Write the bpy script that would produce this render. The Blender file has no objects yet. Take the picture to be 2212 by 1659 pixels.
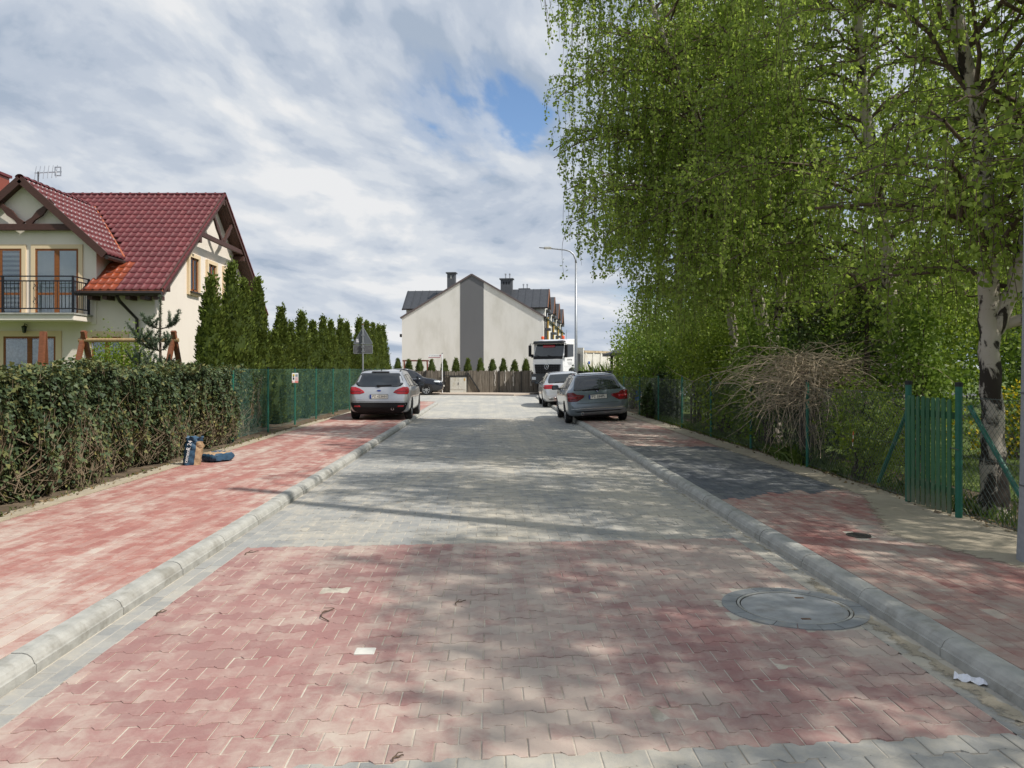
import bpy, bmesh, math, random
import numpy as np
from mathutils import Vector, Matrix, Euler
from mathutils.bvhtree import BVHTree

random.seed(7)
rng = np.random.default_rng(7)
R = math.radians
scene = bpy.context.scene
COL = scene.collection

# ------------------------------------------------------------------ camera
CAM_H = 1.62
cam_d = bpy.data.cameras.new('camera')
cam_d.sensor_width = 36.0
cam_d.lens = 36.0 * 1703.0 / 2212.0
cam_d.clip_start = 0.05
cam_d.clip_end = 6000
cam = bpy.data.objects.new('camera', cam_d)
COL.objects.link(cam)
cam.location = (0, 0, CAM_H)
cam.rotation_euler = (R(90), 0, 0)
cam_d.shift_x = 46.0 / 2212.0
cam_d.shift_y = -32.5 / 2212.0
scene.camera = cam

# ------------------------------------------------------------------ sun and sky
SUN = Vector((0.76, -0.38, 1.0)).normalized()          # towards the sun
SUN_EL = math.asin(SUN.z)
SUN_AZ = math.atan2(SUN.x, SUN.y)                        # clockwise from +Y
sun_d = bpy.data.lights.new('sun', 'SUN')
sun_d.energy = 4.2
sun_d.angle = R(0.8)
sun_d.color = (1.0, 0.95, 0.87)
sun = bpy.data.objects.new('sun', sun_d)
COL.objects.link(sun)
sun.rotation_euler = SUN.to_track_quat('Z', 'Y').to_euler()
sun.location = (20, -10, 30)

world = bpy.data.worlds.new('World')
scene.world = world
world.use_nodes = True


SKYX, SKYY = 30.008, 16.969


def build_world():
    nt = world.node_tree
    nt.nodes.clear()
    N = nt.nodes.new
    L = nt.links.new
    out = N('ShaderNodeOutputWorld')
    sky = N('ShaderNodeTexSky')
    sky.sky_type = 'NISHITA'
    sky.sun_disc = False
    sky.sun_elevation = SUN_EL
    sky.sun_rotation = SUN_AZ
    sky.air_density = 1.0
    sky.dust_density = 0.2
    sky.ozone_density = 4.0
    bg1 = N('ShaderNodeBackground')
    bg1.inputs[1].default_value = 0.13
    L(sky.outputs[0], bg1.inputs[0])

    tc = N('ShaderNodeTexCoord')
    sep = N('ShaderNodeSeparateXYZ')
    L(tc.outputs['Generated'], sep.inputs[0])

    def math_(op, a, b=None, c=None, clamp=False):
        m = N('ShaderNodeMath')
        m.operation = op
        m.use_clamp = clamp
        for i, v in enumerate((a, b, c)):
            if v is None:
                continue
            if isinstance(v, (int, float)):
                m.inputs[i].default_value = v
            else:
                L(v, m.inputs[i])
        return m.outputs[0]
    zc = math_('MAXIMUM', sep.outputs[2], 0.0)
    zz = math_('DIVIDE', zc, math_('ADD', math_('MULTIPLY', zc, 0.9), 0.30))
    cmb = N('ShaderNodeCombineXYZ')
    L(sep.outputs[0], cmb.inputs[0])
    L(sep.outputs[1], cmb.inputs[1])
    L(math_('ADD', math_('MULTIPLY', zz, 1.35), math_('MULTIPLY', sep.outputs[0], 0.27)), cmb.inputs[2])

    def mapping(loc, sc):
        mp = N('ShaderNodeMapping')
        mp.inputs['Scale'].default_value = sc
        mp.inputs['Location'].default_value = loc
        L(cmb.outputs[0], mp.inputs[0])
        return mp.outputs[0]

    def noise(vec, scale, detail, rough, dist=0.0):
        n = N('ShaderNodeTexNoise')
        n.noise_dimensions = '3D'
        n.inputs['Scale'].default_value = scale
        n.inputs['Detail'].default_value = detail
        n.inputs['Roughness'].default_value = rough
        n.inputs['Distortion'].default_value = dist
        L(vec, n.inputs['Vector'])
        return n.outputs['Fac']

    def ramp(fac, stops, interp='EASE'):
        r = N('ShaderNodeValToRGB')
        r.color_ramp.interpolation = interp
        e = r.color_ramp.elements
        while len(e) > 1:
            e.remove(e[-1])
        e[0].position, e[0].color = stops[0][0], (*stops[0][1], 1)
        for p, c in stops[1:]:
            k = e.new(p)
            k.color = (*c, 1)
        L(fac, r.inputs[0])
        return r.outputs[0]
    # cloud thickness, lit from the sun's side: compare it with itself a little way towards the sun
    A = (SKYX, SKYY, 2.024)
    S3 = (1.0, 1.0, 1.25)
    d1 = noise(mapping(A, S3), 3.6, 9, 0.53, 0.3)
    d2 = noise(mapping((A[0] + 0.015, A[1], A[2] + 0.045), S3), 3.6, 9, 0.53, 0.3)
    big = noise(mapping((A[0] + 5, A[1] + 9, 0.5), (0.8, 0.8, 1.3)), 1.6, 4, 0.5)
    relief = math_('MULTIPLY', math_('SUBTRACT', d1, d2), 1.75)
    body = math_('ADD', math_('MULTIPLY', d1, 0.22), math_('MULTIPLY', big, 0.55))
    tone = math_('ADD', math_('ADD', relief, body), 0.105)
    col = ramp(tone, [(0.36, (0.44, 0.525, 0.65)), (0.46, (0.565, 0.635, 0.745)), (0.54, (0.66, 0.72, 0.81)), (0.63, (0.77, 0.815, 0.875)), (0.76, (0.93, 0.94, 0.955))])
    mask = ramp(d1, [(0.275, (0, 0, 0)), (0.33, (0.75, 0.75, 0.75)), (0.385, (1, 1, 1))])
    low = math_('SUBTRACT', 1.0, math_('MULTIPLY', sep.outputs[2], 4.5), clamp=True)
    mask = math_('MAXIMUM', mask, low)
    bg2 = N('ShaderNodeBackground')
    bg2.inputs[1].default_value = 0.78
    L(col, bg2.inputs[0])
    mx = N('ShaderNodeMixShader')
    L(mask, mx.inputs[0])
    L(bg1.outputs[0], mx.inputs[1])
    L(bg2.outputs[0], mx.inputs[2])
    L(mx.outputs[0], out.inputs[0])


build_world()
scene.view_settings.view_transform = 'Standard'
scene.view_settings.look = 'None'
scene.view_settings.exposure = 0.2
scene.view_settings.gamma = 1.0
scene.render.engine = 'CYCLES'
scene.cycles.max_bounces = 8
scene.cycles.transparent_max_bounces = 8
scene.cycles.use_adaptive_sampling = True
try:
    scene.cycles.use_denoising = True
except Exception:
    pass


# ------------------------------------------------------------------ materials
def new_mat(name):
    m = bpy.data.materials.new(name)
    m.use_nodes = True
    nt = m.node_tree
    nt.nodes.clear()
    return m, nt, nt.nodes.new, nt.links.new


class NB:
    """small helper to wire shader nodes"""
    def __init__(s, name):
        s.m, s.nt, s.N, s.L = new_mat(name)
        s.out = s.N('ShaderNodeOutputMaterial')

    def val(s, sock, v):
        if isinstance(v, (int, float)):
            sock.default_value = v
        elif isinstance(v, (tuple, list)):
            sock.default_value = (*v, 1) if len(v) == 3 and sock.type == 'RGBA' else v
        else:
            s.L(v, sock)

    def pos(s):
        return s.N('ShaderNodeNewGeometry').outputs['Position']

    def objco(s):
        return s.N('ShaderNodeTexCoord').outputs['Object']

    def mapping(s, vec, scale=(1, 1, 1), rot=(0, 0, 0), loc=(0, 0, 0)):
        n = s.N('ShaderNodeMapping')
        n.inputs['Scale'].default_value = scale
        n.inputs['Rotation'].default_value = rot
        n.inputs['Location'].default_value = loc
        s.L(vec, n.inputs[0])
        return n.outputs[0]

    def noise(s, vec, scale, detail=4, rough=0.55, dist=0.0):
        n = s.N('ShaderNodeTexNoise')
        n.inputs['Scale'].default_value = scale
        n.inputs['Detail'].default_value = detail
        n.inputs['Roughness'].default_value = rough
        n.inputs['Distortion'].default_value = dist
        s.L(vec, n.inputs['Vector'])
        return n.outputs['Fac']

    def math(s, op, a, b=0.0, clamp=False):
        n = s.N('ShaderNodeMath')
        n.operation = op
        n.use_clamp = clamp
        s.val(n.inputs[0], a)
        s.val(n.inputs[1], b)
        return n.outputs[0]

    def step(s, fac, lo, hi, o0=0.0, o1=1.0):
        n = s.N('ShaderNodeMapRange')
        n.interpolation_type = 'SMOOTHSTEP'
        s.val(n.inputs[0], fac)
        n.inputs[1].default_value = lo
        n.inputs[2].default_value = hi
        n.inputs[3].default_value = o0
        n.inputs[4].default_value = o1
        return n.outputs[0]

    def mix(s, fac, a, b, mode='MIX'):
        n = s.N('ShaderNodeMix')
        n.data_type = 'RGBA'
        n.blend_type = mode
        s.val(n.inputs[0], fac)
        s.val(n.inputs[6], a)
        s.val(n.inputs[7], b)
        return n.outputs[2]

    def ramp(s, fac, stops, interp='LINEAR'):
        r = s.N('ShaderNodeValToRGB')
        r.color_ramp.interpolation = interp
        e = r.color_ramp.elements
        while len(e) > 1:
            e.remove(e[-1])
        e[0].position, e[0].color = stops[0][0], (*stops[0][1], 1)
        for p, c in stops[1:]:
            k = e.new(p)
            k.color = (*c, 1)
        s.L(fac, r.inputs[0])
        return r.outputs[0]

    def attr(s, name):
        n = s.N('ShaderNodeAttribute')
        n.attribute_type = 'GEOMETRY'
        n.attribute_name = name
        return n.outputs['Fac']

    def rnd(s):
        """a random number per piece: face attribute plus the object's own"""
        a = s.attr('rnd')
        o = s.N('ShaderNodeObjectInfo').outputs['Random']
        return s.math('FRACT', s.math('ADD', a, o))

    def bump(s, h, strength=0.3, dist=0.01):
        n = s.N('ShaderNodeBump')
        n.inputs['Strength'].default_value = strength
        n.inputs['Distance'].default_value = dist
        s.L(h, n.inputs['Height'])
        return n.outputs[0]

    def principled(s, color, rough=0.7, metal=0.0, normal=None, spec=0.5, coat=0.0, **kw):
        p = s.N('ShaderNodeBsdfPrincipled')
        s.val(p.inputs['Base Color'], color)
        s.val(p.inputs['Roughness'], rough)
        s.val(p.inputs['Metallic'], metal)
        p.inputs['Specular IOR Level'].default_value = spec
        p.inputs['Coat Weight'].default_value = coat
        p.inputs['Coat Roughness'].default_value = 0.06
        for k, v in kw.items():
            p.inputs[k].default_value = v
        if normal is not None:
            s.L(normal, p.inputs['Normal'])
        return p.outputs[0]

    def done(s, shader):
        s.L(shader, s.out.inputs[0])
        return s.m


MATS = {}


def pm(name, base, var=0.12, scale=6.0, rough=0.75, metal=0.0, bump=0.0, bscale=None, spec=0.4, coat=0.0, grime=None, gscale=1.5, glo=0.5, ghi=0.72):
    """plain procedural material: base colour with noise variation, optional grime colour in patches"""
    b = NB(name)
    co = b.pos()
    n = b.noise(co, scale, 5)
    lo = tuple(max(0, c * (1 - var)) for c in base)
    hi = tuple(min(1, c * (1 + var)) for c in base)
    c = b.mix(b.step(n, 0.3, 0.7), lo, hi)
    if grime is not None:
        g = b.noise(co, gscale, 6, 0.65)
        c = b.mix(b.step(g, glo, ghi), c, grime)
    nrm = None
    if bump:
        h = b.noise(co, bscale or scale * 4, 4)
        nrm = b.bump(h, bump, 0.01)
    m = b.done(b.principled(c, rough, metal, nrm, spec, coat))
    MATS[name] = m
    return m


# ------------------------------------------------------------------ mesh helpers
def tagp(o, label=None, cat=None, group=None, kind=None):
    if label:
        o['label'] = label
    if cat:
        o['category'] = cat
    if group:
        o['group'] = group
    if kind:
        o['kind'] = kind
    return o


def thing(name, label, cat, loc=(0, 0, 0), group=None, rz=0.0):
    o = bpy.data.objects.new(name, None)
    COL.objects.link(o)
    o.location = loc
    o.rotation_euler = (0, 0, rz)
    o.empty_display_size = 0.2
    return tagp(o, label, cat, group)


def link_mesh(name, me, parent=None, loc=None):
    o = bpy.data.objects.new(name, me)
    COL.objects.link(o)
    if parent is not None:
        o.parent = parent
    if loc is not None:
        o.location = loc
    return o


class MB:
    def __init__(s, off=(0, 0, 0)):
        s.v = []
        s.f = []
        s.off = Vector(off)

    def add(s, verts, faces):
        b = len(s.v)
        s.v += [tuple(v) for v in verts]
        s.f += [tuple(i + b for i in f) for f in faces]
        return s

    def box(s, c, d, M=None):
        x, y, z = d[0] / 2, d[1] / 2, d[2] / 2
        vs = [Vector(p) for p in ((-x, -y, -z), (x, -y, -z), (x, y, -z), (-x, y, -z), (-x, -y, z), (x, -y, z), (x, y, z), (-x, y, z))]
        if M is not None:
            vs = [M @ v for v in vs]
        c = Vector(c)
        return s.add([v + c for v in vs], [(0, 3, 2, 1), (4, 5, 6, 7), (0, 1, 5, 4), (1, 2, 6, 5), (2, 3, 7, 6), (3, 0, 4, 7)])

    def bbox(s, lo, hi):
        return s.box([(a + b) / 2 for a, b in zip(lo, hi)], [abs(b - a) for a, b in zip(lo, hi)])

    def cbox(s, c, d, ch, M=None):
        """box with chamfered vertical and top edges"""
        x, y, z = d[0] / 2, d[1] / 2, d[2] / 2
        o = [(-x, -y + ch), (-x + ch, -y), (x - ch, -y), (x, -y + ch), (x, y - ch), (x - ch, y), (-x + ch, y), (-x, y - ch)]
        k = 1 - ch / max(x, 1e-4), 1 - ch / max(y, 1e-4)
        vs = [Vector((a, b_, -z)) for a, b_ in o] + [Vector((a, b_, z - ch)) for a, b_ in o] + [Vector((a * k[0], b_ * k[1], z)) for a, b_ in o]
        if M is not None:
            vs = [M @ v for v in vs]
        c = Vector(c)
        fs = []
        for l in (0, 8):
            for i in range(8):
                j = (i + 1) % 8
                fs.append((l + i, l + j, l + 8 + j, l + 8 + i))
        fs.append(tuple(range(16, 24)))
        fs.append(tuple(reversed(range(8))))
        return s.add([v + c for v in vs], fs)

    def bar(s, a, b, w, h=None, up=(0, 0, 1)):
        """rectangular bar from a to b"""
        a, b = Vector(a), Vector(b)
        h = h or w
        d = (b - a)
        L = d.length
        if L < 1e-6:
            return s
        d.normalize()
        up = Vector(up)
        if abs(d.dot(up)) > 0.98:
            up = Vector((0, 1, 0)) if abs(d.y) < 0.9 else Vector((1, 0, 0))
        x = d.cross(up).normalized()
        z = x.cross(d).normalized()
        M = Matrix((x, d, z)).transposed()
        return s.box((a + b) / 2, (w, L, h), M)

    def tube(s, pts, rad, n=6, cap=True):
        pts = [Vector(p) for p in pts]
        if not isinstance(rad, (list, tuple)):
            rad = [rad] * len(pts)
        rings = []
        base = len(s.v)
        prev = None
        for i, p in enumerate(pts):
            t = (pts[min(i + 1, len(pts) - 1)] - pts[max(i - 1, 0)])
            if t.length < 1e-9:
                t = Vector((0, 0, 1))
            t.normalize()
            if prev is None:
                a = Vector((0, 0, 1)) if abs(t.z) < 0.9 else Vector((1, 0, 0))
                x = t.cross(a).normalized()
            else:
                x = (prev - t * prev.dot(t))
                if x.length < 1e-6:
                    x = t.cross(Vector((0.3, 1, 0.2)))
                x.normalize()
            prev = x
            y = t.cross(x)
            for k in range(n):
                an = 2 * math.pi * k / n
                s.v.append(tuple(p + (x * math.cos(an) + y * math.sin(an)) * rad[i]))
        for i in range(len(pts) - 1):
            for k in range(n):
                k2 = (k + 1) % n
                s.f.append((base + i * n + k, base + i * n + k2, base + (i + 1) * n + k2, base + (i + 1) * n + k))
        if cap:
            s.f.append(tuple(base + k for k in reversed(range(n))))
            s.f.append(tuple(base + (len(pts) - 1) * n + k for k in range(n)))
        return s

    def cyl(s, a, b, r, n=12):
        return s.tube([a, b], r, n)

    def lathe(s, prof, axis='Z', c=(0, 0, 0), n=24, close=False):
        """prof: (radius, height) list"""
        base = len(s.v)
        c = Vector(c)
        for r, h in prof:
            for k in range(n):
                an = 2 * math.pi * k / n
                ca, sa = r * math.cos(an), r * math.sin(an)
                p = {'Z': (ca, sa, h), 'X': (h, ca, sa), 'Y': (sa, h, ca)}[axis]
                s.v.append(tuple(c + Vector(p)))
        m = len(prof)
        for i in range(m - 1 + (1 if close else 0)):
            for k in range(n):
                k2 = (k + 1) % n
                i2 = (i + 1) % m
                s.f.append((base + i * n + k, base + i * n + k2, base + i2 * n + k2, base + i2 * n + k))
        return s

    def prism(s, poly, axis, lo, hi):
        """extrude a 2-D polygon; axis 'X': poly is (y,z); 'Y': (x,z); 'Z': (x,y)"""
        def P(p, h):
            return {'X': (h, p[0], p[1]), 'Y': (p[0], h, p[1]), 'Z': (p[0], p[1], h)}[axis]
        n = len(poly)
        vs = [P(p, lo) for p in poly] + [P(p, hi) for p in poly]
        fs = [tuple(reversed(range(n))), tuple(range(n, 2 * n))]
        for i in range(n):
            j = (i + 1) % n
            fs.append((i, j, n + j, n + i))
        return s.add(vs, fs)

    def quad(s, a, b, c, d):
        return s.add([a, b, c, d], [(0, 1, 2, 3)])

    def mesh(s, name, mat=None, smooth=False, rnd=None, fixn=True):
        me = bpy.data.meshes.new(name)
        o = s.off
        if o.length > 0:
            me.from_pydata([(a - o.x, b - o.y, c - o.z) for a, b, c in s.v], [], s.f)
        else:
            me.from_pydata(s.v, [], s.f)
        if fixn and len(s.f) < 60000:
            bm = bmesh.new()
            bm.from_mesh(me)
            bmesh.ops.recalc_face_normals(bm, faces=bm.faces)
            bm.to_mesh(me)
            bm.free()
        if mat is not None:
            me.materials.append(mat)
        if smooth:
            me.polygons.foreach_set('use_smooth', [True] * len(me.polygons))
        if rnd is not None:
            a = me.attributes.new('rnd', 'FLOAT', 'FACE')
            a.data.foreach_set('value', np.asarray(rnd, dtype=np.float32))
        me.update()
        return me

    def build(s, name, mat=None, parent=None, smooth=False, bevel=0.0, loc=None, rnd=None):
        me = s.mesh(name, mat, smooth, rnd)
        o = link_mesh(name, me, parent, loc)
        if bevel:
            md = o.modifiers.new('bevel', 'BEVEL')
            md.width = bevel
            md.segments = 2
            md.limit_method = 'ANGLE'
        return o


def np_mesh(name, verts, nper, mat, rnd=None, smooth=False):
    """mesh from an (N*k,3) vertex array in which every k vertices form one polygon"""
    verts = np.ascontiguousarray(verts, dtype=np.float32).reshape(-1, 3)
    n = len(verts)
    npoly = n // nper
    me = bpy.data.meshes.new(name)
    me.vertices.add(n)
    me.vertices.foreach_set('co', verts.ravel())
    me.loops.add(n)
    me.loops.foreach_set('vertex_index', np.arange(n, dtype=np.int32))
    me.polygons.add(npoly)
    me.polygons.foreach_set('loop_start', np.arange(0, n, nper, dtype=np.int32))
    me.polygons.foreach_set('loop_total', np.full(npoly, nper, dtype=np.int32))
    me.update(calc_edges=True)
    if rnd is not None:
        a = me.attributes.new('rnd', 'FLOAT', 'FACE')
        a.data.foreach_set('value', np.asarray(rnd, dtype=np.float32))
    if mat is not None:
        me.materials.append(mat)
    return me


def norm(a):
    return a / np.maximum(np.linalg.norm(a, axis=-1, keepdims=True), 1e-9)


def leaf_verts(P, D, S, L, W, fold=0.18):
    """four-cornered folded leaves: base P, direction D, side S; L and W arrays"""
    P, D = np.asarray(P, float), norm(np.asarray(D, float))
    S = np.asarray(S, float)
    S = norm(S - D * np.sum(S * D, axis=1, keepdims=True))
    Nn = np.cross(D, S)
    L = np.broadcast_to(np.asarray(L, float), (len(P),))[:, None]
    W = np.broadcast_to(np.asarray(W, float), (len(P),))[:, None]
    mid = P + D * L * 0.42
    a = mid + S * W * 0.5 + Nn * W * fold
    b = mid - S * W * 0.5 + Nn * W * fold
    t = P + D * L
    return np.stack([P, a, t, b], axis=1).reshape(-1, 3)


def rdir(n):
    return norm(rng.normal(size=(n, 3)))


def text_obj(name, body, size, mat, parent, loc, rot=(R(90), 0, 0), align='CENTER', extrude=0.001):
    cu = bpy.data.curves.new(name, 'FONT')
    cu.body = body
    cu.size = size
    cu.align_x = align
    cu.align_y = 'CENTER'
    cu.extrude = extrude
    cu.materials.append(mat)
    tmp = bpy.data.objects.new(name, cu)
    COL.objects.link(tmp)
    dg = bpy.context.evaluated_depsgraph_get()
    me = bpy.data.meshes.new_from_object(tmp.evaluated_get(dg))
    bpy.data.objects.remove(tmp)
    me.name = name
    if not me.materials:
        me.materials.append(mat)
    o = link_mesh(name, me, parent, loc)
    o.rotation_euler = rot
    return o


def at(u, v, Y):
    """world point seen at (u, v) of a 2212 x 1659 picture, at distance Y along the road"""
    return Vector(((u - 1060) / 1703 * Y, Y, CAM_H + (797 - v) / 1703 * Y))


def proj(p):
    return 1060 + 1703 * p[0] / p[1], 797 + 1703 * (CAM_H - p[2]) / p[1]
# ================================================================== ground, road, pavements
KL, KR = -2.42, 2.54            # road-side foot of the kerbs
PAV = 0.10                       # pavement level


def paver_mat(name, base, dark, dust, dusty, far=False, road=False):
    b = NB(name)
    co = b.pos()
    r = b.rnd()
    c = b.mix(r, dark, base)
    fine = b.noise(co, 55, 3, 0.6)
    c = b.mix(b.step(fine, 0.35, 0.75, 0.0, 0.25), c, tuple(x * 0.6 for x in base))
    # pale bloom on single stones and sand lying in patches
    r2 = b.math('FRACT', b.math('MULTIPLY', r, 17.37))
    bloom = b.step(r2, 0.45, 1.0, 0.0, 0.36)
    n1 = b.noise(b.mapping(co, (1, 0.45, 1)), 0.75, 5, 0.62, 0.4)
    n2 = b.noise(co, 7.0, 6, 0.7, 0.6)
    s = b.math('ADD', b.math('MULTIPLY', n1, 0.62), b.math('MULTIPLY', n2, 0.38))
    streak = b.noise(b.mapping(co, (2.1, 0.05, 1)), 1.6, 5, 0.6)
    s = b.math('ADD', s, b.math('MULTIPLY', b.math('SUBTRACT', streak, 0.5), 0.34))
    s = b.math('ADD', s, b.math('MULTIPLY', b.math('SUBTRACT', r, 0.5), 0.06))
    if road:
        sx = b.N('ShaderNodeSeparateXYZ')
        b.L(co, sx.inputs[0])
        side = b.step(sx.outputs[0], -1.6, 1.6, -0.04, 0.05)
        s = b.math('ADD', s, side)
        track = b.step(b.math('ABSOLUTE', b.math('SUBTRACT', sx.outputs[0], 0.15)), 0.05, 0.85, 0.075, 0.0)
        s = b.math('ADD', s, track)
    d = b.step(s, dusty[0], dusty[1])
    d = b.math('ADD', d, b.math('MULTIPLY', bloom, b.step(n1, 0.35, 0.6, 0.45, 1.0)))
    d = b.math('MULTIPLY', d, dusty[2], clamp=True)
    c = b.mix(d, c, dust)
    if far:
        br = b.N('ShaderNodeTexBrick')
        br.inputs['Scale'].default_value = 1.0
        br.inputs['Brick Width'].default_value = 0.2
        br.inputs['Row Height'].default_value = 0.14
        br.inputs['Mortar Size'].default_value = 0.006
        br.inputs['Color1'].default_value = (0.8, 0.8, 0.8, 1)
        br.inputs['Color2'].default_value = (1.15, 1.15, 1.15, 1)
        br.inputs['Mortar'].default_value = (0.75, 0.7, 0.6, 1)
        b.L(co, br.inputs['Vector'])
        c = b.mix(0.6, c, br.outputs['Color'], 'MULTIPLY')
    nb = b.bump(b.math('ADD', b.noise(co, 190, 3), b.math('MULTIPLY', b.noise(co, 24, 4), 1.6)), 0.5, 0.004)
    return b.done(b.principled(c, 0.85, 0, nb, 0.3))


SAND = (0.47, 0.40, 0.295)
M_RED_ROAD = paver_mat('red_road_paver', (0.35, 0.185, 0.170), (0.30, 0.165, 0.153), (0.475, 0.395, 0.335), (0.38, 0.64, 0.88), road=True)
M_GREY = paver_mat('grey_paver', (0.335, 0.335, 0.32), (0.265, 0.268, 0.262), (0.49, 0.445, 0.365), (0.42, 0.66, 0.74), road=True)
M_GREY_FAR = paver_mat('grey_paver_far', (0.37, 0.37, 0.355), (0.36, 0.36, 0.345), (0.50, 0.475, 0.41), (0.42, 0.66, 0.8), far=True)
M_RED = paver_mat('red_pavement_paver', (0.39, 0.17, 0.142), (0.34, 0.15, 0.128), (0.51, 0.43, 0.37), (0.42, 0.64, 0.82))
M_REDR = paver_mat('red_pavement_paver_sandy', (0.36, 0.15, 0.13), (0.28, 0.125, 0.11), (0.43, 0.37, 0.31), (0.36, 0.62, 0.82))
M_BLACK = paver_mat('graphite_paver', (0.125, 0.135, 0.15), (0.088, 0.096, 0.11), (0.34, 0.325, 0.285), (0.42, 0.70, 0.66))


def sand_mat(name, col, dark, lo=0.35, hi=0.7):
    b = NB(name)
    co = b.pos()
    n = b.noise(co, 3.5, 7, 0.68)
    f = b.noise(co, 70, 4, 0.6)
    c = b.mix(b.step(n, lo, hi), dark, col)
    c = b.mix(b.step(f, 0.4, 0.8, 0, 0.35), c, tuple(x * 0.55 for x in col))
    nb = b.bump(b.math('ADD', f, n), 0.6, 0.01)
    return b.done(b.principled(c, 0.95, 0, nb, 0.15))


M_JOINT = sand_mat('joint_sand', (0.56, 0.51, 0.43), (0.33, 0.28, 0.225), 0.33, 0.56)
M_SAND = sand_mat('loose_sand', (0.45, 0.385, 0.285), (0.36, 0.30, 0.215), 0.3, 0.7)
M_SOIL = sand_mat('garden_soil', (0.19, 0.145, 0.10), (0.085, 0.066, 0.048), 0.3, 0.7)
M_KERB = pm('kerb_concrete', (0.37, 0.365, 0.335), 0.12, 9, 0.85, bump=0.35, bscale=60, grime=(0.25, 0.24, 0.21), gscale=3.5)
M_CONC = pm('concrete', (0.34, 0.345, 0.34), 0.1, 14, 0.85, bump=0.3, bscale=70, grime=(0.26, 0.255, 0.24), gscale=4)


def sand_film_mat():
    b = NB('thin_sand')
    co = b.pos()
    n = b.noise(co, 3.5, 7, 0.68)
    f = b.noise(co, 70, 4, 0.6)
    c = b.mix(b.step(n, 0.3, 0.7), (0.36, 0.31, 0.235), (0.44, 0.385, 0.295))
    c = b.mix(b.step(f, 0.4, 0.8, 0, 0.3), c, (0.27, 0.235, 0.18))
    p = b.principled(c, 0.95, 0, b.bump(b.math('ADD', f, n), 0.5, 0.008), 0.15)
    e = b.noise(co, 9.0, 6, 0.7)
    k = b.step(b.math('ADD', b.attr('cov'), b.math('MULTIPLY', b.math('SUBTRACT', e, 0.5), 1.5)), 0.30, 0.62)
    tr = b.N('ShaderNodeBsdfTransparent')
    mx = b.N('ShaderNodeMixShader')
    b.L(k, mx.inputs[0])
    b.L(tr.outputs[0], mx.inputs[1])
    b.L(p, mx.inputs[2])
    return b.done(mx.outputs[0])


M_SANDF = sand_film_mat()


def grass_mat():
    b = NB('lawn_grass')
    co = b.pos()
    n = b.noise(co, 1.2, 6, 0.6)
    f = b.noise(co, 40, 4, 0.6)
    c = b.mix(b.step(n, 0.3, 0.7), (0.07, 0.12, 0.028), (0.15, 0.18, 0.055))
    c = b.mix(b.step(f, 0.4, 0.75, 0, 0.5), c, (0.04, 0.07, 0.02))
    return b.done(b.principled(c, 0.9, 0, b.bump(f, 0.8, 0.03), 0.2))


M_LAWN = grass_mat()


def sheet(name, poly, z, mat, kind='structure', thick=0.0, parent=None):
    mb = MB()
    if thick:
        mb.prism(poly, 'Z', z - thick, z)
    else:
        mb.add([(x, y, z) for x, y in poly], [tuple(range(len(poly)))])
    o = mb.build(name, mat, parent)
    if parent is None:
        tagp(o, kind=kind)
    return o


# terrain to the horizon
sheet('ground', [(-3000, -400), (3000, -400), (3000, 4000), (-3000, 4000)], -0.14, M_LAWN)
sheet('ground', [(-60, -12), (-5.02, -12), (-5.02, 37.4), (-60, 41.5)], 0.075, M_SOIL, thick=0.4)
sheet('ground', [(4.55, -12), (60, -12), (60, 45), (6.2, 45), (4.75, 41)], 0.075, M_SOIL, thick=0.4)
sheet('lawn', [(-60, -11), (-6.6, -11), (-6.9, 36.5), (-60, 40)], 0.083, M_LAWN)
sheet('lawn', [(6.1, -11), (59, -11), (59, 44), (8.6, 44), (6.1, 30)], 0.083, M_LAWN)

# ---- road bed and the far part of the road
road = sheet('road', [(KL - 0.05, -10), (KR + 0.05, -10), (KR + 0.05, 26.06), (KL - 0.05, 26.06)], -0.0045, M_JOINT)
tagp(road, 'block-paved village street with red and grey concrete setts')
sheet('road_surface', [(KL - 0.05, 26.06), (KR + 0.05, 26.06), (KR + 0.05, 37), (KR + 0.05, 45.4), (1.4, 47.6), (-3.4, 49.25), (-16, 53), (-30, 57),
                       (-30, 47), (-8, 40.2), (-4.6, 38.4), (KL - 0.6, 37.4), (KL - 0.05, 36.4)], -0.004, M_GREY_FAR, parent=road)
M_ASPH = pm('asphalt', (0.075, 0.078, 0.082), 0.2, 30, 0.9, bump=0.3, bscale=120)
sheet('road', [(1.4, 47.62), (KR + 0.06, 45.42), (4.2, 45.2), (40, 38), (40, 47), (12, 70), (5.5, 70), (3.6, 52.5)], -0.006, M_ASPH)


def H_outline(g=0.0032, a=0.0125):
    h = 0.07
    w, n_ = h + a, h - a
    top = [(-0.1, w), (-0.063, w), (-0.036, n_), (0.036, n_), (0.063, w), (0.1, w)]
    pts = top + [(x, -y) for x, y in reversed(top)]
    out = []
    for x, y in pts:
        out.append((x - g * (1 if x > 0.05 else -1 if x < -0.05 else 0), y - g * (1 if y > 0 else -1)))
    return out


H_OUT = H_outline()
SHEAR = 0.09                      # the courses run slightly askew of the street


def paver_geo(out, ch, depth):
    """vertices (n*3) and faces of one sett with a chamfered top at z = 0"""
    n = len(out)
    cx = sum(p[0] for p in out) / n
    cy = sum(p[1] for p in out) / n
    vs = []
    for k, (z, ins) in enumerate(((0, ch), (-ch * 0.7, 0), (-depth, 0))):
        for x, y in out:
            vs.append((x - math.copysign(min(ins, abs(x - cx)), x - cx), y - math.copysign(min(ins, abs(y - cy)), y - cy), z))
    fs = [tuple(range(n))[::-1]]
    for l in (0, n):
        for i in range(n):
            j = (i + 1) % n
            fs.append((l + i, l + j, l + n + j, l + n + i))
    return vs, fs


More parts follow.
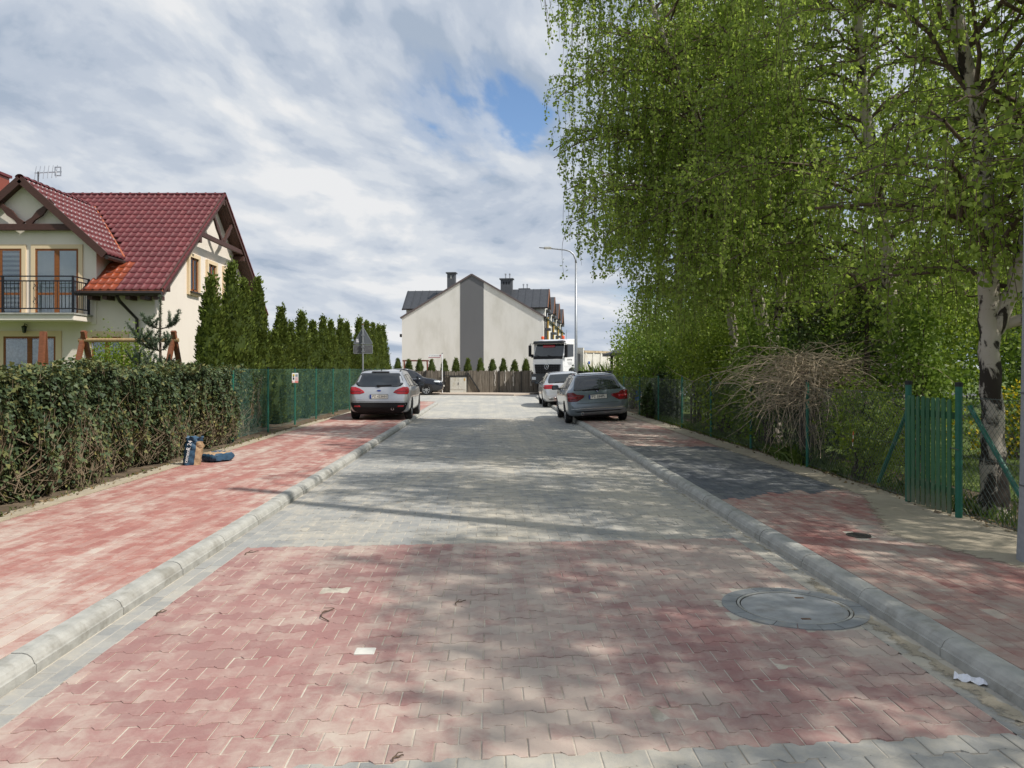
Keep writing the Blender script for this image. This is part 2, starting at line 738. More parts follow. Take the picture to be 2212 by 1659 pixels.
class Field:
    """many small pieces: the nearest become objects, the rest one joined mesh"""
    def __init__(s):
        s.items = []              # (depth in view, outline, x, y, z, key)

    def add(s, out, x, y, z, key, whole=True):
        s.items.append((out, x, y, z, key, whole))

    def emit(s, parent, name, mass, mats, limit, ch=0.0035, near=14.0):
        def score(it):
            u, v = proj((it[1], max(it[2], 0.3), it[3]))
            inside = -40 < u < 2250 and v < 1690 and it[2] > 1.0
            return (0 if inside and it[5] else 1, it[2] * it[2] + it[1] * it[1] * 0.2)
        order = sorted(range(len(s.items)), key=lambda i: score(s.items[i]))
        cache = {}
        bykey = {}
        for rank, i in enumerate(order):
            out, x, y, z, key, whole = s.items[i]
            if rank < limit and whole:
                ck = (key, tuple(out))
                if ck not in cache:
                    vs, fs = paver_geo(out, ch, 0.06)
                    mb = MB()
                    mb.add(vs, fs)
                    cache[ck] = mb.mesh(name, mats[key])
                o = link_mesh(name, cache[ck], parent, (x, y, z))
                o.rotation_euler = (random.gauss(0, 0.004), random.gauss(0, 0.004), random.gauss(0, 0.006))
            else:
                bykey.setdefault(key, []).append((out, x, y, z))
        for key, its in bykey.items():
            mb = MB()
            rn = []
            for out, x, y, z in its:
                simple = y > near
                if simple:
                    vs = [(px + x, py + y, z) for px, py in out] + [(px + x, py + y, z - 0.02) for px, py in out]
                    n = len(out)
                    fs = [tuple(range(n))[::-1]] + [(a, (a + 1) % n, n + (a + 1) % n, n + a) for a in range(n)]
                else:
                    v0, fs = paver_geo(out, ch, 0.025)
                    tx, ty = random.gauss(0, 0.006), random.gauss(0, 0.006)
                    vs = [(px + x, py + y, pz + z + px * tx + py * ty) for px, py, pz in v0]
                mb.add(vs, fs)
                q = random.random()
                rn += [q] * len(fs)
            me = bpy.data.meshes.new(mass)
            me.from_pydata(mb.v, [], mb.f)
            a = me.attributes.new('rnd', 'FLOAT', 'FACE')
            a.data.foreach_set('value', np.asarray(rn, dtype=np.float32))
            me.materials.append(mats[key])
            o = link_mesh(mass, me, parent)
            tagp(o, kind='stuff')


MH = (2.06, 5.36)                 # manhole in the road
WT = (-0.72, 4.52)                # pale half sett
fld = Field()
x0, x1 = KL + 0.205, KR - 0.205
nrow = int((26 - 1.4) / 0.14)
for r in range(nrow):
    yr = 1.4 + r * 0.14
    off = 0.1 if r % 2 else 0.0
    for c in range(-13, 14):
        xc = c * 0.2 + off + 0.06
        if xc + 0.1 < x0 + 0.02 or xc - 0.1 > x1 - 0.02:
            continue
        whole = xc - 0.1 >= x0 - 0.001 and xc + 0.1 <= x1 + 0.001
        yc = yr + SHEAR * xc
        if (xc - MH[0]) ** 2 + (yc - MH[1]) ** 2 < 0.475 ** 2:
            continue
        out = [(px, py + SHEAR * px) for px, py in H_OUT]
        if not whole:
            out = [(min(max(px, x0 - xc + 0.0025), x1 - xc - 0.0025), py) for px, py in out]
        red = 3.29 < yr < 7.40
        fld.add(out, xc, yc, random.gauss(0, 0.0016), 'red' if red else 'grey', whole)
fld.emit(road, 'paver', 'paver_field', {'red': M_RED_ROAD, 'grey': M_GREY}, 300)

# gutter: two rows of rectangular setts along each kerb


def rect(w, h, g=0.0025):
    a, b = w / 2 - g, h / 2 - g
    return [(-a, b), (a, b), (a, -b), (-a, -b)]


gut = Field()
for side in (0, 1):
    for row in (0, 1):
        xc = (KL + 0.055 + row * 0.1) if side == 0 else (KR - 0.055 - row * 0.1)
        y = 1.4 + row * 0.1
        while y < 26:
            gut.add(rect(0.1, 0.2), xc, y + 0.1, -0.001 + random.gauss(0, 0.0008), 'grey', True)
            y += 0.2
gut.emit(road, 'gutter_sett', 'gutter_field', {'grey': M_GREY}, 140)

# ---- kerbs: stones one metre long


def kerb_profile():
    # (distance from the road-side foot, height)
    return [(0.0, -0.10), (0.0, 0.046), (0.010, 0.049), (0.014, 0.062), (0.026, 0.083), (0.050, 0.099), (0.078, 0.1045), (0.138, 0.104), (0.138, -0.10)]


def kerb_stone(L):
    mb = MB()
    mb.prism([(a, b) for a, b in kerb_profile()], 'Y', -L / 2 + 0.006, L / 2 - 0.006)
    return mb.mesh('kerbstone', M_KERB)


KS = kerb_stone(1.0)


def kerb_arc(cx, cy, rad, a0, a1, n, parent, inner):
    """curved stones; rad is the radius of the road-side foot"""
    for i in range(n):
        t0, t1 = a0 + (a1 - a0) * i / n, a0 + (a1 - a0) * (i + 1) / n
        mb = MB()
        rings = []
        for k in range(5):
            t = t0 + (t1 - t0) * k / 4
            rings.append([(cx + (rad + inner * d) * math.cos(t), cy + (rad + inner * d) * math.sin(t), h) for d, h in kerb_profile()])
        m = len(rings[0])
        fs = []
        for k in range(4):
            for j in range(m):
                j2 = (j + 1) % m
                fs.append((k * m + j, k * m + j2, (k + 1) * m + j2, (k + 1) * m + j))
        fs += [tuple(range(m)), tuple(range(4 * m, 5 * m))]
        mb.add([p for r_ in rings for p in r_], fs)
        mb.build('kerbstone', M_KERB, parent)


def kerb_line(x, y0, y1, left, label):
    k = bpy.data.objects.new('kerb', None)
    COL.objects.link(k)
    tagp(k, label, kind='structure')
    y = y0
    while y + 1 <= y1 + 1e-6:
        o = link_mesh('kerbstone', KS, k, (x + random.gauss(0, 0.002), y + 0.5, random.gauss(0, 0.0015)))
        o.rotation_euler = (0, random.gauss(0, 0.006), (math.pi if left else 0) + random.gauss(0, 0.0012))
        y += 1
    return k


k1 = kerb_line(KL, 1.2, 36.2, True, 'concrete kerb between the street and the open red pavement beside the ivy hedge')
k2 = kerb_line(KR, 1.45, 44.5, False, 'concrete kerb along the shaded pavement under the birches')
kerb_arc(KL - 1.2, 36.2, 1.2, 0.0, R(80), 3, k1, -1)
kerb_arc(KR + 1.3, 44.45, 1.3, R(180), R(110), 3, k2, -1)

# ---- pavements
pl = sheet('pavement', [(-5.03, -10), (KL - 0.14, -10), (KL - 0.14, 36.2), (KL - 0.4, 37.1), (KL - 1.2, 37.3), (-5.03, 38.2)], PAV - 0.005, M_JOINT, thick=0.15)
tagp(pl, 'sunny red block pavement beside the ivy hedge and green fence')
pr = sheet('pavement', [(KR + 0.14, -10), (4.75, -10), (4.75, 45.0), (KR + 1.2, 45.6), (KR + 0.5, 45.3), (KR + 0.14, 44.4)], PAV - 0.005, M_JOINT, thick=0.15)
tagp(pr, 'shaded red block pavement with a graphite driveway under the birches')


def pavement(parent, xa, xb, ya, yb, keyf, mats, lim, skip=None):
    f = Field()
    n = int(round((xb - xa) / 0.1))
    for i in range(n):
        xc = xa + (i + 0.5) * 0.1
        y = ya + (0.1 if i % 2 else 0.0)
        while y < yb:
            yc = y + 0.1
            if skip is None or not skip(xc, yc):
                f.add(rect(0.1, 0.2, 0.002), xc, yc, PAV + random.gauss(0, 0.001), keyf(xc, yc), True)
            y += 0.2
    f.emit(parent, 'paver', 'paver_field', mats, lim, 0.003, 12.0)


pavement(pl, -4.87, KL - 0.15, 3.2, 24.0, lambda x, y: 'red', {'red': M_RED}, 300)


def keyr(x, y):
    e0 = 9.15 + 0.62 * (x - 2.7) - (0.25 if x > 3.9 else 0)
    return 'graphite' if e0 < y < 15.6 - 0.12 * (x - 2.7) else 'red'


pavement(pr, KR + 0.15, 4.49, 2.8, 24.0, keyr, {'red': M_REDR, 'graphite': M_BLACK}, 300, lambda x, y: (x - 3.36) ** 2 + (y - 7.2) ** 2 < 0.0115)
for (par, xa, xb, ya, yb, m) in ((pl, -4.87, KL - 0.15, 24.12, 37.0, M_RED), (pr, KR + 0.15, 4.49, 24.12, 44.2, M_REDR)):
    o = sheet('paver_field', [(xa, ya), (xb, ya), (xb, yb), (xa, yb)], PAV - 0.001, m, parent=par)
    tagp(o, kind='stuff')
# the pavement's narrow concrete edging on the hedge side
mb = MB()
mb.bbox((-4.94, 2.5, 0.0), (-4.875, 37.0, PAV + 0.006))
mb.build('edging_strip', M_SAND, pl)

# ---- loose sand lying over the edge of the pavements


def sand_film(x0, x1, y0, y1, edge, z, name, label, cell=0.05):
    nx, ny = int((x1 - x0) / cell), int((y1 - y0) / cell)
    xs = x0 + np.arange(nx + 1) * cell
    ys = y0 + np.arange(ny + 1) * cell
    g = rng.normal(size=(ny + 1, nx + 1))
    for _ in range(3):
        g = (g + np.roll(g, 1, 0) + np.roll(g, -1, 0) + np.roll(g, 1, 1) + np.roll(g, -1, 1)) / 5
    g /= g.std()
    vs, fs, idx = [], [], {}
    for j in range(ny):
        for i in range(nx):
            x, y = xs[i], ys[j]
            if edge(x, y) + 0.45 * g[j, i] > -1.6:
                q = []
                for a, b in ((0, 0), (1, 0), (1, 1), (0, 1)):
                    k = (i + a, j + b)
                    if k not in idx:
                        idx[k] = len(vs)
                        e = edge(xs[k[0]], ys[k[1]])
                        vs.append((xs[k[0]] + random.gauss(0, 0.012), ys[k[1]] + random.gauss(0, 0.012), z + 0.001 * abs(g[k[1], k[0]])))
                    q.append(idx[k])
                fs.append(tuple(q))
    mb = MB()
    mb.add(vs, fs)
    me = mb.mesh(name, M_SANDF, smooth=True)
    at_ = me.attributes.new('cov', 'FLOAT', 'POINT')
    at_.data.foreach_set('value', np.array([min(max(edge(v_[0], v_[1]) * 0.30 + 0.35, 0), 1) for v_ in vs], dtype=np.float32))
    o = link_mesh(name, me)
    tagp(o, label, kind='stuff')
    return o


def edge_r(x, y):
    e = 4.42 if y > 9.6 else 4.30
    if 5.4 < y < 9.6:
        e = 3.62 + 0.36 * abs(y - 7.2)
    if y > 16:
        e = 4.42
    return (x - e) / 0.10


sand_film(3.3, 4.9, 4.6, 30.0, edge_r, PAV + 0.003, 'sand', 'loose tan sand spread over the pavement in front of the green gate')
sand_film(-5.12, -4.78, 4.0, 24.0, lambda x, y: (-4.86 - x) / 0.06, PAV + 0.002, 'sand', 'thin line of sand along the hedge side of the red pavement', 0.04)
sand_film(KR - 0.26, KR - 0.02, 3.0, 12.0, lambda x, y: (x - (KR - 0.11)) / 0.08 + (0.6 if y < 6.0 else -0.4), 0.001, 'sand', 'sand washed into the gutter beside the manhole', 0.04)
# far pavement behind the junction
M_FARPAV = sand_mat('far_pavement', (0.50, 0.42, 0.34), (0.42, 0.35, 0.29), 0.3, 0.7)
fp = sheet('pavement', [(-30, 57.05), (-16, 53.05), (-3.4, 49.3), (1.4, 47.66), (3.5, 52.4), (3.4, 62), (-30, 66)], 0.08, M_FARPAV, thick=0.2)
tagp(fp, 'sandy pavement across the junction in front of the brushwood fence')

# ---- road furniture set into the paving
mh = thing('manhole_cover', 'round concrete manhole cover ringed with grey setts in the road', 'manhole', (MH[0], MH[1], 0))
M_RING = pm('ring_concrete', (0.25, 0.26, 0.262), 0.14, 7, 0.85, bump=0.3, bscale=80, grime=(0.34, 0.32, 0.27), gscale=4)
M_GAP = pm('dark_gap', (0.05, 0.045, 0.04), 0.2, 20, 0.95)
M_IRON = pm('cast_iron', (0.10, 0.09, 0.08), 0.3, 20, 0.6, metal=0.5, bump=0.3)
M_RUST = pm('rusty_iron', (0.16, 0.09, 0.05), 0.3, 20, 0.75)
mb = MB()
mb.lathe([(0.0, -0.002), (0.466, -0.002)], n=48)
mb.build('bedding', M_GAP, mh)
mb = MB()
mb.lathe([(0.0, 0.002), (0.335, 0.002), (0.345, -0.003), (0.345, -0.04)], n=56)
mb.build('lid', M_CONC, mh, smooth=False)
mb = MB()
mb.lathe([(0.352, -0.03), (0.352, 0.003), (0.368, 0.004), (0.368, -0.03)], n=56)
mb.build('frame_ring', M_KERB, mh)
for k in range(20):
    a0, a1 = 2 * math.pi * (k + 0.02) / 20, 2 * math.pi * (k + 0.98) / 20
    mb = MB()
    pts = []
    for t in range(4):
        a = a0 + (a1 - a0) * t / 3
        pts.append((0.376 * math.cos(a), 0.376 * math.sin(a)))
    for t in range(3, -1, -1):
        a = a0 + (a1 - a0) * t / 3
        pts.append((0.47 * math.cos(a), 0.47 * math.sin(a)))
    mb.prism(pts, 'Z', -0.03, 0.004 + random.gauss(0, 0.001))
    mb.build('ring_sett', M_RING, mh)
for sx, sy in ((0.12, 0.21), (-0.02, -0.26)):
    mb = MB()
    mb.box((sx, sy, 0.003), (0.06, 0.022, 0.004))
    mb.build('lifting_slot', M_RUST, mh)

vc = thing('valve_cover', 'small round iron valve cover set into the red pavement by the gate', 'valve cover', (3.36, 7.2, PAV))
mb = MB()
mb.lathe([(0.0, 0.004), (0.075, 0.004), (0.08, -0.002), (0.085, -0.002), (0.088, 0.006), (0.105, 0.006), (0.105, -0.03)], n=28)
mb.build('lid', M_IRON, vc)
for k in range(5):
    mb = MB()
    mb.box((0, -0.05 + k * 0.025, 0.006), (0.1 - abs(k - 2) * 0.02, 0.008, 0.004))
    mb.build('rib', M_IRON, vc)

M_PALE = pm('pale_concrete', (0.58, 0.57, 0.52), 0.06, 25, 0.85)
mb = MB()
mb.cbox((0, 0, -0.018), (0.115, 0.098, 0.042), 0.003)
o = mb.build('marker_sett', M_PALE, None, loc=(WT[0], WT[1], 0.003))
tagp(o, 'single pale square sett among the red blocks of the road', 'paving sett')

# street litter and twigs
M_TWIG = pm('dry_twig', (0.09, 0.062, 0.04), 0.3, 40, 0.9)
tw = [((350, 1325), 0.10, 'short crooked twig near the grey gutter of the open kerb'), ((995, 1303), 0.11, 'small hooked twig in the middle of the red setts'),
      ((545, 1195), 0.13, 'curled twig near the far corner of the red setts'), ((708, 1325), 0.34, 'long thin twig curving over the red setts'),
      ((860, 1640), 0.05, 'tiny dark twig at the near grey band')]
for (u, v), ln, lab in tw:
    z = 1.62 * 1703 / (v - 797)
    c = Vector(((u - 1060) / 1703 * z, z, 0.012))
    a = random.uniform(0.6, 2.2)
    mb = MB()
    pts = []
    for k in range(7):
        t = k / 6 - 0.5
        pts.append((ln * t * math.cos(a) + 0.25 * ln * math.sin(t * 5), ln * t * math.sin(a) + 0.12 * ln * math.cos(t * 6), 0.004 + 0.008 * abs(math.sin(k * 2.1))))
    mb.tube(pts, [0.0035, 0.004, 0.004, 0.0035, 0.003, 0.0025, 0.0018], 5)
    p = Vector(pts[2])
    mb.tube([p, p + Vector((0.012, 0.02, 0.008)), p + Vector((0.03, 0.03, 0.004))], [0.003, 0.0025, 0.0018], 5)
    tagp(mb.build('twig', M_TWIG, None, loc=(c.x, c.y, 0.002)), lab, 'twig', 'twigs lying on the road')

M_PAPER = pm('white_paper', (0.74, 0.75, 0.80), 0.05, 30, 0.7)
mb = MB()
n = 9
for i in range(n):
    for j in range(5):
        x, y = i / (n - 1) * 0.15, (j / 4 - 0.5) * 0.075
        mb.v.append((x, y * (1 - 0.25 * i / n), 0.004 + 0.028 * math.cos(y * 38) * (1 - 0.35 * (i / n)) + 0.008 * math.sin(i * 1.9 + j)))
for i in range(n - 1):
    for j in range(4):
        a = i * 5 + j
        mb.f.append((a, a + 1, a + 6, a + 5))
o = mb.build('paper_scrap', M_PAPER, None, loc=(2.43, 4.13, 0.0), smooth=False)
o.rotation_euler = (0, 0, R(-38))
md = o.modifiers.new('thick', 'SOLIDIFY')
md.thickness = 0.002
tagp(o, 'crumpled white paper lying in the gutter against the kerb', 'litter')
# ================================================================== cream house with the red tiled roof
def plaster_mat(name, col, stain, amt=0.5):
    b = NB(name)
    co = b.pos()
    n = b.noise(b.mapping(co, (1, 1, 0.35)), 0.9, 6, 0.62)
    f = b.noise(co, 45, 4, 0.6)
    c = b.mix(b.math('MULTIPLY', b.step(n, 0.4, 0.75), amt), col, stain)
    return b.done(b.principled(c, 0.9, 0, b.bump(f, 0.35, 0.006), 0.2))


def tile_mat(name, base, dark, gloss=0.58):
    b = NB(name)
    co = b.pos()
    r = b.rnd()
    c = b.mix(b.math('MULTIPLY', r, 0.8), base, dark)
    n = b.noise(co, 2.2, 5, 0.6)
    c = b.mix(b.step(n, 0.45, 0.8, 0, 0.35), c, tuple(x * 1.45 for x in base))
    f = b.noise(co, 60, 3)
    return b.done(b.principled(c, gloss, 0, b.bump(f, 0.12, 0.004), 0.5))


def wood_mat(name, base, scale=(3, 3, 30)):
    b = NB(name)
    co = b.objco()
    n = b.noise(b.mapping(co, scale), 3.0, 5, 0.6, 0.6)
    c = b.mix(b.step(n, 0.25, 0.75), tuple(x * 0.6 for x in base), tuple(x * 1.25 for x in base))
    return b.done(b.principled(c, 0.6, 0, b.bump(n, 0.25, 0.01), 0.35))


def glass_mat(name, tint=(0.02, 0.025, 0.03), rough=0.04):
    b = NB(name)
    n = b.noise(b.pos(), 0.8, 3)
    c = b.mix(b.step(n, 0.3, 0.7), tint, tuple(x * 1.8 for x in tint))
    return b.done(b.principled(c, rough, 0, None, 0.8, 0.4))


M_WALL = plaster_mat('cream_plaster', (0.77, 0.70, 0.62), (0.68, 0.60, 0.52))
M_TRIM = plaster_mat('beige_trim', (0.72, 0.57, 0.38), (0.64, 0.50, 0.33))
M_TILE = tile_mat('wine_red_tile', (0.150, 0.030, 0.033), (0.105, 0.022, 0.026))
M_TILE2 = tile_mat('orange_red_tile', (0.28, 0.058, 0.022), (0.21, 0.045, 0.02), 0.3)
M_WOODD = wood_mat('dark_stained_wood', (0.075, 0.035, 0.028))
M_WOODM = wood_mat('oak_window_wood', (0.24, 0.085, 0.025))
M_RAIL = pm('black_railing', (0.015, 0.016, 0.022), 0.1, 20, 0.4, metal=0.3)
M_GUT = pm('dark_gutter', (0.025, 0.018, 0.016), 0.15, 20, 0.4)
M_GLASS = glass_mat('window_glass')
M_HOOK = pm('snow_guard_metal', (0.80, 0.79, 0.78), 0.05, 30, 0.25, metal=0.6)
M_COPPER = pm('orange_flashing', (0.36, 0.10, 0.04), 0.1, 20, 0.5)
M_BLIND = pm('white_blind', (0.82, 0.84, 0.86), 0.04, 8, 0.7)
M_CURT = pm('net_curtain', (0.50, 0.52, 0.54), 0.25, 12, 0.8)
M_DARK = pm('dark_interior', (0.015, 0.015, 0.018), 0.2, 4, 0.8)

HX0, HX1 = -18.9, -10.0          # verges of the main roof
HYF, HYR, HYB = 24.0, 29.63, 35.26
HZE, HZR = 4.02, 8.155
TANP = (HZR - HZE) / (HYR - HYF)
PITCH = math.atan(TANP)
DX, DZ, DT = -14.45, 7.5, 0.90   # dormer ridge x, height and slope
DHW = 2.59
WX1, WY0, WY1 = -10.44, 24.5, 34.8
HO = (-14.45, 24.5, 0.07)
house = thing('house', 'cream house with wine-red tiled roof, timber gables and balcony behind the ivy hedge', 'house', HO)


def HB():
    return MB(off=HO)


def roofz(y):
    return HZE + TANP * (min(y, 2 * HYR - y) - HYF)


mb = HB()
mb.prism([(WY0, -0.1), (WY1, -0.1), (WY1, roofz(WY1) - 0.2), (HYR, HZR - 0.2), (WY0, roofz(WY0) - 0.2)], 'X', HX0 + 0.44, WX1)
mb.build('wall', M_WALL, house)
mb = HB()      # dormer front and cheeks
mb.prism([(DX - 2.21, 3.0), (DX + 2.21, 3.0), (DX + 2.21, DZ - DT * 2.21 - 0.16), (DX, DZ - 0.16), (DX - 2.21, DZ - DT * 2.21 - 0.16)], 'Y', WY0 - 0.03, 27.5)
dorm = mb.build('dormer_wall', M_WALL, house)

# roof decks
th = 0.14
mb = HB()
n_ = Vector((0, -math.sin(PITCH), math.cos(PITCH)))
for sgn in (1, -1):
    yf = HYF if sgn == 1 else HYB
    pts = [(yf, HZE - 0.03), (HYR, HZR - 0.03), (HYR, HZR - 0.03 - th), (yf, HZE - 0.03 - th)]
    if sgn == 1:
        # split at the dormer so that the low part of the roof stops beside it
        mb.prism(pts, 'X', -12.5, HX1 + 0.02)
        mb.prism([(25.6, roofz(25.6) - 0.03), (HYR, HZR - 0.03), (HYR, HZR - 0.03 - th), (25.6, roofz(25.6) - 0.03 - th)], 'X', -16.4, -12.5)
        mb.prism(pts, 'X', HX0, -16.4)
    else:
        mb.prism(pts, 'X', HX0, HX1 + 0.02)
roof = mb.build('roof', M_WOODD, house)

# roof tiles
TW, TL = 0.24, 0.3495


def tile_geo(w, l):
    prof = [(0.0, 0.006), (0.08, 0.028), (0.2, 0.042), (0.32, 0.028), (0.42, 0.006), (0.7, 0.0), (1.0, 0.004)]
    vs = [(a * w, -0.02, z + 0.030) for a, z in prof] + [(a * w, l, z + 0.008) for a, z in prof] + [(a * w, -0.02, z + 0.002) for a, z in prof]
    n = len(prof)
    fs = []
    for i in range(n - 1):
        fs.append((i, i + 1, n + i + 1, n + i))
        fs.append((2 * n + i, 2 * n + i + 1, i + 1, i))
    return vs, fs


def tile_mesh_(mat, w=TW, l=TL):
    vs, fs = tile_geo(w, l)
    mb = MB()
    mb.add(vs, fs)
    me = mb.mesh('tile', mat, fixn=False)
    me.polygons.foreach_set('use_smooth', [True] * len(me.polygons))
    return me


def tile_field(parent, origin, ex, eu, ncol, nrow, mats, keep, pick, limit, w=TW, l=TL, off=HO):
    ex, eu = Vector(ex).normalized(), Vector(eu).normalized()
    nn = ex.cross(eu).normalized()
    origin = Vector(origin)
    M0 = Matrix((ex, eu, nn)).transposed().to_4x4()
    cells = []
    for r in range(nrow):
        for c in range(ncol):
            p = origin + ex * (c * w) + eu * (r * l)
            ctr = p + ex * w / 2 + eu * l / 2
            k = keep(ctr)
            if k:
                cells.append((p, ctr, k))
    cells.sort(key=lambda q: (0 if proj(q[1])[0] > -10 and proj(q[1])[0] < 2220 else 1, pick(q[1])))
    meshes = {k: tile_mesh_(m, w, l) for k, m in mats.items()}
    mass = {}
    for i, (p, ctr, k) in enumerate(cells):
        if i < limit:
            o = link_mesh('tile', meshes[k], parent)
            M = M0.copy()
            M.translation = p - Vector(off) + nn * random.gauss(0, 0.002)
            o.matrix_local = M
        else:
            mass.setdefault(k, []).append(p)
    g, fs = tile_geo(w, l)
    for k, ps in mass.items():
        mb = MB(off=off)
        rn = []
        for p in ps:
            mb.add([p + ex * a + eu * b + nn * c for a, b, c in g], fs)
            rn += [random.random()] * len(fs)
        o = mb.build('tile_field', mats[k], parent, smooth=True, rnd=rn)
        tagp(o, kind='stuff')


def keep_main(c):
    zd = DZ - DT * abs(c.x - DX)
    if abs(c.x - DX) < 2.02 and zd > c.z - 0.05:
        return None
    if abs(c.x - DX) < DHW and zd > c.z and c.y > 25.45:
        return None
    return 'new' if (c.x < -11.42 and c.x > -12.6 and c.y < 25.5) else 'old'


cu, su = math.cos(PITCH), math.sin(PITCH)
ncol = int(round((HX1 - HX0) / TW))
tile_field(roof, (HX1 - ncol * TW + 0.03, HYF - 0.03, HZE), (1, 0, 0), (0, cu, su), ncol, 20, {'old': M_TILE, 'new': M_TILE2}, keep_main,
           lambda c: (c.z - 4) * 1.0 + abs(c.x + 11) * 0.6, 300)
mb = HB()                       # far slope, seen only from behind
mb.quad((HX0, HYB, HZE), (HX1, HYB, HZE), (HX1, HYR, HZR), (HX0, HYR, HZR))
mb.build('rear_slope', M_TILE, roof)
# ridge caps
cap = MB()
m_ = []
for k in range(9):
    a = math.pi * k / 8
    m_.append((0.115 * math.cos(a), 0.085 * math.sin(a)))
for i, (y, sc) in enumerate(((0, 1.18), (0.045, 1.16), (0.05, 1.0), (0.375, 0.98))):
    cap.v += [(-y, a * sc, b * sc) for a, b in m_]
for i in range(3):
    for k in range(8):
        cap.f.append((i * 9 + k, i * 9 + k + 1, (i + 1) * 9 + k + 1, (i + 1) * 9 + k))
CAPM = cap.mesh('ridge_tile', M_TILE, smooth=True)
x = HX1 + 0.03
while x > HX0:
    o = link_mesh('ridge_tile', CAPM, roof, (x - HO[0], HYR - HO[1], HZR - HO[2] + 0.0))
    x -= 0.355
# dormer roof
dpit = math.atan(DT)
cd, sd = math.cos(dpit), math.sin(dpit)
DYF = 24.2
mb = HB()
for sgn in (1, -1):
    ze = DZ - DT * DHW
    xe = DX + sgn * DHW
    yv = HYF + (ze - HZE) / TANP          # where the dormer eave runs into the main roof
    yr = HYF + (DZ - HZE) / TANP
    top = [(DX, DYF, DZ - 0.03), (xe, DYF, ze - 0.03), (xe, yv, ze - 0.03), (DX, yr, DZ - 0.03)]
    bot = [(a, b, c - 0.12) for a, b, c in top]
    mb.add(top + bot, [(0, 1, 2, 3), (7, 6, 5, 4), (0, 4, 5, 1), (1, 5, 6, 2), (2, 6, 7, 3), (3, 7, 4, 0)])
droof = mb.build('dormer_roof', M_WOODD, house)


def keep_dorm(c):
    return 'old' if c.y < HYF + (c.z - HZE) / TANP + 0.05 and c.y > DYF - 0.1 else None


dn = 19
tile_field(droof, (DX + DHW + 0.02, DYF - 0.03, DZ - DT * DHW - 0.01), (0, 1, 0), (-cd, 0, sd), dn, 10, {'old': M_TILE}, keep_dorm, lambda c: c.y, 300)
tile_field(droof, (DX - DHW - 0.02, DYF - 0.03 + dn * TW, DZ - DT * DHW - 0.01), (0, -1, 0), (cd, 0, sd), dn, 10, {'old': M_TILE}, keep_dorm, lambda c: c.y, 0)
# snow guards on the dormer's sunny slope
hk = MB()
hk.box((0, 0, 0.025), (0.05, 0.03, 0.05))
hk.box((0.02, 0.02, 0.055), (0.03, 0.05, 0.02))
HKM = hk.mesh('snow_guard', M_HOOK)
for r in range(1, 10):
    for c in range(dn):
        p = Vector((DX + DHW, DYF + 0.05, DZ - DT * DHW)) + Vector((0, 1, 0)) * (c * TW) + Vector((-cd, 0, sd)) * (r * TL + 0.05)
        if keep_dorm(p) and p.y < HYF + (p.z - HZE) / TANP - 0.1:
            o = link_mesh('snow_guard', HKM, droof)
            M = Matrix((Vector((0, 1, 0)), Vector((-cd, 0, sd)), Vector((sd, 0, cd)))).transposed().to_4x4()
            M.translation = p - Vector(HO) + Vector((sd, 0, cd)) * 0.03
            o.matrix_local = M
y = DYF - 0.04
while y < 28.4:
    o = link_mesh('ridge_tile', CAPM, droof, (DX - HO[0], y - HO[1], DZ - HO[2]))
    o.rotation_euler = (0, 0, R(-90))
    y += 0.355
# valley and eave flashing
mb = HB()
mb.tube([(DX + DHW, 25.52, DZ - DT * DHW + 0.05), (DX, 28.75, DZ + 0.02)], 0.05, 6)
mb.build('valley_flashing', M_COPPER, roof)
mb = HB()
mb.bar((-12.56, 23.97, HZE - 0.02), (HX1 + 0.03, 23.97, HZE - 0.02), 0.05, 0.06)
mb.build('eave_flashing', M_COPPER, roof)
# bargeboards
mb = HB()
mb.bar((HX1, HYF - 0.02, HZE - 0.05), (HX1, HYR, HZR - 0.05), 0.05, 0.24, up=(0, -su, cu))
mb.build('bargeboard', M_WOODD, roof)
mb = HB()
mb.bar((HX1, HYB + 0.02, HZE - 0.05), (HX1, HYR, HZR - 0.05), 0.05, 0.24, up=(0, su, cu))
mb.build('bargeboard', M_WOODD, roof)
for sgn in (1, -1):
    mb = HB()
    mb.bar((DX + sgn * (DHW + 0.02), DYF - 0.02, DZ - DT * DHW - 0.06), (DX, DYF - 0.02, DZ - 0.06), 0.05, 0.22, up=(sgn * sd, 0, cd))
    mb.build('bargeboard', M_WOODD, droof)
# verge tiles standing over the boards
for i in range(20):
    t = i * TL
    for sg in (1, -1):
        y0 = HYF + t * cu if sg == 1 else HYB - t * cu
        mb = HB()
        mb.bar((HX1 + 0.03, y0, HZE + t * su + 0.03), (HX1 + 0.03, y0 + sg * TL * cu, HZE + (t + TL) * su + 0.015), 0.06, 0.06, up=(0, -sg * su, cu))
        mb.build('verge_tile', M_TILE, roof)
# soffit boards under the gable overhang
for sg in (1, -1):
    for k in range(4):
        xx = WX1 + 0.05 + k * 0.105
        mb = HB()
        ya, yb = (HYF, HYR) if sg == 1 else (HYB, HYR)
        mb.bar((xx, ya, HZE - 0.19), (xx, yb, HZR - 0.19), 0.098, 0.02, up=(0, -sg * su, cu))
        mb.build('soffit_board', M_WOODD, roof)
# purlin ends and the decorative gable truss
for (yy, zz) in ((HYF + 0.55, roofz(HYF + 0.55) - 0.30), (27.25, roofz(27.25) - 0.32), (2 * HYR - 27.25, roofz(27.25) - 0.32), (HYR, HZR - 0.3)):
    mb = HB()
    mb.bar((WX1 - 0.1, yy, zz), (HX1 + 0.0, yy, zz), 0.16, 0.2)
    mb.build('purlin_end', M_WOODD, roof, bevel=0.015)


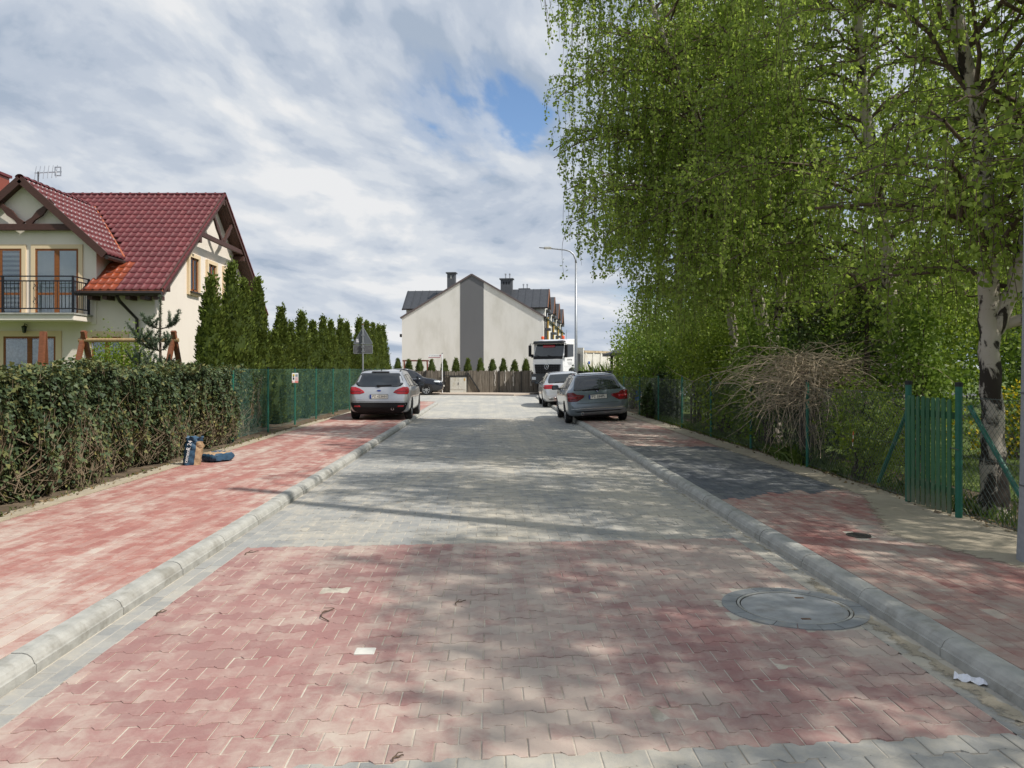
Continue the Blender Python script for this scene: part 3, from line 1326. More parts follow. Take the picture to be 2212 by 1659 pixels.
def shaped_brace(a, b, w, d):
    """brace with the carved waist seen on these gables"""
    a, b = Vector(a), Vector(b)
    mbx = HB()
    n = 8
    ax = (b - a)
    side = Vector((0, -ax.z, ax.y)).normalized() if abs(ax.x) < abs(ax.y) else Vector((-ax.z, 0, ax.x)).normalized()
    nor = ax.normalized().cross(side).normalized()
    vs, fs = [], []
    for i in range(n + 1):
        t = i / n
        ww = w * (1.0 + 0.28 * math.cos(t * 4 * math.pi))
        p = a + ax * t
        vs += [p + side * ww / 2 + nor * d / 2, p - side * ww / 2 + nor * d / 2, p - side * ww / 2 - nor * d / 2, p + side * ww / 2 - nor * d / 2]
    for i in range(n):
        for k in range(4):
            k2 = (k + 1) % 4
            fs.append((i * 4 + k, i * 4 + k2, i * 4 + 4 + k2, i * 4 + 4 + k))
    fs += [(3, 2, 1, 0), (4 * n, 4 * n + 1, 4 * n + 2, 4 * n + 3)]
    mbx.add(vs, fs)
    return mbx


mb = HB()
mb.bar((HX1 - 0.07, 27.2, 6.32), (HX1 - 0.07, 2 * HYR - 27.2, 6.32), 0.1, 0.17)
mb.build('collar_beam', M_WOODD, roof, bevel=0.01)
for sg in (-1, 1):
    shaped_brace((HX1 - 0.07, HYR + sg * 0.08, 6.38), (HX1 - 0.07, HYR + sg * 1.1, 7.28), 0.15, 0.08).build('brace', M_WOODD, roof)
mb = HB()
mb.bar((DX - 1.62, DYF + 0.1, 5.99), (DX + 1.62, DYF + 0.1, 5.99), 0.1, 0.2)
mb.build('collar_beam', M_WOODD, droof, bevel=0.01)
for sg in (-1, 1):
    shaped_brace((DX + sg * 0.08 + 0.1, DYF + 0.1, 6.07), (DX + sg * 0.85 + 0.1, DYF + 0.1, 6.78), 0.17, 0.09).build('brace', M_WOODD, droof)
# gutters and downpipe
mb = HB()
mb.tube([(-12.6, 23.93, HZE - 0.1), (HX1 + 0.02, 23.93, HZE - 0.1)], 0.075, 8)
g = mb.build('gutter', M_GUT, roof)
mb = HB()
mb.tube([(DX + DHW + 0.07, DYF, DZ - DT * DHW - 0.12), (DX + DHW + 0.07, 25.45, DZ - DT * DHW - 0.12)], 0.065, 8)
mb.build('gutter', M_GUT, droof)
mb = HB()
mb.tube([(-11.35, 23.95, HZE - 0.18), (-11.35, 24.1, HZE - 0.32), (-10.95, 24.4, HZE - 0.85), (-10.95, 24.42, 0.1)], 0.05, 8)
mb.build('downpipe', M_GUT, house)
for xx in (-12.2, -11.75, -11.05, -10.6, -10.2):
    mb = HB()
    mb.bbox((xx - 0.07, 23.98, HZE - 0.28), (xx + 0.07, 24.5, HZE - 0.15))
    mb.build('rafter_end', M_WOODD, roof)


def frame_rect(mb, x0, x1, z0, z1, y0, y1, w):
    """four bars round an opening in an x-z wall plane"""
    mb.bbox((x0, y0, z0), (x1, y1, z0 + w))
    mb.bbox((x0, y0, z1 - w), (x1, y1, z1))
    mb.bbox((x0, y0, z0 + w), (x0 + w, y1, z1 - w))
    mb.bbox((x1 - w, y0, z0 + w), (x1, y1, z1 - w))


def front_window(x0, x1, z0, z1, yw, leaves, blind, name='window', bars=(), trim=0.13, curtain=None):
    """window in a wall facing the camera; yw = wall plane"""
    mb = HB()
    frame_rect(mb, x0 - trim, x1 + trim, z0 - trim * 0.6, z1 + trim, yw - 0.045, yw + 0.01, trim)
    w = mb.build(name, M_TRIM, house)
    mb = HB()
    mb.bbox((x0, yw - 0.008, z0), (x1, yw + 0.02, z1))
    if curtain is None:
        mb.build('blind', blind, w)
    else:
        mb.build('dark_room', M_DARK, w)
    mb = HB()
    frame_rect(mb, x0, x1, z0, z1, yw - 0.032, yw - 0.002, 0.065)
    n = leaves
    for k in range(1, n):
        xx = x0 + (x1 - x0) * k / n
        mb.bbox((xx - 0.075, yw - 0.036, z0 + 0.05), (xx + 0.075, yw - 0.003, z1 - 0.05))
    for bz in bars:
        mb.bbox((x0 + 0.05, yw - 0.034, bz - 0.035), (x1 - 0.05, yw - 0.004, bz + 0.035))
    mb.build('frame', M_WOODM, w)
    for k in range(n):
        a = x0 + (x1 - x0) * k / n + 0.07
        b_ = x0 + (x1 - x0) * (k + 1) / n - 0.07
        if curtain is not None:
            q = HB()
            for i in range(12):
                xa = a + (b_ - a) * i / 12
                xb = a + (b_ - a) * (i + 1) / 12
                d0, d1 = 0.006 * math.sin(i * 1.7), 0.006 * math.sin((i + 1) * 1.7)
                q.quad((xa, yw - 0.014 + d0, z0 + 0.05), (xb, yw - 0.014 + d1, z0 + 0.05), (xb, yw - 0.014 + d1, z1 - 0.1), (xa, yw - 0.014 + d0, z1 - 0.1))
            q.build('curtain', curtain, w)
        m2 = HB()
        m2.bbox((a, yw - 0.026, z0 + 0.06), (b_, yw - 0.022, z1 - 0.06))
        m2.build('pane', M_PANE, w)
    return w


def pane_mat():
    b = NB('clear_pane')
    tr = b.N('ShaderNodeBsdfTransparent')
    tr.inputs[0].default_value = (0.90, 0.93, 0.94, 1)
    gl = b.N('ShaderNodeBsdfGlossy')
    gl.inputs['Roughness'].default_value = 0.03
    fr = b.N('ShaderNodeFresnel')
    fr.inputs[0].default_value = 1.6
    n = b.noise(b.pos(), 1.0, 2)
    f2 = b.math('ADD', fr.outputs[0], b.math('MULTIPLY', n, 0.12))
    mx = b.N('ShaderNodeMixShader')
    b.L(f2, mx.inputs[0])
    b.L(tr.outputs[0], mx.inputs[1])
    b.L(gl.outputs[0], mx.inputs[2])
    return b.done(mx.outputs[0])


M_PANE = pane_mat()


def striped_blind():
    b = NB('day_night_blind')
    sx = b.N('ShaderNodeSeparateXYZ')
    b.L(b.pos(), sx.inputs[0])
    s = b.math('SINE', b.math('MULTIPLY', sx.outputs[2], 44.0))
    n = b.noise(b.pos(), 3, 3)
    c = b.mix(b.step(s, -0.2, 0.2), (0.25, 0.28, 0.32), (0.82, 0.84, 0.86))
    c = b.mix(b.step(n, 0.3, 0.8, 0, 0.3), c, (0.55, 0.58, 0.62))
    return b.done(b.principled(c, 0.7))


M_STRIPE = striped_blind()
front_window(-14.12, -12.78, 3.3, 5.35, WY0 - 0.03, 2, M_BLIND, 'balcony_door', bars=(3.95,))
front_window(-15.9, -14.54, 3.3, 5.35, WY0 - 0.03, 2, M_STRIPE, 'balcony_door', bars=(3.95,))
front_window(-15.12, -13.5, 0.7, 2.63, WY0, 2, None, 'terrace_door', trim=0.17, curtain=M_CURT)
front_window(-12.38, -11.42, 1.1, 2.62, WY0, 2, None, 'window', trim=0.17, curtain=M_CURT)
# windows of the side gable (wall plane x = WX1)
for (y0, y1) in ((27.2, 28.02), (28.98, 29.8), (30.76, 31.6)):
    z0, z1 = 4.32, 5.5
    mb = HB()
    for (a, b_) in (((y0 - 0.13, z0 - 0.13), (y1 + 0.13, z0)), ((y0 - 0.13, z1), (y1 + 0.13, z1 + 0.13)), ((y0 - 0.13, z0), (y0, z1)), ((y1, z0), (y1 + 0.13, z1))):
        mb.bbox((WX1 - 0.01, a[0], a[1]), (WX1 + 0.09, b_[0], b_[1]))
    w = mb.build('window', M_TRIM, house)
    mb = HB()
    mb.bbox((WX1 - 0.005, y0, z0), (WX1 + 0.006, y1, z1))
    mb.build('blind', M_BLIND, w)
    mb = HB()
    for (a, b_) in (((y0, z0), (y1, z0 + 0.07)), ((y0, z1 - 0.07), (y1, z1)), ((y0, z0), (y0 + 0.07, z1)), ((y1 - 0.07, z0), (y1, z1)), (((y0 + y1) / 2 - 0.05, z0), ((y0 + y1) / 2 + 0.05, z1))):
        mb.bbox((WX1 + 0.0, a[0], a[1]), (WX1 + 0.03, b_[0], b_[1]))
    mb.build('frame', M_WOODM, w)
    mb = HB()
    mb.bbox((WX1 + 0.014, y0 + 0.06, z0 + 0.06), (WX1 + 0.018, y1 - 0.06, z1 - 0.06))
    mb.build('pane', M_PANE, w)
    mb = HB()
    mb.bbox((WX1 + 0.0, y0 - 0.06, z0 - 0.05), (WX1 + 0.16, y1 + 0.06, z0 - 0.01))
    mb.build('sill', M_GUT, w)

# balcony
BX1, BX0, BY = -12.37, -16.5, 23.4
mb = HB()
mb.bbox((BX0, BY, 3.06), (BX1, WY0, 3.24))
balc = mb.build('balcony', M_WALL, house, bevel=0.02)
mb = HB()
mb.bbox((BX0 - 0.03, BY - 0.05, 3.24), (BX1 + 0.03, WY0, 3.29))
mb.build('deck_edge', M_KERB, balc)
for (a, b_) in (((BX0, BY + 0.06), (BX1 - 0.06, BY + 0.06)), ((BX1 - 0.06, BY + 0.06), (BX1 - 0.06, WY0 - 0.1))):
    for zz in (3.42, 4.24, 4.38):
        mb = HB()
        mb.bar((a[0], a[1], zz), (b_[0], b_[1], zz), 0.04, 0.035)
        mb.build('rail', M_RAIL, balc)
    d = Vector((b_[0] - a[0], b_[1] - a[1], 0))
    L_ = d.length
    k = int(L_ / 0.115)
    for i in range(1, k):
        p = Vector((a[0], a[1], 0)) + d * (i / k)
        mb = HB()
        mb.cyl((p.x, p.y, 3.42), (p.x, p.y, 4.24), 0.009, 5)
        mb.build('baluster', M_RAIL, balc)
for (px, py) in ((BX1 - 0.06, BY + 0.06), (BX1 - 2.15, BY + 0.06), (BX1 - 0.06, WY0 - 0.12)):
    mb = HB()
    mb.bar((px, py, 3.28), (px, py, 4.4), 0.055)
    mb.build('rail_post', M_RAIL, balc)
for px in (-14.72, -13.55):
    for pz in (3.66, 4.06):
        for sx in (-1, 1):
            mb = HB()
            pts = [(px + sx * (0.015 + 0.05 * math.sin(t * 0.55)) * (1 if t < 5 else 0.8), BY + 0.06, pz - 0.10 + 0.2 * t / 9) for t in range(10)]
            mb.tube(pts, 0.008, 5)
            mb.build('scroll', M_RAIL, balc)
# wall lantern
mb = HB()
mb.tube([(-14.4, WY0, 2.98), (-14.4, WY0 - 0.14, 3.02), (-14.4, WY0 - 0.16, 2.97)], 0.012, 6)
lan = mb.build('wall_lantern', M_RAIL, house)
mb = HB()
mb.lathe([(0.0, 0.12), (0.09, 0.07), (0.10, 0.05)], c=(-14.4, WY0 - 0.16, 2.86), n=6)
mb.build('lantern_cap', M_RAIL, lan)
mb = HB()
mb.lathe([(0.085, 0.05), (0.055, -0.12), (0.0, -0.14)], c=(-14.4, WY0 - 0.16, 2.86), n=6)
mb.build('lantern_glass', M_GLASS, lan)
# aerial
M_ALU = pm('aluminium', (0.5, 0.5, 0.52), 0.1, 20, 0.35, metal=0.8)
ax_, ay_, az_ = -15.5, 27.0, 7.6
az_ = 8.35
mb = HB()
mb.cyl((ax_, ay_, 6.8), (ax_, ay_, 8.38), 0.02, 6)
ant = mb.build('aerial', M_GUT, house)
mb = HB()
mb.bar((ax_ - 0.12, ay_, az_ - 0.02), (ax_ + 0.75, ay_ + 0.1, az_ + 0.05), 0.03)
mb.build('boom', M_ALU, ant)
for k in range(6):
    p = Vector((ax_ - 0.1 + k * 0.14, ay_ + 0.01 * k, az_ - 0.02 + k * 0.012))
    mb = HB()
    mb.tube([p + Vector((0.07, -0.16, -0.24)), p, p + Vector((-0.04, 0.14, 0.26))], 0.011, 5)
    mb.build('element', M_ALU, ant)
mb = HB()
frame_rect(mb, ax_ + 0.56, ax_ + 0.78, az_ - 0.12, az_ + 0.2, ay_, ay_ + 0.03, 0.03)
mb.build('reflector', M_ALU, ant)
# chimney stack at the far end of the ridge
mb = HB()
mb.bbox((-19.35, 29.9, 6.6), (-18.62, 30.5, 9.0))
ch = mb.build('chimney', M_TILE2, house)
mb = HB()
mb.bbox((-19.42, 29.83, 9.0), (-18.55, 30.57, 9.1))
mb.build('chimney_cap', M_TILE, ch)
# ================================================================== terrace beyond the junction
M_TW = plaster_mat('off_white_render', (0.77, 0.75, 0.70), (0.64, 0.62, 0.56), 1.0)
M_TG = plaster_mat('grey_render', (0.155, 0.158, 0.165), (0.14, 0.142, 0.148))
M_SEAM = pm('standing_seam_metal', (0.085, 0.09, 0.10), 0.08, 5, 0.45, metal=0.5)
M_CHIM = pm('dark_grey_chimney', (0.10, 0.105, 0.115), 0.1, 10, 0.7)
M_VERGE = pm('verge_sheet', (0.13, 0.105, 0.105), 0.08, 10, 0.6)
M_YEL = wood_mat('yellow_wood_panel', (0.55, 0.33, 0.06))
M_ORW = wood_mat('orange_larch', (0.22, 0.095, 0.05))
TO = Vector((-1.54, 64.0, 0.0))
TRZ = R(-8.2)
ter = thing('terraced_house', 'long off-white terrace with grey stripe on its gable and dark metal roof', 'building', TO, rz=TRZ)
HW, ZE, ZR, TLN = 5.82, 5.82, 9.24, 31.0
tt = (ZR - ZE) / HW
mb = MB()
mb.prism([(-HW, 0), (HW, 0), (HW, ZE), (0, ZR), (-HW, ZE)], 'Y', 0, TLN)
mb.build('wall', M_TW, ter)
mb = MB()
mb.prism([(-0.95, 0), (0.98, 0), (0.98, ZR - tt * 0.98 - 0.01), (0, ZR - 0.01), (-0.95, ZR - tt * 0.95 - 0.01)], 'Y', -0.015, 0.3)
mb.build('grey_stripe', M_TG, ter)
mb = MB()
for sg in (1, -1):
    mb.prism([(0, ZR + 0.02), (0, ZR + 0.10), (sg * (HW + 0.12), ZE + 0.03 - 0.07 * 0), (sg * (HW + 0.12), ZE - 0.05)], 'Y', -0.06, TLN)
mr = mb.build('roof', M_SEAM, ter)
for sg in (1, -1):
    mb = MB()
    mb.bar((sg * (HW + 0.12), -0.075, ZE - 0.01), (0, -0.075, ZR + 0.06), 0.05, 0.13, up=(sg * 0.5, 0, 1))
    mb.build('verge_trim', M_VERGE, mr)
# cross-gable dormers on both long sides
DRZ, DEZ, DW = 8.25, 6.66, 1.75
for i in range(4):
    yc = 3.05 + 7.5 * i
    for sg in ((1, -1) if i < 2 else (1,)):
        xf = sg * (HW + 0.02)
        mb = MB()
        xi = sg * (HW - (DEZ - ZE) / tt - 0.6)
        mb.prism([(yc - DW + 0.2, ZE - 0.4), (yc + DW - 0.2, ZE - 0.4), (yc + DW - 0.2, DEZ), (yc, DRZ - 0.12), (yc - DW + 0.2, DEZ)], 'X', min(xi, xf), max(xi, xf))
        dw = mb.build('dormer_wall', M_TW, ter)
        xr = sg * (ZR - DRZ) / tt * 0.6
        xo = xf + sg * 0.28
        for s2 in (-1, 1):
            mb = MB()
            e = (DRZ - DEZ) / DW
            pts = [(xr, yc, DRZ + 0.08), (xo, yc, DRZ + 0.08), (xo, yc + s2 * (DW + 0.12), DEZ - 0.02), (xr, yc + s2 * (DW + 0.12), DEZ - 0.02)]
            mb.add(pts + [(a, b_, c - 0.09) for a, b_, c in pts], [(0, 1, 2, 3), (7, 6, 5, 4), (0, 4, 5, 1), (1, 5, 6, 2), (2, 6, 7, 3), (3, 7, 4, 0)])
            dr = mb.build('dormer_roof', M_SEAM, ter)
            if s2 == -1 and i == 0:
                k = 0
                xx = xo - sg * 0.1
                while abs(xx) > abs(xr) + 0.1:
                    mb = MB()
                    mb.bar((xx, yc, DRZ + 0.10), (xx, yc - (DW + 0.12), DEZ + 0.0), 0.03, 0.05)
                    mb.build('seam', M_SEAM, dr)
                    xx -= sg * 0.62
            mb = MB()
            mb.bar((xo - sg * 0.02, yc, DRZ), (xo - sg * 0.02, yc + s2 * (DW + 0.12), DEZ - 0.08), 0.06, 0.12)
            mb.build('gable_board', M_ORW if sg == 1 else M_SEAM, dr)
        mb = MB()
        mb.bar((xr, yc - DW - 0.16, DEZ - 0.05), (xo, yc - DW - 0.16, DEZ - 0.05), 0.12, 0.1)
        mb.build('gutter', M_GUT, dw)
        if sg == 1:
            # tall window with timber shutter, canopy and box
            mb = MB()
            mb.bbox((HW + 0.0, yc - 0.5, 3.6), (HW + 0.10, yc + 0.75, 6.4))
            w = mb.build('window', M_SEAM, ter)
            mb = MB()
            mb.bbox((HW + 0.10, yc - 0.4, 3.7), (HW + 0.11, yc + 0.25, 6.3))
            mb.build('pane', M_GLASS, w)
            mb = MB()
            mb.bbox((HW + 0.10, yc + 0.28, 3.3), (HW + 0.16, yc + 0.95, 6.0))
            mb.build('shutter', M_YEL, w)
            mb = MB()
            mb.bbox((HW + 0.05, yc - 0.7, 6.4), (HW + 0.35, yc + 0.9, 6.58))
            mb.build('canopy', M_SEAM, w)
            mb = MB()
            mb.bbox((HW + 0.02, yc - 2.2, 4.75), (HW + 0.5, yc - 1.1, 4.95))
            mb.build('door_canopy', M_SEAM, ter)
            mb = MB()
            mb.bbox((HW + 0.02, yc - 2.1, 2.6), (HW + 0.08, yc - 1.2, 4.7))
            mb.build('window', M_SEAM, ter)
mb = MB()
mb.tube([(HW + 0.1, 0.3, ZE - 0.1), (HW + 0.08, 0.3, 0.1)], 0.06, 6)
mb.build('downpipe', M_GUT, ter)
mb = MB()
mb.tube([(HW + 0.15, -0.05, ZE - 0.04), (HW + 0.15, TLN, ZE - 0.04)], 0.08, 6)
mb.build('gutter', M_GUT, ter)
mb = MB()
mb.bbox((-HW - 0.5, 1.2, 4.3), (-HW, 1.9, 4.55))
mb.build('side_canopy', M_GUT, ter)
for (cx, cy, w, h, vents, fl) in ((-2.05, 2.0, 0.66, 9.62, 1, 0), (2.5, 3.0, 0.98, 9.15, 3, 2), (3.35, 9.5, 0.85, 8.95, 2, 2), (4.2, 17.0, 0.8, 9.0, 2, 1)):
    mb = MB()
    mb.bbox((cx - w / 2, cy - 0.3, 6.5), (cx + w / 2, cy + 0.3, h))
    c = mb.build('chimney', M_CHIM, ter)
    mb = MB()
    mb.bbox((cx - w / 2 - 0.1, cy - 0.4, h), (cx + w / 2 + 0.1, cy + 0.4, h + 0.1))
    mb.build('chimney_cap', M_CHIM, c)
    for k in range(vents):
        xx = cx + (k - (vents - 1) / 2) * 0.22
        mb = MB()
        mb.bbox((xx - 0.05, cy - 0.306, h - 0.42), (xx + 0.05, cy - 0.29, h - 0.18))
        mb.build('vent', M_PALE if vents == 1 else M_DARK, c)
    for k in range(fl):
        xx = cx - 0.1 + k * 0.35
        mb = MB()
        mb.lathe([(0.05, 0), (0.05, 0.3), (0.08, 0.32), (0.08, 0.42), (0.0, 0.46)], c=(xx, cy, h + 0.1), n=8)
        mb.build('flue', M_ALU, c)

# brushwood fence across the junction


def brush_mat():
    b = NB('brushwood')
    co = b.pos()
    n = b.noise(b.mapping(co, (9, 1, 0.5)), 4.0, 6, 0.7, 0.3)
    n2 = b.noise(co, 1.1, 4, 0.6)
    c = b.mix(b.step(n, 0.25, 0.75), (0.075, 0.062, 0.048), (0.25, 0.22, 0.18))
    c = b.mix(b.step(n2, 0.4, 0.7, 0, 0.35), c, (0.21, 0.185, 0.15))
    return b.done(b.principled(c, 0.95, 0, b.bump(n, 0.9, 0.03), 0.1))


M_BRUSH = brush_mat()
M_POSTD = pm('dark_post', (0.02, 0.021, 0.022), 0.1, 20, 0.5)
FY = 51.9
bf = thing('brushwood_fence', 'weathered brown brushwood fence with dark posts across the junction', 'fence', (-1.0, FY, 0.08))
fx0, fx1 = -9.2, 3.4
px = fx0
posts = [-9.2, -7.4, -5.6, -4.3, -3.02, -1.55, 0.55, 2.0, 3.3]
for a, b_ in zip(posts[:-1], posts[1:]):
    mb = MB(off=(-1.0, FY, 0.08))
    n = int((b_ - a) / 0.06)
    top0 = 1.50 + random.uniform(-0.03, 0.04)
    # uneven bundle of upright twigs: a corrugated slab
    prof = []
    for k in range(n + 1):
        prof.append((a + 0.02 + (b_ - a - 0.04) * k / n, FY - 0.02 + random.uniform(-0.025, 0.015), top0 + random.uniform(-0.05, 0.03) - (0.10 if random.random() < 0.06 else 0)))
    for k in range(n):
        (x0_, y0_, z0_), (x1_, y1_, z1_) = prof[k], prof[k + 1]
        mb.quad((x0_, y0_, 0.06), (x1_, y1_, 0.06), (x1_, y1_, z1_), (x0_, y0_, z0_))
        mb.quad((x0_, y0_ + 0.05, 0.06), (x1_, y1_ + 0.05, 0.06), (x1_, y1_ + 0.05, z1_), (x0_, y0_ + 0.05, z0_))
        mb.quad((x0_, y0_, z0_), (x1_, y1_, z1_), (x1_, y1_ + 0.05, z1_), (x0_, y0_ + 0.05, z0_))
    mb.build('brush_panel', M_BRUSH, bf)
for p in posts:
    mb = MB(off=(-1.0, FY, 0.08))
    mb.bar((p, FY - 0.08, 0.05), (p, FY - 0.08, 1.52), 0.05)
    mb.build('post', M_POSTD, bf)
mb = MB(off=(-1.0, FY, 0.08))
mb.bar((-1.5, FY - 0.1, 1.35), (-0.72, FY - 0.1, 0.12), 0.08)
mb.build('brace', M_POSTD, bf)
mb = MB(off=(-1.0, FY, 0.08))
mb.bar((-3.3, FY - 0.09, 1.17), (-1.55, FY - 0.09, 1.17), 0.04)
mb.build('rail', M_POSTD, bf)
M_PEEL = pm('peeling_bark', (0.46, 0.43, 0.38), 0.15, 20, 0.9)
for px in (0.28, 0.95, 1.5, 2.65):
    mb = MB(off=(-1.0, FY, 0.08))
    zz = 1.48
    for k in range(7):
        mb.box((px + random.uniform(-0.03, 0.03), FY - 0.055, zz - k * 0.15), (random.uniform(0.03, 0.09), 0.012, 0.16))
    mb.build('pale_strip', M_PEEL, bf)
# meter cabinet
M_CABW = pm('white_cabinet', (0.60, 0.59, 0.53), 0.05, 10, 0.6, grime=(0.5, 0.46, 0.36), gscale=3)
cab = thing('meter_cabinet', 'white double-door meter cabinet set in the brushwood fence', 'cabinet', (-2.13, 51.55, 0.08))
mb = MB()
mb.bbox((-0.53, 0, 0.0), (0.53, 0.28, 1.02))
mb.build('body', M_CABW, cab)
mb = MB()
mb.bbox((-0.56, -0.04, 1.02), (0.56, 0.30, 1.07))
mb.build('lid', M_POSTD, cab)
for k in range(2):
    mb = MB()
    x0_ = -0.5 + k * 0.51
    mb.bbox((x0_, -0.02, 0.2), (x0_ + 0.49, 0.0, 0.99))
    d = mb.build('door', M_CABW, cab)
    for j in range(1, 7):
        mb = MB()
        mb.bbox((x0_ + j * 0.07 - 0.008, -0.026, 0.24), (x0_ + j * 0.07 + 0.008, -0.02, 0.95))
        mb.build('rib', M_CABW, d)
mb = MB()
mb.bbox((-0.01, -0.04, 0.5), (0.035, -0.02, 0.66))
mb.build('lock', M_CHIM, cab)
mb = MB()
mb.bbox((0.38, -0.03, 0.78), (0.47, -0.021, 0.93))
mb.build('sticker', M_YEL, cab)
# street name sign
M_WHT = pm('white_paint', (0.80, 0.80, 0.79), 0.03, 20, 0.4)
M_SIGNR = pm('maroon_print', (0.25, 0.02, 0.05), 0.05, 20, 0.5)
M_INK = pm('dark_ink', (0.03, 0.03, 0.045), 0.05, 20, 0.6)
ss = thing('street_sign', 'white street-name sign on a slim white post at the junction', 'street sign', (-3.09, 50.3, 0.08))
mb = MB()
mb.cyl((0, 0, 0), (0, 0, 2.5), 0.03, 8)
mb.build('post', M_WHT, ss)
mb = MB()
mb.cyl((0, 0, 2.5), (0, 0, 2.56), 0.035, 8)
mb.build('post_cap', M_CHIM, ss)
mb = MB()
mb.bbox((-0.88, -0.012, 2.28), (-0.03, 0.012, 2.46))
pl_ = mb.build('plate', M_WHT, ss)
mb = MB()
mb.bbox((-0.88, -0.018, 2.255), (-0.12, 0.014, 2.295))
mb.build('maroon_band', M_SIGNR, pl_)
mb = MB()
mb.prism([(-0.17, 2.44), (-0.09, 2.44), (-0.09, 2.36), (-0.13, 2.31), (-0.17, 2.36)], 'Y', -0.02, -0.01)
mb.build('crest', M_SIGNR, pl_)
text_obj('lettering', 'ul. Lawendowa', 0.105, M_INK, pl_, (-0.52, -0.0135, 2.38))
# timber swing frame behind the small thujas
M_REDW = wood_mat('red_stained_wood', (0.16, 0.04, 0.025))
sw = thing('swing_frame', 'small red timber swing frame behind the brushwood fence', 'swing frame', (-5.1, 55.5, 0.0))
mb = MB()
mb.bar((-1.1, 0, 2.2), (0.75, 0, 2.2), 0.1)
mb.build('beam', M_REDW, sw)
for sx in (-1.0, 0.62):
    for sy in (-0.5, 0.5):
        mb = MB()
        mb.bar((sx, 0, 2.22), (sx + 0.12, sy, -0.2), 0.09)
        mb.build('leg', M_REDW, sw)
# ================================================================== vegetation
def leaf_mat(name, stops, trans=0.35, rough=0.55, tcol=(0.25, 0.40, 0.05), spec=0.35):
    b = NB(name)
    r = b.attr('rnd')
    n = b.noise(b.pos(), 1.4, 3)
    f = b.math('ADD', b.math('MULTIPLY', r, 0.75), b.math('MULTIPLY', n, 0.25))
    c = b.ramp(f, stops)
    p = b.principled(c, rough, 0, None, spec)
    t = b.N('ShaderNodeBsdfTranslucent')
    b.L(b.mix(0.5, c, tcol), t.inputs[0])
    mx = b.N('ShaderNodeMixShader')
    mx.inputs[0].default_value = trans
    b.L(p, mx.inputs[1])
    b.L(t.outputs[0], mx.inputs[2])
    return b.done(mx.outputs[0])


M_BIRCH = leaf_mat('birch_leaf', [(0.0, (0.125, 0.175, 0.032)), (0.35, (0.205, 0.29, 0.052)), (0.7, (0.295, 0.39, 0.082)), (1.0, (0.44, 0.50, 0.17))], 0.6, 0.45, (0.46, 0.60, 0.09))
M_THUJA = leaf_mat('thuja_spray', [(0.0, (0.030, 0.042, 0.010)), (0.35, (0.085, 0.125, 0.022)), (0.75, (0.150, 0.195, 0.034)), (1.0, (0.23, 0.245, 0.06))], 0.25, 0.7, (0.12, 0.13, 0.03), 0.2)
M_IVY = leaf_mat('ivy_leaf', [(0.0, (0.028, 0.048, 0.024)), (0.45, (0.054, 0.086, 0.040)), (0.72, (0.090, 0.125, 0.050)), (0.86, (0.19, 0.18, 0.06)), (0.93, (0.40, 0.34, 0.13)), (1.0, (0.24, 0.14, 0.07))], 0.14, 0.55, (0.14, 0.16, 0.03), 0.3)
M_SHRUB = leaf_mat('shrub_leaf', [(0.0, (0.065, 0.11, 0.018)), (0.5, (0.13, 0.20, 0.028)), (1.0, (0.26, 0.33, 0.055))], 0.4, 0.5)
M_LIME = leaf_mat('lime_leaf', [(0.0, (0.07, 0.12, 0.014)), (0.5, (0.15, 0.22, 0.022)), (1.0, (0.27, 0.33, 0.045))], 0.4, 0.5, (0.35, 0.45, 0.05))
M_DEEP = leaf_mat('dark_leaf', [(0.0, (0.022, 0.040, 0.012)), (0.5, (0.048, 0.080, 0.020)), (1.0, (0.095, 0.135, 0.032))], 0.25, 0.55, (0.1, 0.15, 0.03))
M_PINE = leaf_mat('pine_needle', [(0.0, (0.05, 0.08, 0.05)), (0.6, (0.10, 0.14, 0.085)), (1.0, (0.19, 0.22, 0.13))], 0.1, 0.6, (0.12, 0.15, 0.08))
M_GRASS = leaf_mat('grass_blade', [(0.0, (0.045, 0.085, 0.014)), (0.6, (0.09, 0.15, 0.028)), (1.0, (0.20, 0.22, 0.06))], 0.3, 0.5)
M_YFLOW = leaf_mat('yellow_blossom', [(0.0, (0.45, 0.34, 0.01)), (1.0, (0.75, 0.60, 0.03))], 0.3, 0.6, (0.7, 0.55, 0.03))
M_WFLOW = leaf_mat('white_blossom', [(0.0, (0.65, 0.66, 0.60)), (1.0, (0.8, 0.8, 0.76))], 0.3, 0.6, (0.7, 0.7, 0.6))
M_BARKD = pm('brown_bark', (0.085, 0.065, 0.05), 0.35, 18, 0.95, bump=0.8, bscale=45)
M_STEM = pm('dry_stem', (0.40, 0.32, 0.225), 0.3, 14, 0.9)
M_IVYST = pm('ivy_stem', (0.17, 0.13, 0.085), 0.35, 14, 0.9)


def birch_bark():
    b = NB('birch_bark')
    co = b.pos()
    n = b.noise(b.mapping(co, (1, 1, 0.6)), 5.2, 7, 0.66, 0.55)
    lent = b.noise(b.mapping(co, (2, 2, 14)), 4.0, 4, 0.6)
    sx = b.N('ShaderNodeSeparateXYZ')
    b.L(co, sx.inputs[0])
    low = b.step(sx.outputs[2], 0.0, 2.6, 0.085, 0.0)
    dark = b.step(b.math('ADD', n, low), 0.53, 0.59)
    dl = b.step(lent, 0.62, 0.68, 0, 0.8)
    c = b.mix(b.noise(co, 3, 3), (0.52, 0.475, 0.41), (0.33, 0.28, 0.225))
    c = b.mix(b.math('MAXIMUM', dark, dl), c, (0.035, 0.028, 0.022))
    return b.done(b.principled(c, 0.8, 0, b.bump(b.math('SUBTRACT', n, dark), 0.6, 0.02), 0.25))


M_BBARK = birch_bark()
M_BTWIG = pm('birch_twig', (0.105, 0.075, 0.055), 0.3, 20, 0.9)


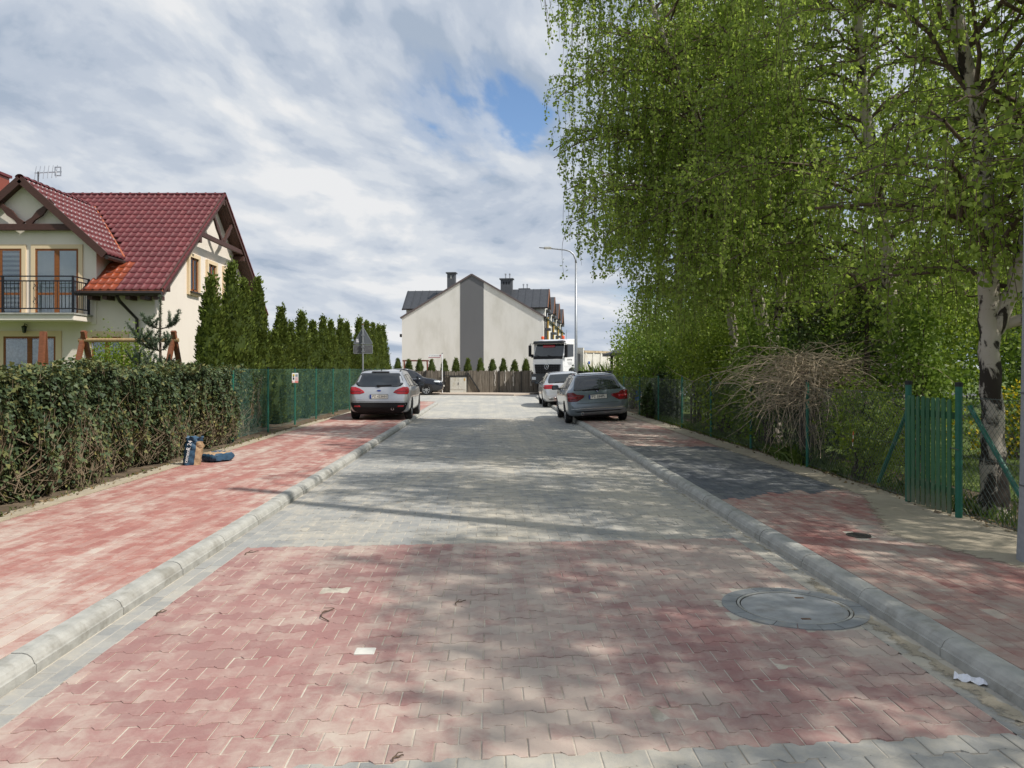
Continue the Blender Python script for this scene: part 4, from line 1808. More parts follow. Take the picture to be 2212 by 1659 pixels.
def bez(p0, p1, p2, n):
    t = np.linspace(0, 1, n)[:, None]
    return (1 - t) ** 2 * np.asarray(p0) + 2 * t * (1 - t) * np.asarray(p1) + t * t * np.asarray(p2)


class Tubes:
    """many thin three-sided twigs joined in one mesh"""
    def __init__(s):
        s.mb = MB()

    def add(s, pts, r0, r1, n=4):
        k = len(pts)
        s.mb.tube([tuple(p) for p in pts], [r0 + (r1 - r0) * i / (k - 1) for i in range(k)], n, cap=False)


# ------------------------------------------------------------------ birches
def birch(loc, label, stems, nbranch, reach, keep, leaf, seed, group='birches behind the green fence', strand=(0.6, 2.2), hmin=2.2, per=26, tdens=1.0, bias=None):
    """stems: lists of (x, y, z, radius) in world coordinates"""
    g = np.random.default_rng(seed)
    tr = thing('birch_tree', label, 'tree', loc, group)
    off = np.array(loc)
    mb = MB(off=loc)
    allp = []
    for st in stems:
        st = np.array(st, float)
        # smooth the given joints
        pts = []
        for i in range(len(st) - 1):
            for k in range(5):
                t = k / 5
                pts.append(st[i] * (1 - t) + st[i + 1] * t)
        pts.append(st[-1])
        pts = np.array(pts)
        sm = pts.copy()
        sm[1:-1] = (pts[:-2] + 2 * pts[1:-1] + pts[2:]) / 4
        sm[:, :2] += g.normal(size=(len(sm), 2)) * 0.012
        mb.tube([tuple(p[:3]) for p in sm], [p[3] for p in sm], 12)
        allp.append(sm)
    mb.build('trunk', M_BBARK, tr, smooth=True)
    limbs, twigs = MB(off=loc), MB(off=loc)
    P, D = [], []
    for bi in range(nbranch):
        sm = allp[bi % len(allp)]
        zs = sm[:, 2]
        z = hmin + (zs.max() - hmin) * g.random() ** 0.85
        i = int(np.argmin(abs(zs - z)))
        p0 = sm[i, :3]
        az = g.uniform(0, 2 * math.pi)
        stretch = 1.0
        if bias and g.random() < bias[0]:
            az = math.pi + g.normal() * bias[1]
            stretch = bias[2]
        h = (z - hmin) / max(zs.max() - hmin, 0.1)
        L = reach * (1.0 - 0.62 * h) * g.uniform(0.55, 1.1)
        L *= stretch
        dirv = np.array([math.cos(az), math.sin(az), 0])
        up = g.uniform(0.35, 0.95)
        p1 = p0 + dirv * L * 0.45 + np.array([0, 0, L * up * 0.75])
        p2 = p0 + dirv * L + np.array([0, 0, L * (up * 0.55 - 0.25)])
        path = bez(p0, p1, p2, 9)
        path[1:-1] += g.normal(size=(7, 3)) * 0.05
        ok = [keep(q) for q in path]
        m = 9
        while m > 3 and not ok[m - 1]:
            m -= 1
        path = path[:m]
        r0 = min(0.035, 0.012 + 0.007 * L)
        limbs.tube([tuple(q) for q in path], [r0 * (1 - 0.85 * k / 8) for k in range(m)], 6, cap=False)
        nsub = int(L * 4.2 * tdens) + 3
        for _ in range(nsub):
            t = g.uniform(0.12, 1.0) * (m - 1)
            k = min(int(t), m - 2)
            q0 = path[k] + (path[k + 1] - path[k]) * (t - k)
            a2 = az + g.normal() * 1.1
            sl = g.uniform(0.3, 0.95)
            d2 = np.array([math.cos(a2), math.sin(a2), g.uniform(0.0, 0.7)])
            q1 = q0 + d2 * sl * 0.6
            q2 = q0 + d2 * sl * np.array([1, 1, 0.3])
            drop = g.uniform(*strand) * (0.55 + 0.45 * g.random())
            q3 = q2 + np.array([g.normal() * 0.12, g.normal() * 0.12, -drop])
            sp = np.vstack([bez(q0, q1, q2, 4)[:-1], bez(q2, q2 + (q2 - q1) * 0.35 + np.array([0, 0, -drop * 0.25]), q3, 6)])
            kk = [keep(q) for q in sp]
            mm = len(sp)
            while mm > 2 and not kk[mm - 1]:
                mm -= 1
            if mm < 4:
                continue
            sp = sp[:mm]
            twigs.tube([tuple(q) for q in sp], [0.006 * (1 - 0.75 * j / mm) + 0.0012 for j in range(mm)], 3, cap=False)
            seg = np.linalg.norm(np.diff(sp, axis=0), axis=1)
            tot = seg.sum()
            nl = max(4, int(tot * per))
            u = np.sort(g.random(nl)) ** 0.9 * tot
            cs = np.concatenate([[0], np.cumsum(seg)])
            j = np.clip(np.searchsorted(cs, u) - 1, 0, len(seg) - 1)
            f = ((u - cs[j]) / np.maximum(seg[j], 1e-6))[:, None]
            q = sp[j] * (1 - f) + sp[j + 1] * f + g.normal(size=(nl, 3)) * 0.035
            P.append(q)
            dd = g.normal(size=(nl, 3)) * 0.75
            dd[:, 2] -= 0.75
            D.append(dd)
    P = np.vstack(P)
    D = np.vstack(D)
    msk = np.array([keep(q) for q in P])
    P, D = P[msk], D[msk]
    n = len(P)
    sz = leaf * (0.5 + 0.8 * g.random(n) ** 0.8)
    vs = leaf_verts(P - off, D, g.normal(size=(n, 3)), sz, sz * 0.8)
    me = np_mesh('foliage', vs, 4, M_BIRCH, g.random(n))
    cr = link_mesh('crown', me, tr)
    limbs.build('limbs', M_BTWIG, tr, smooth=True)
    o = twigs.build('twigs', M_BTWIG, cr)
    return tr, n


def keep_far(q):
    x, y, z = q
    # outline of the weeping crown over the road (world space) and headroom under it
    left = 1.08 + (0.50 if z < 6.8 else 0.0) * min(1.0, (6.8 - z) / 1.6) if z > 3.4 else 2.35
    left += (y - 15.0) * 0.085
    zl = 2.35 + 0.3 * math.sin(x * 3.1) + 0.2 * math.sin(y * 2.3)
    if x < 3.0:
        zl = 3.5 + 0.5 * math.sin(x * 9 + y)
    return x > left + 0.22 * math.sin(z * 2.3 + y * 1.7) and z > zl


def keep_near(q):
    x, y, z = q
    lim = 2.6 + 0.30 * max(0, 6.5 - z) + 0.25 * math.sin(z * 2.1 + y)
    zl = 2.05 + 0.18 * math.sin(x * 3.7 + y * 2.1)
    if y < 6.0:
        zl = 2.9
    # stay clear of the camera
    if x * x + y * y < 9.0 and z < 4:
        return False
    return x > lim and z > zl


n_tot = 0
tr, n = birch((5.3, 8.3, 0.08), 'near birch with white peeling trunk beside the green gate',
              [[(5.28, 8.3, 0.0, 0.18), (5.30, 8.32, 0.35, 0.130), (5.32, 8.35, 1.0, 0.108), (5.28, 8.35, 2.0, 0.098), (5.30, 8.4, 2.7, 0.10), (5.22, 8.4, 4.0, 0.085), (4.95, 8.3, 5.2, 0.07), (4.45, 8.2, 6.6, 0.05), (4.2, 8.1, 8.5, 0.025)],
               [(5.30, 8.36, 1.95, 0.085), (5.55, 8.3, 2.6, 0.085), (5.75, 8.2, 3.6, 0.075), (5.9, 8.1, 5.5, 0.055), (6.0, 8.0, 8.0, 0.02)],
               [(5.30, 8.38, 2.05, 0.06), (5.9, 8.1, 2.25, 0.055), (6.8, 7.8, 2.9, 0.04), (7.6, 7.6, 4.4, 0.02)]],
              122, 3.7, keep_near, 0.060, 11, strand=(0.35, 1.4), hmin=2.4, per=34, tdens=1.0)
n_tot += n
tr, n = birch((5.75, 16.0, 0.08), 'weeping birch with leaning white trunk, its crown hanging over the road',
              [[(5.75, 16.0, 0.0, 0.17), (5.7, 16.0, 1.6, 0.14), (5.45, 16.0, 2.9, 0.125), (5.2, 16.0, 3.8, 0.11), (4.8, 16.0, 5.1, 0.095), (4.4, 16.0, 6.3, 0.08), (3.5, 15.9, 8.3, 0.055), (2.95, 15.8, 9.6, 0.04), (2.6, 15.7, 11.5, 0.015)],
               [(5.65, 16.0, 1.8, 0.10), (6.0, 16.2, 3.2, 0.095), (6.2, 16.4, 5.4, 0.075), (6.1, 16.5, 8.0, 0.05), (6.2, 16.6, 11.0, 0.015)]],
              128, 4.0, keep_far, 0.070, 23, strand=(0.8, 2.8), hmin=2.8, per=31, bias=(0.36, 0.6, 1.25))
n_tot += n
tr, n = birch((6.6, 12.6, 0.08), 'slim birch standing behind the tangle of bare stems',
              [[(6.6, 12.6, 0.0, 0.15), (6.5, 12.6, 2.0, 0.12), (6.2, 12.5, 4.0, 0.10), (5.8, 12.4, 6.5, 0.07), (5.6, 12.3, 10.0, 0.02)]],
              80, 3.5, lambda q: q[2] > 2.35 + 0.25 * math.sin(q[0] * 4) and q[0] > 2.6 + 0.25 * max(0, 5 - q[2]), 0.070, 37, strand=(0.6, 2.0), hmin=2.4, per=32)
n_tot += n
tr, n = birch((6.4, 20.5, 0.08), 'farthest birch of the row beyond the ivy-covered stump',
              [[(6.4, 20.5, 0.0, 0.16), (6.35, 20.5, 2.0, 0.13), (6.1, 20.4, 4.5, 0.10), (5.7, 20.3, 7.5, 0.06), (5.5, 20.2, 11.0, 0.02)]],
              85, 3.8, lambda q: q[2] > 2.1 + 0.3 * math.sin(q[0] * 4) and q[0] > 3.05 + 0.2 * math.sin(q[2] * 2) and (q[2] > 4.2 or q[0] > 3.9), 0.085, 41, strand=(0.8, 2.4), hmin=2.6, per=28)
n_tot += n
# the row goes on beside the camera: this one only shades the road
tr, n = birch((7.0, 2.6, 0.08), 'birch beside the camera whose crown shades the near road',
              [[(7.0, 2.6, 0.0, 0.2), (6.9, 2.7, 2.5, 0.14), (6.6, 2.8, 5.0, 0.10), (6.5, 2.9, 7.5, 0.06), (6.5, 2.9, 10.0, 0.02)],
               [(6.95, 2.6, 1.5, 0.11), (7.6, 2.4, 3.5, 0.09), (8.0, 2.2, 6.0, 0.06), (8.2, 2.2, 9.0, 0.02)]],
              92, 4.0, lambda q: q[2] > 3.0 and q[0] > 0.76 * q[2] - 0.75 and q[0] > 2.2 and q[1] < 7.6 and q[0] > 0.67 * q[1] + 0.45, 0.08, 53, strand=(0.5, 1.6), hmin=3.2, per=18)
n_tot += n


# ------------------------------------------------------------------ thujas
def thuja_mesh(seed, n_clump=360, per=16, egg=False):
    """unit thuja: height 1, half width 0.12"""
    g = np.random.default_rng(seed)
    P, D, S, Ls, rn = [], [], [], [], []
    lump = g.uniform(0, 6.28, 6)

    def rad(t, a):
        base = 0.125 * np.minimum(1.0, (t + 0.02) / 0.10) ** 0.5 * np.clip((1.0 - t) / 0.58, 0.0, 1.0) ** 0.66
        if egg:
            base = 0.125 * np.clip((1.0 - t) / 0.36, 0.0, 1.0) ** 0.5 * (0.8 + 0.2 * np.minimum(1, t / 0.5))
        return base * (1 + 0.06 * np.sin(3 * a + 9 * t + lump[0]) + 0.05 * np.sin(5 * a - 17 * t + lump[1]) + 0.05 * np.sin(31 * t + lump[2]))
    t = g.random(n_clump) ** 1.15 * 0.985
    a = g.uniform(0, 2 * math.pi, n_clump)
    shade = g.random(n_clump)
    for i in range(n_clump):
        r = rad(t[i], a[i])
        c = np.array([r * math.cos(a[i]), r * math.sin(a[i]), t[i]])
        o = np.array([math.cos(a[i]), math.sin(a[i]), 0.0])
        tang = np.array([-math.sin(a[i]), math.cos(a[i]), 0.0])
        k = per
        sp = g.normal(size=(k, 1)) * 0.020 * tang + g.normal(size=(k, 1)) * 0.020 * np.array([0, 0, 1]) - o * g.random((k, 1)) * 0.022
        P.append(c + sp - o * 0.006)
        dd = o * g.uniform(0.25, 0.9, (k, 1)) + np.array([0, 0, 1]) * g.uniform(0.35, 1.1, (k, 1)) + tang * g.normal(size=(k, 1)) * 0.45
        D.append(dd)
        S.append(tang + g.normal(size=(k, 3)) * 0.5)
        Ls.append(g.uniform(0.018, 0.034, k) * np.where(g.random(k) < 0.10, 1.35, 1.0))
        rn.append(np.clip(0.15 + 0.5 * shade[i] + 0.35 * g.random(k), 0, 1))
    # leader shoots at the tip
    k = 26
    P.append(np.stack([g.normal(size=k) * 0.008, g.normal(size=k) * 0.008, g.uniform(0.93, 1.0, k)], 1))
    D.append(np.stack([g.normal(size=k) * 0.3, g.normal(size=k) * 0.3, np.ones(k)], 1))
    S.append(g.normal(size=(k, 3)))
    Ls.append(g.uniform(0.02, 0.035, k))
    rn.append(g.uniform(0.5, 1, k))
    P, D, S, Ls, rn = np.vstack(P), np.vstack(D), np.vstack(S), np.concatenate(Ls), np.concatenate(rn)
    vs = leaf_verts(P, D, S, Ls, Ls * 0.55, 0.1)
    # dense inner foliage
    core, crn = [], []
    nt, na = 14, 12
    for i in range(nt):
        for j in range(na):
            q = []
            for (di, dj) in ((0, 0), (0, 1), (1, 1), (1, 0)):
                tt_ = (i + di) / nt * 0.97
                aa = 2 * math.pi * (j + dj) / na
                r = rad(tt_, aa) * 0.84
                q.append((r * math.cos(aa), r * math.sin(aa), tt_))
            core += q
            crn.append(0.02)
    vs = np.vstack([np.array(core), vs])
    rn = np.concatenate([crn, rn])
    return np_mesh('crown', vs, 4, M_THUJA, rn)


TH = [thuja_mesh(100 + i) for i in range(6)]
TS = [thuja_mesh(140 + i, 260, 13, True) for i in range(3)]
tk = MB()
tk.tube([(0, 0, 0), (0, 0, 0.5)], [0.022, 0.012], 7)
TRK = tk.mesh('trunk', M_BARKD)
labels = ['tallest-looking thuja of the row, in front of the house gable', 'second thuja of the row, its tip above the eaves', 'third thuja of the row, half hidden by the second',
          'fourth thuja of the row, beside the far roof edge', 'short thuja in the dip of the row', 'first pointed thuja after the dip in the row']
ORD = ['seventh', 'eighth', 'ninth', 'tenth', 'eleventh', 'twelfth', 'thirteenth', 'fourteenth', 'fifteenth', 'sixteenth', 'seventeenth', 'eighteenth and last']
hd = [(457, 3.72, 602, 0.46), (500, 0, 573, 0.44), (527, 0, 606, 0.42), (556, 0, 603, 0.44), (592, 0, 716, 0.40), (607, 0, 666, 0.44), (629, 0, 700, 0.36), (652, 0, 676, 0.44), (675, 0, 695, 0.42), (698, 0, 686, 0.42), (714, 0, 693, 0.42),
      (736, 0, 691, 0.42), (749, 0, 698, 0.42), (776, 0, 690, 0.46), (792, 0, 695, 0.44), (806, 0, 699, 0.44), (818, 0, 702, 0.44), (828, 0, 706, 0.42)]
for i, (u, _, v, w) in enumerate(hd):
    X = -6.45 + (u - 457) / (828 - 457) * 0.95
    Y = X * 1703 / (u - 1060)
    h = CAM_H + (797 - v) / 1703 * Y - 0.08
    if i < len(labels):
        lab = labels[i]
    else:
        lab = '%s thuja from the house in the row behind the mesh fence' % ORD[i - 6]
    t = thing('thuja_tree', lab, 'tree', (X, Y, 0.08), 'thujas in a row behind the green mesh fence', random.uniform(0, 6.28))
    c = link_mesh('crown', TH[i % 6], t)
    c.scale = (0.9 * w / 0.122, 0.9 * w / 0.122, h)
    k = link_mesh('trunk', TRK, t)
    k.scale = (2.6, 2.6, h)
sm_u = [859, 883, 906.5, 932.5, 959.8, 985, 1010.5, 1037.6, 1064, 1087, 1111.6, 1136]
sm_lab = ['clipped thuja at the end nearest the tall thujas', 'broad clipped thuja with two tips above the dark car', 'clipped thuja just past the red swing frame', 'clipped thuja right under the street-name plate',
          'clipped thuja half hidden by the street sign post', 'clipped thuja above the white meter cabinet', 'clipped thuja at the near edge of the grey wall stripe', 'clipped thuja in front of the grey wall stripe',
          'first clipped thuja past the grey wall stripe', 'second clipped thuja past the grey wall stripe', 'third clipped thuja past the grey wall stripe', 'clipped thuja closest to the truck cab']
for i, u in enumerate(sm_u):
    Y = 53.2
    X = (u - 1060) / 1703 * Y
    h = 2.25 + random.uniform(-0.08, 0.1)
    t = thing('thuja_shrub', sm_lab[i], 'shrub', (X, Y, 0.05), 'small clipped thujas behind the brushwood fence', random.uniform(0, 6.28))
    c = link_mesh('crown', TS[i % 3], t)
    c.scale = ((2.3 + 0.35 * random.random()) if i != 1 else 3.2, 2.4, h)
    k = link_mesh('trunk', TRK, t)
    k.scale = (1.5, 1.5, h)


# ------------------------------------------------------------------ ivy hedge
IVY = np.array([(0, 0), (0.30, -0.10), (0.52, 0.22), (0.26, 0.45), (0.22, 0.62), (0, 1.0), (-0.22, 0.62), (-0.26, 0.45), (-0.52, 0.22), (-0.30, -0.10)])


def outline_leaves(P, D, S, L, outline, fold=0.15):
    D = norm(np.asarray(D, float))
    S = norm(S - D * np.sum(S * D, axis=1, keepdims=True))
    Nn = np.cross(D, S)
    L = np.asarray(L)[:, None]
    out = []
    for (s, t) in outline:
        out.append(P + D * L * t + S * L * s + Nn * L * abs(s) * fold)
    return np.stack(out, 1).reshape(-1, 3)


def ivy_wall(root, off, path, height, n, lowbrown, leaf=(0.045, 0.085), singles=300, mat=M_IVY, seed=5, stems=420, thick=0.28, taper=None):
    """ivy on a fence: path = two ground points; the sunny side looks towards the road"""
    g = np.random.default_rng(seed)
    a, b = np.array(path[0]), np.array(path[1])
    ln = np.linalg.norm(b - a)
    d = np.append((b - a) / ln, 0)
    nor = np.array([d[1], -d[0], 0])
    if nor[0] * -np.sign(a[0]) < 0:
        nor = -nor

    def bulge(s, z):
        return 0.10 * np.sin(s * 2.1 + 1.3 * z) + 0.07 * np.sin(s * 5.3 - 2.2 * z) + 0.05 * np.sin(s * 11 + 5 * z) - 0.16 * np.clip(0.5 - z, 0, 1)

    def topz(s):
        return height + 0.05 * np.sin(s * 1.9) + 0.045 * np.sin(s * 4.7 + 1) + 0.035 * np.sin(s * 13) + 0.03 * np.sin(s * 29 + 2)
    s = g.random(n) * ln
    q = g.random(n)
    ontop = q > 0.86
    z = np.where(ontop, 0, g.random(n) ** 0.82)
    z = 0.03 + z * (topz(s) - 0.03)
    keep = g.random(n) < np.clip(0.35 + z / height * 1.1, 0, 1)
    keep |= ontop
    if taper is not None:
        yy = a[1] + d[1] * s
        fall = np.clip((yy - taper) / (b[1] - taper), 0, 1)
        keep &= g.random(n) > fall * 1.05
        keep &= ~((fall > 0.05) & ontop & (g.random(n) < 0.7))
        # bare patches low on the hedge
        patch = np.sin(s * 1.7 + 2.0) * np.sin(s * 0.83 + z * 3) + 0.5 * np.sin(s * 4.1 + z * 7)
        keep &= ~((patch > 0.75) & (z < height * 0.55) & (g.random(n) < 0.75))
    s, z, ontop = s[keep], z[keep], ontop[keep]
    n = len(s)
    out = bulge(s, z) + g.normal(size=n) * 0.035 - g.random(n) ** 2 * 0.12
    back = -g.random(n) * (thick + 0.3)
    P = np.append(a, 0)[None, :] + d[None, :] * s[:, None] + nor[None, :] * np.where(ontop, back + 0.1, out)[:, None]
    P[:, 2] = np.where(ontop, topz(s) + g.normal(size=n) * 0.03, z) + 0.07
    D = np.where(ontop[:, None], g.normal(size=(n, 3)) * np.array([1, 1, 0.35]) + nor * 0.5, g.normal(size=(n, 3)) * 0.55 + np.array([0, 0, -0.75]) + nor * 0.35)
    S = d[None, :] + g.normal(size=(n, 3)) * 0.55
    L = g.uniform(*leaf, n)
    rn = g.random(n) * 0.93
    br = (g.random(n) < lowbrown * np.clip(1.0 - z / height, 0.06, 1))
    rn = np.where(br, g.uniform(0.72, 1.0, n), rn * 0.9)
    P -= np.array(off)
    # nearest leaves as single pieces
    order = np.argsort(s if a[1] < b[1] else ln - s)
    if singles:
        vis = [i for i in order if P[i][1] + off[1] > 8.0 and not ontop[i] and out[i] > 0.02][:singles]
    else:
        vis = []
    if vis:
        lm = []
        for k in range(4):
            v = outline_leaves(np.zeros((1, 3)), np.array([[0, 0.0, -1.0]]), np.array([[0, 1.0, 0]]), np.array([1.0]), IVY)
            me = np_mesh('leaf', v, 10, mat, [k / 4 + 0.12])
            lm.append(me)
        for i in vis:
            o = link_mesh('leaf', lm[int(g.integers(4))], root, P[i])
            Dn = D[i] / np.linalg.norm(D[i])
            x = np.cross(S[i], Dn)
            x /= np.linalg.norm(x)
            y = np.cross(-Dn, x)
            M = Matrix((Vector(x), Vector(y), Vector(-Dn))).transposed().to_4x4() @ Matrix.Scale(float(L[i]), 4)
            M.translation = Vector(P[i])
            o.matrix_local = M
    m = np.ones(n, bool)
    m[vis] = False
    v = outline_leaves(P[m], D[m], S[m], L[m], IVY)
    o = link_mesh('ivy_foliage', np_mesh('ivy_foliage', v, 10, mat, rn[m]), root)
    tagp(o, kind='stuff')
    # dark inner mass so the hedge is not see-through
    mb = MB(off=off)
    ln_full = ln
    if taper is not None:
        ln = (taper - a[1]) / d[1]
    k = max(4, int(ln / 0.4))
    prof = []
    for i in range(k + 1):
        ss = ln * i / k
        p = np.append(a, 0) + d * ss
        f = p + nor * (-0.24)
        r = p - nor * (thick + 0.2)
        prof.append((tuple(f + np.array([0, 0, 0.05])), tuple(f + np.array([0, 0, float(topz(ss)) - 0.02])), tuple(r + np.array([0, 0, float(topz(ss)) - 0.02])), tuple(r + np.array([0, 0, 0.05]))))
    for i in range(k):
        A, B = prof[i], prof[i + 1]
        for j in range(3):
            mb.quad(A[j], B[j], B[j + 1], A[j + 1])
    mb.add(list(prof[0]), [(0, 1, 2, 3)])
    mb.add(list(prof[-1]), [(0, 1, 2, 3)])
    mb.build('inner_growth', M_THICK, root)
    ln = ln_full
    st = MB(off=off)
    if taper is not None:      # stray shoots above the clipped top
        for i in range(160):
            ss = g.random() * (ln - 2)
            p = np.append(a, 0) + d * ss - nor * g.uniform(-0.1, 0.3)
            z0 = float(topz(ss)) - 0.05
            q = p + np.array([g.normal() * 0.05, g.normal() * 0.08, 0])
            st.tube([(p[0], p[1], z0), (q[0], q[1], z0 + g.uniform(0.08, 0.2))], [0.003, 0.0015], 4, cap=False)
    for i in range(stems):
        ss = g.random() * ln
        z0, z1 = g.uniform(0.0, 0.25), g.uniform(0.3, height * 0.95)
        dr = g.normal() * 0.45
        pts = []
        for t in np.linspace(0, 1, 6):
            sx = min(max(ss + dr * t + 0.07 * math.sin(t * 6 + i), 0), ln)
            zz = z0 + (z1 - z0) * t
            p = np.append(a, 0) + d * sx + nor * (bulge(sx, zz) - 0.01 + 0.05 * g.random())
            p[2] = zz + 0.05
            pts.append(tuple(p))
        r = g.uniform(0.003, 0.0085)
        st.tube(pts, [r, r, r * 0.9, r * 0.8, r * 0.6, r * 0.4], 5, cap=False)
    o = st.build('ivy_stems', M_IVYST, root)
    tagp(o, kind='stuff')


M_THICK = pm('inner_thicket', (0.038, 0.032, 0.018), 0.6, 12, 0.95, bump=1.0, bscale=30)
hg = thing('ivy_hedge', 'long ivy hedge overgrowing the fence beside the sunny red pavement', 'hedge', (-5.35, 12.0, 0.07))
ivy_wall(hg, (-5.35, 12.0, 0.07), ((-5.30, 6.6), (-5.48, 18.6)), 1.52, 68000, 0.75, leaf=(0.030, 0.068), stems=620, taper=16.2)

# ivy-covered stump by the right-hand fence
st_ = thing('ivy_stump', 'low dark mound of ivy at the fence beyond the parked grey estate', 'ivy mound', (5.35, 24.6, 0.08))
g = np.random.default_rng(9)
n = 5200
th_, ph = g.uniform(0, 2 * math.pi, n), np.arccos(g.uniform(-0.2, 1, n))
r = 0.62 * (1 + 0.12 * np.sin(5 * th_) + g.normal(size=n) * 0.06)
P = np.stack([r * np.sin(ph) * np.cos(th_) * 0.85, r * np.sin(ph) * np.sin(th_) * 1.1, np.maximum(0.02, 0.35 + 1.0 * np.cos(ph) * (1 + 0.1 * np.sin(4 * th_)))], 1)
D = g.normal(size=(n, 3)) * 0.6 + np.array([0, 0, -0.7])
link_mesh('ivy_foliage', np_mesh('ivy_foliage', outline_leaves(P, D, g.normal(size=(n, 3)), g.uniform(0.06, 0.1, n), IVY), 10, M_DEEP, g.random(n)), st_)
mb = MB()
mb.lathe([(0.02, 1.28), (0.28, 1.2), (0.46, 0.8), (0.52, 0.4), (0.50, 0.0)], n=14)
mb.build('stump', M_THICK, st_)


# ------------------------------------------------------------------ shrubs
def shrub(name, label, cat, loc, size, n, mat, leaf, seed, stems=14, base=0.0, group=None, extra=None, droop=0.1, lobes=26, trunk=None, low=0.0):
    g = np.random.default_rng(seed)
    o = thing(name, label, cat, loc, group)
    # lobed crown: leaves gather round shoot clusters inside an ellipsoid
    c = norm(g.normal(size=(lobes, 3))) * (g.random((lobes, 1)) ** 0.4) * 0.82
    c = c * np.array(size) * 0.5 + np.array([0, 0, base + size[2] * 0.5])
    k = g.integers(0, lobes, n)
    P = c[k] + g.normal(size=(n, 3)) * np.array(size) * 0.105
    P = P[P[:, 2] > max(0.03, low)]
    n = len(P)
    sh = g.random(lobes)
    rn = np.clip(0.55 * sh[k[:n]] + 0.5 * g.random(n), 0, 1)
    D = g.normal(size=(n, 3)) + np.array([0, 0, -droop])
    L = leaf * g.uniform(0.7, 1.3, n)
    v = leaf_verts(P, D, g.normal(size=(n, 3)), L, L * 0.62)
    cr = link_mesh('crown', np_mesh('crown', v, 4, mat, rn), o)
    tb = MB()
    for i in range(stems):
        e = c[int(g.integers(lobes))]
        b0 = np.array([g.normal() * size[0] * 0.05, g.normal() * size[1] * 0.05, 0])
        if trunk:
            b0 = np.array([0, 0, trunk * g.uniform(0.6, 1)])
        p = bez(b0, b0 + np.array([0, 0, e[2] * 0.6]), e, 6)
        r0 = g.uniform(0.008, 0.02) * (size[2] / 2) ** 0.5
        tb.tube([tuple(q) for q in p], [r0 * (1 - 0.13 * j) for j in range(6)], 5, cap=False)
    if trunk:
        tb.tube([(0, 0, 0), (0.02, 0, trunk * 0.5), (0, 0.02, trunk)], [0.09, 0.07, 0.05], 8)
    tb.build('trunk' if trunk else 'stems', M_BARKD, o)
    if extra:
        m2, n2, l2 = extra
        k2 = g.integers(0, lobes, n2)
        P2 = c[k2] + norm(g.normal(size=(n2, 3))) * np.array(size) * 0.17
        v2 = leaf_verts(P2, g.normal(size=(n2, 3)), g.normal(size=(n2, 3)), np.full(n2, l2), np.full(n2, l2))
        link_mesh('blossom', np_mesh('blossom', v2, 4, m2, g.random(n2)), o)
    return o


shrub('shrub', 'bright green bush in front of the cream house', 'shrub', (-10.7, 22.6, 0.08), (2.2, 1.2, 2.7), 6500, M_LIME, 0.075, 61)
shrub('bird_cherry', 'pale green flowering bush over the fence past the grey estate', 'shrub', (5.75, 27.2, 0.08), (3.2, 3.4, 4.3), 9500, M_SHRUB, 0.085, 62, extra=(M_WFLOW, 160, 0.06))
shrub('lime_bush', 'lime green bush under the far birch behind the ivy mound', 'shrub', (5.9, 22.6, 0.08), (2.4, 2.4, 3.4), 6500, M_LIME, 0.08, 63)
shrub('maple_bush', 'dense broad-leaved bush behind the third fence post', 'shrub', (5.55, 16.6, 0.08), (1.5, 2.0, 2.1), 4600, M_SHRUB, 0.09, 64)
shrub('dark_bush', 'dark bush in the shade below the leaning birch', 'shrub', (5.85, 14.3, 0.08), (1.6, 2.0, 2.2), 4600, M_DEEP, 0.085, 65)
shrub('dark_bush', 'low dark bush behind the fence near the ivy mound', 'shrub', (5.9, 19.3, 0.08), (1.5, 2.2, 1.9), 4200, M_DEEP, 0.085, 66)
shrub('maple_bush', 'fresh green bush at the fence between the dark bushes', 'shrub', (5.35, 18.3, 0.08), (1.5, 2.4, 2.7), 5200, M_LIME, 0.085, 164)
shrub('maple_bush', 'fresh green bush overhanging the fence behind the barrier tape', 'shrub', (5.3, 15.2, 0.08), (1.3, 1.7, 2.5), 4600, M_SHRUB, 0.08, 165)
shrub('maple_bush', 'tall fresh green bush in front of the slim birch', 'shrub', (6.15, 11.4, 0.08), (1.5, 1.5, 2.7), 4600, M_SHRUB, 0.07, 166)
shrub('maple_bush', 'fresh green bush beyond the ivy mound at the kerbside cars', 'shrub', (5.5, 30.5, 0.08), (1.8, 3.0, 3.3), 5200, M_LIME, 0.10, 167)
shrub('hawthorn_bush', 'sprawling thin bush pushing through the mesh beside the gate brace', 'shrub', (5.12, 10.9, 0.08), (0.75, 2.2, 1.45), 4800, M_LIME, 0.05, 67, stems=40)
shrub('yellow_bush', 'yellow flowering bush behind the near birch trunk', 'shrub', (9.0, 13.4, 0.08), (2.4, 1.4, 1.35), 2600, M_SHRUB, 0.06, 68, extra=(M_YFLOW, 1100, 0.06))
shrub('hornbeam', 'light green tree behind the green gate', 'tree', (8.9, 16.5, 0.08), (4.2, 3.6, 4.4), 9000, M_LIME, 0.09, 69, trunk=1.2, base=0.4)
shrub('hornbeam', 'light green tree behind the near birch', 'tree', (12.6, 17.5, 0.08), (4.6, 4.0, 4.8), 9000, M_SHRUB, 0.10, 70, trunk=1.2, base=0.4)
shrub('garden_tree', 'mid green leafy tree deep in the garden behind the bare stems', 'tree', (8.8, 21.5, 0.08), (4.2, 4.0, 5.5), 7000, M_SHRUB, 0.11, 71, trunk=1.4, base=0.3)
shrub('garden_tree', 'mid green tree deep in the garden behind the leaning birch', 'tree', (8.6, 29.0, 0.08), (4.6, 5.0, 6.0), 9000, M_SHRUB, 0.13, 72, trunk=1.4, base=0.2)
shrub('garden_tree', 'shadowed tree at the edge of the picture behind the concrete pole', 'tree', (10.3, 10.6, 0.08), (3.2, 3.0, 4.6), 7000, M_SHRUB, 0.085, 73, trunk=1.2, base=0.6)


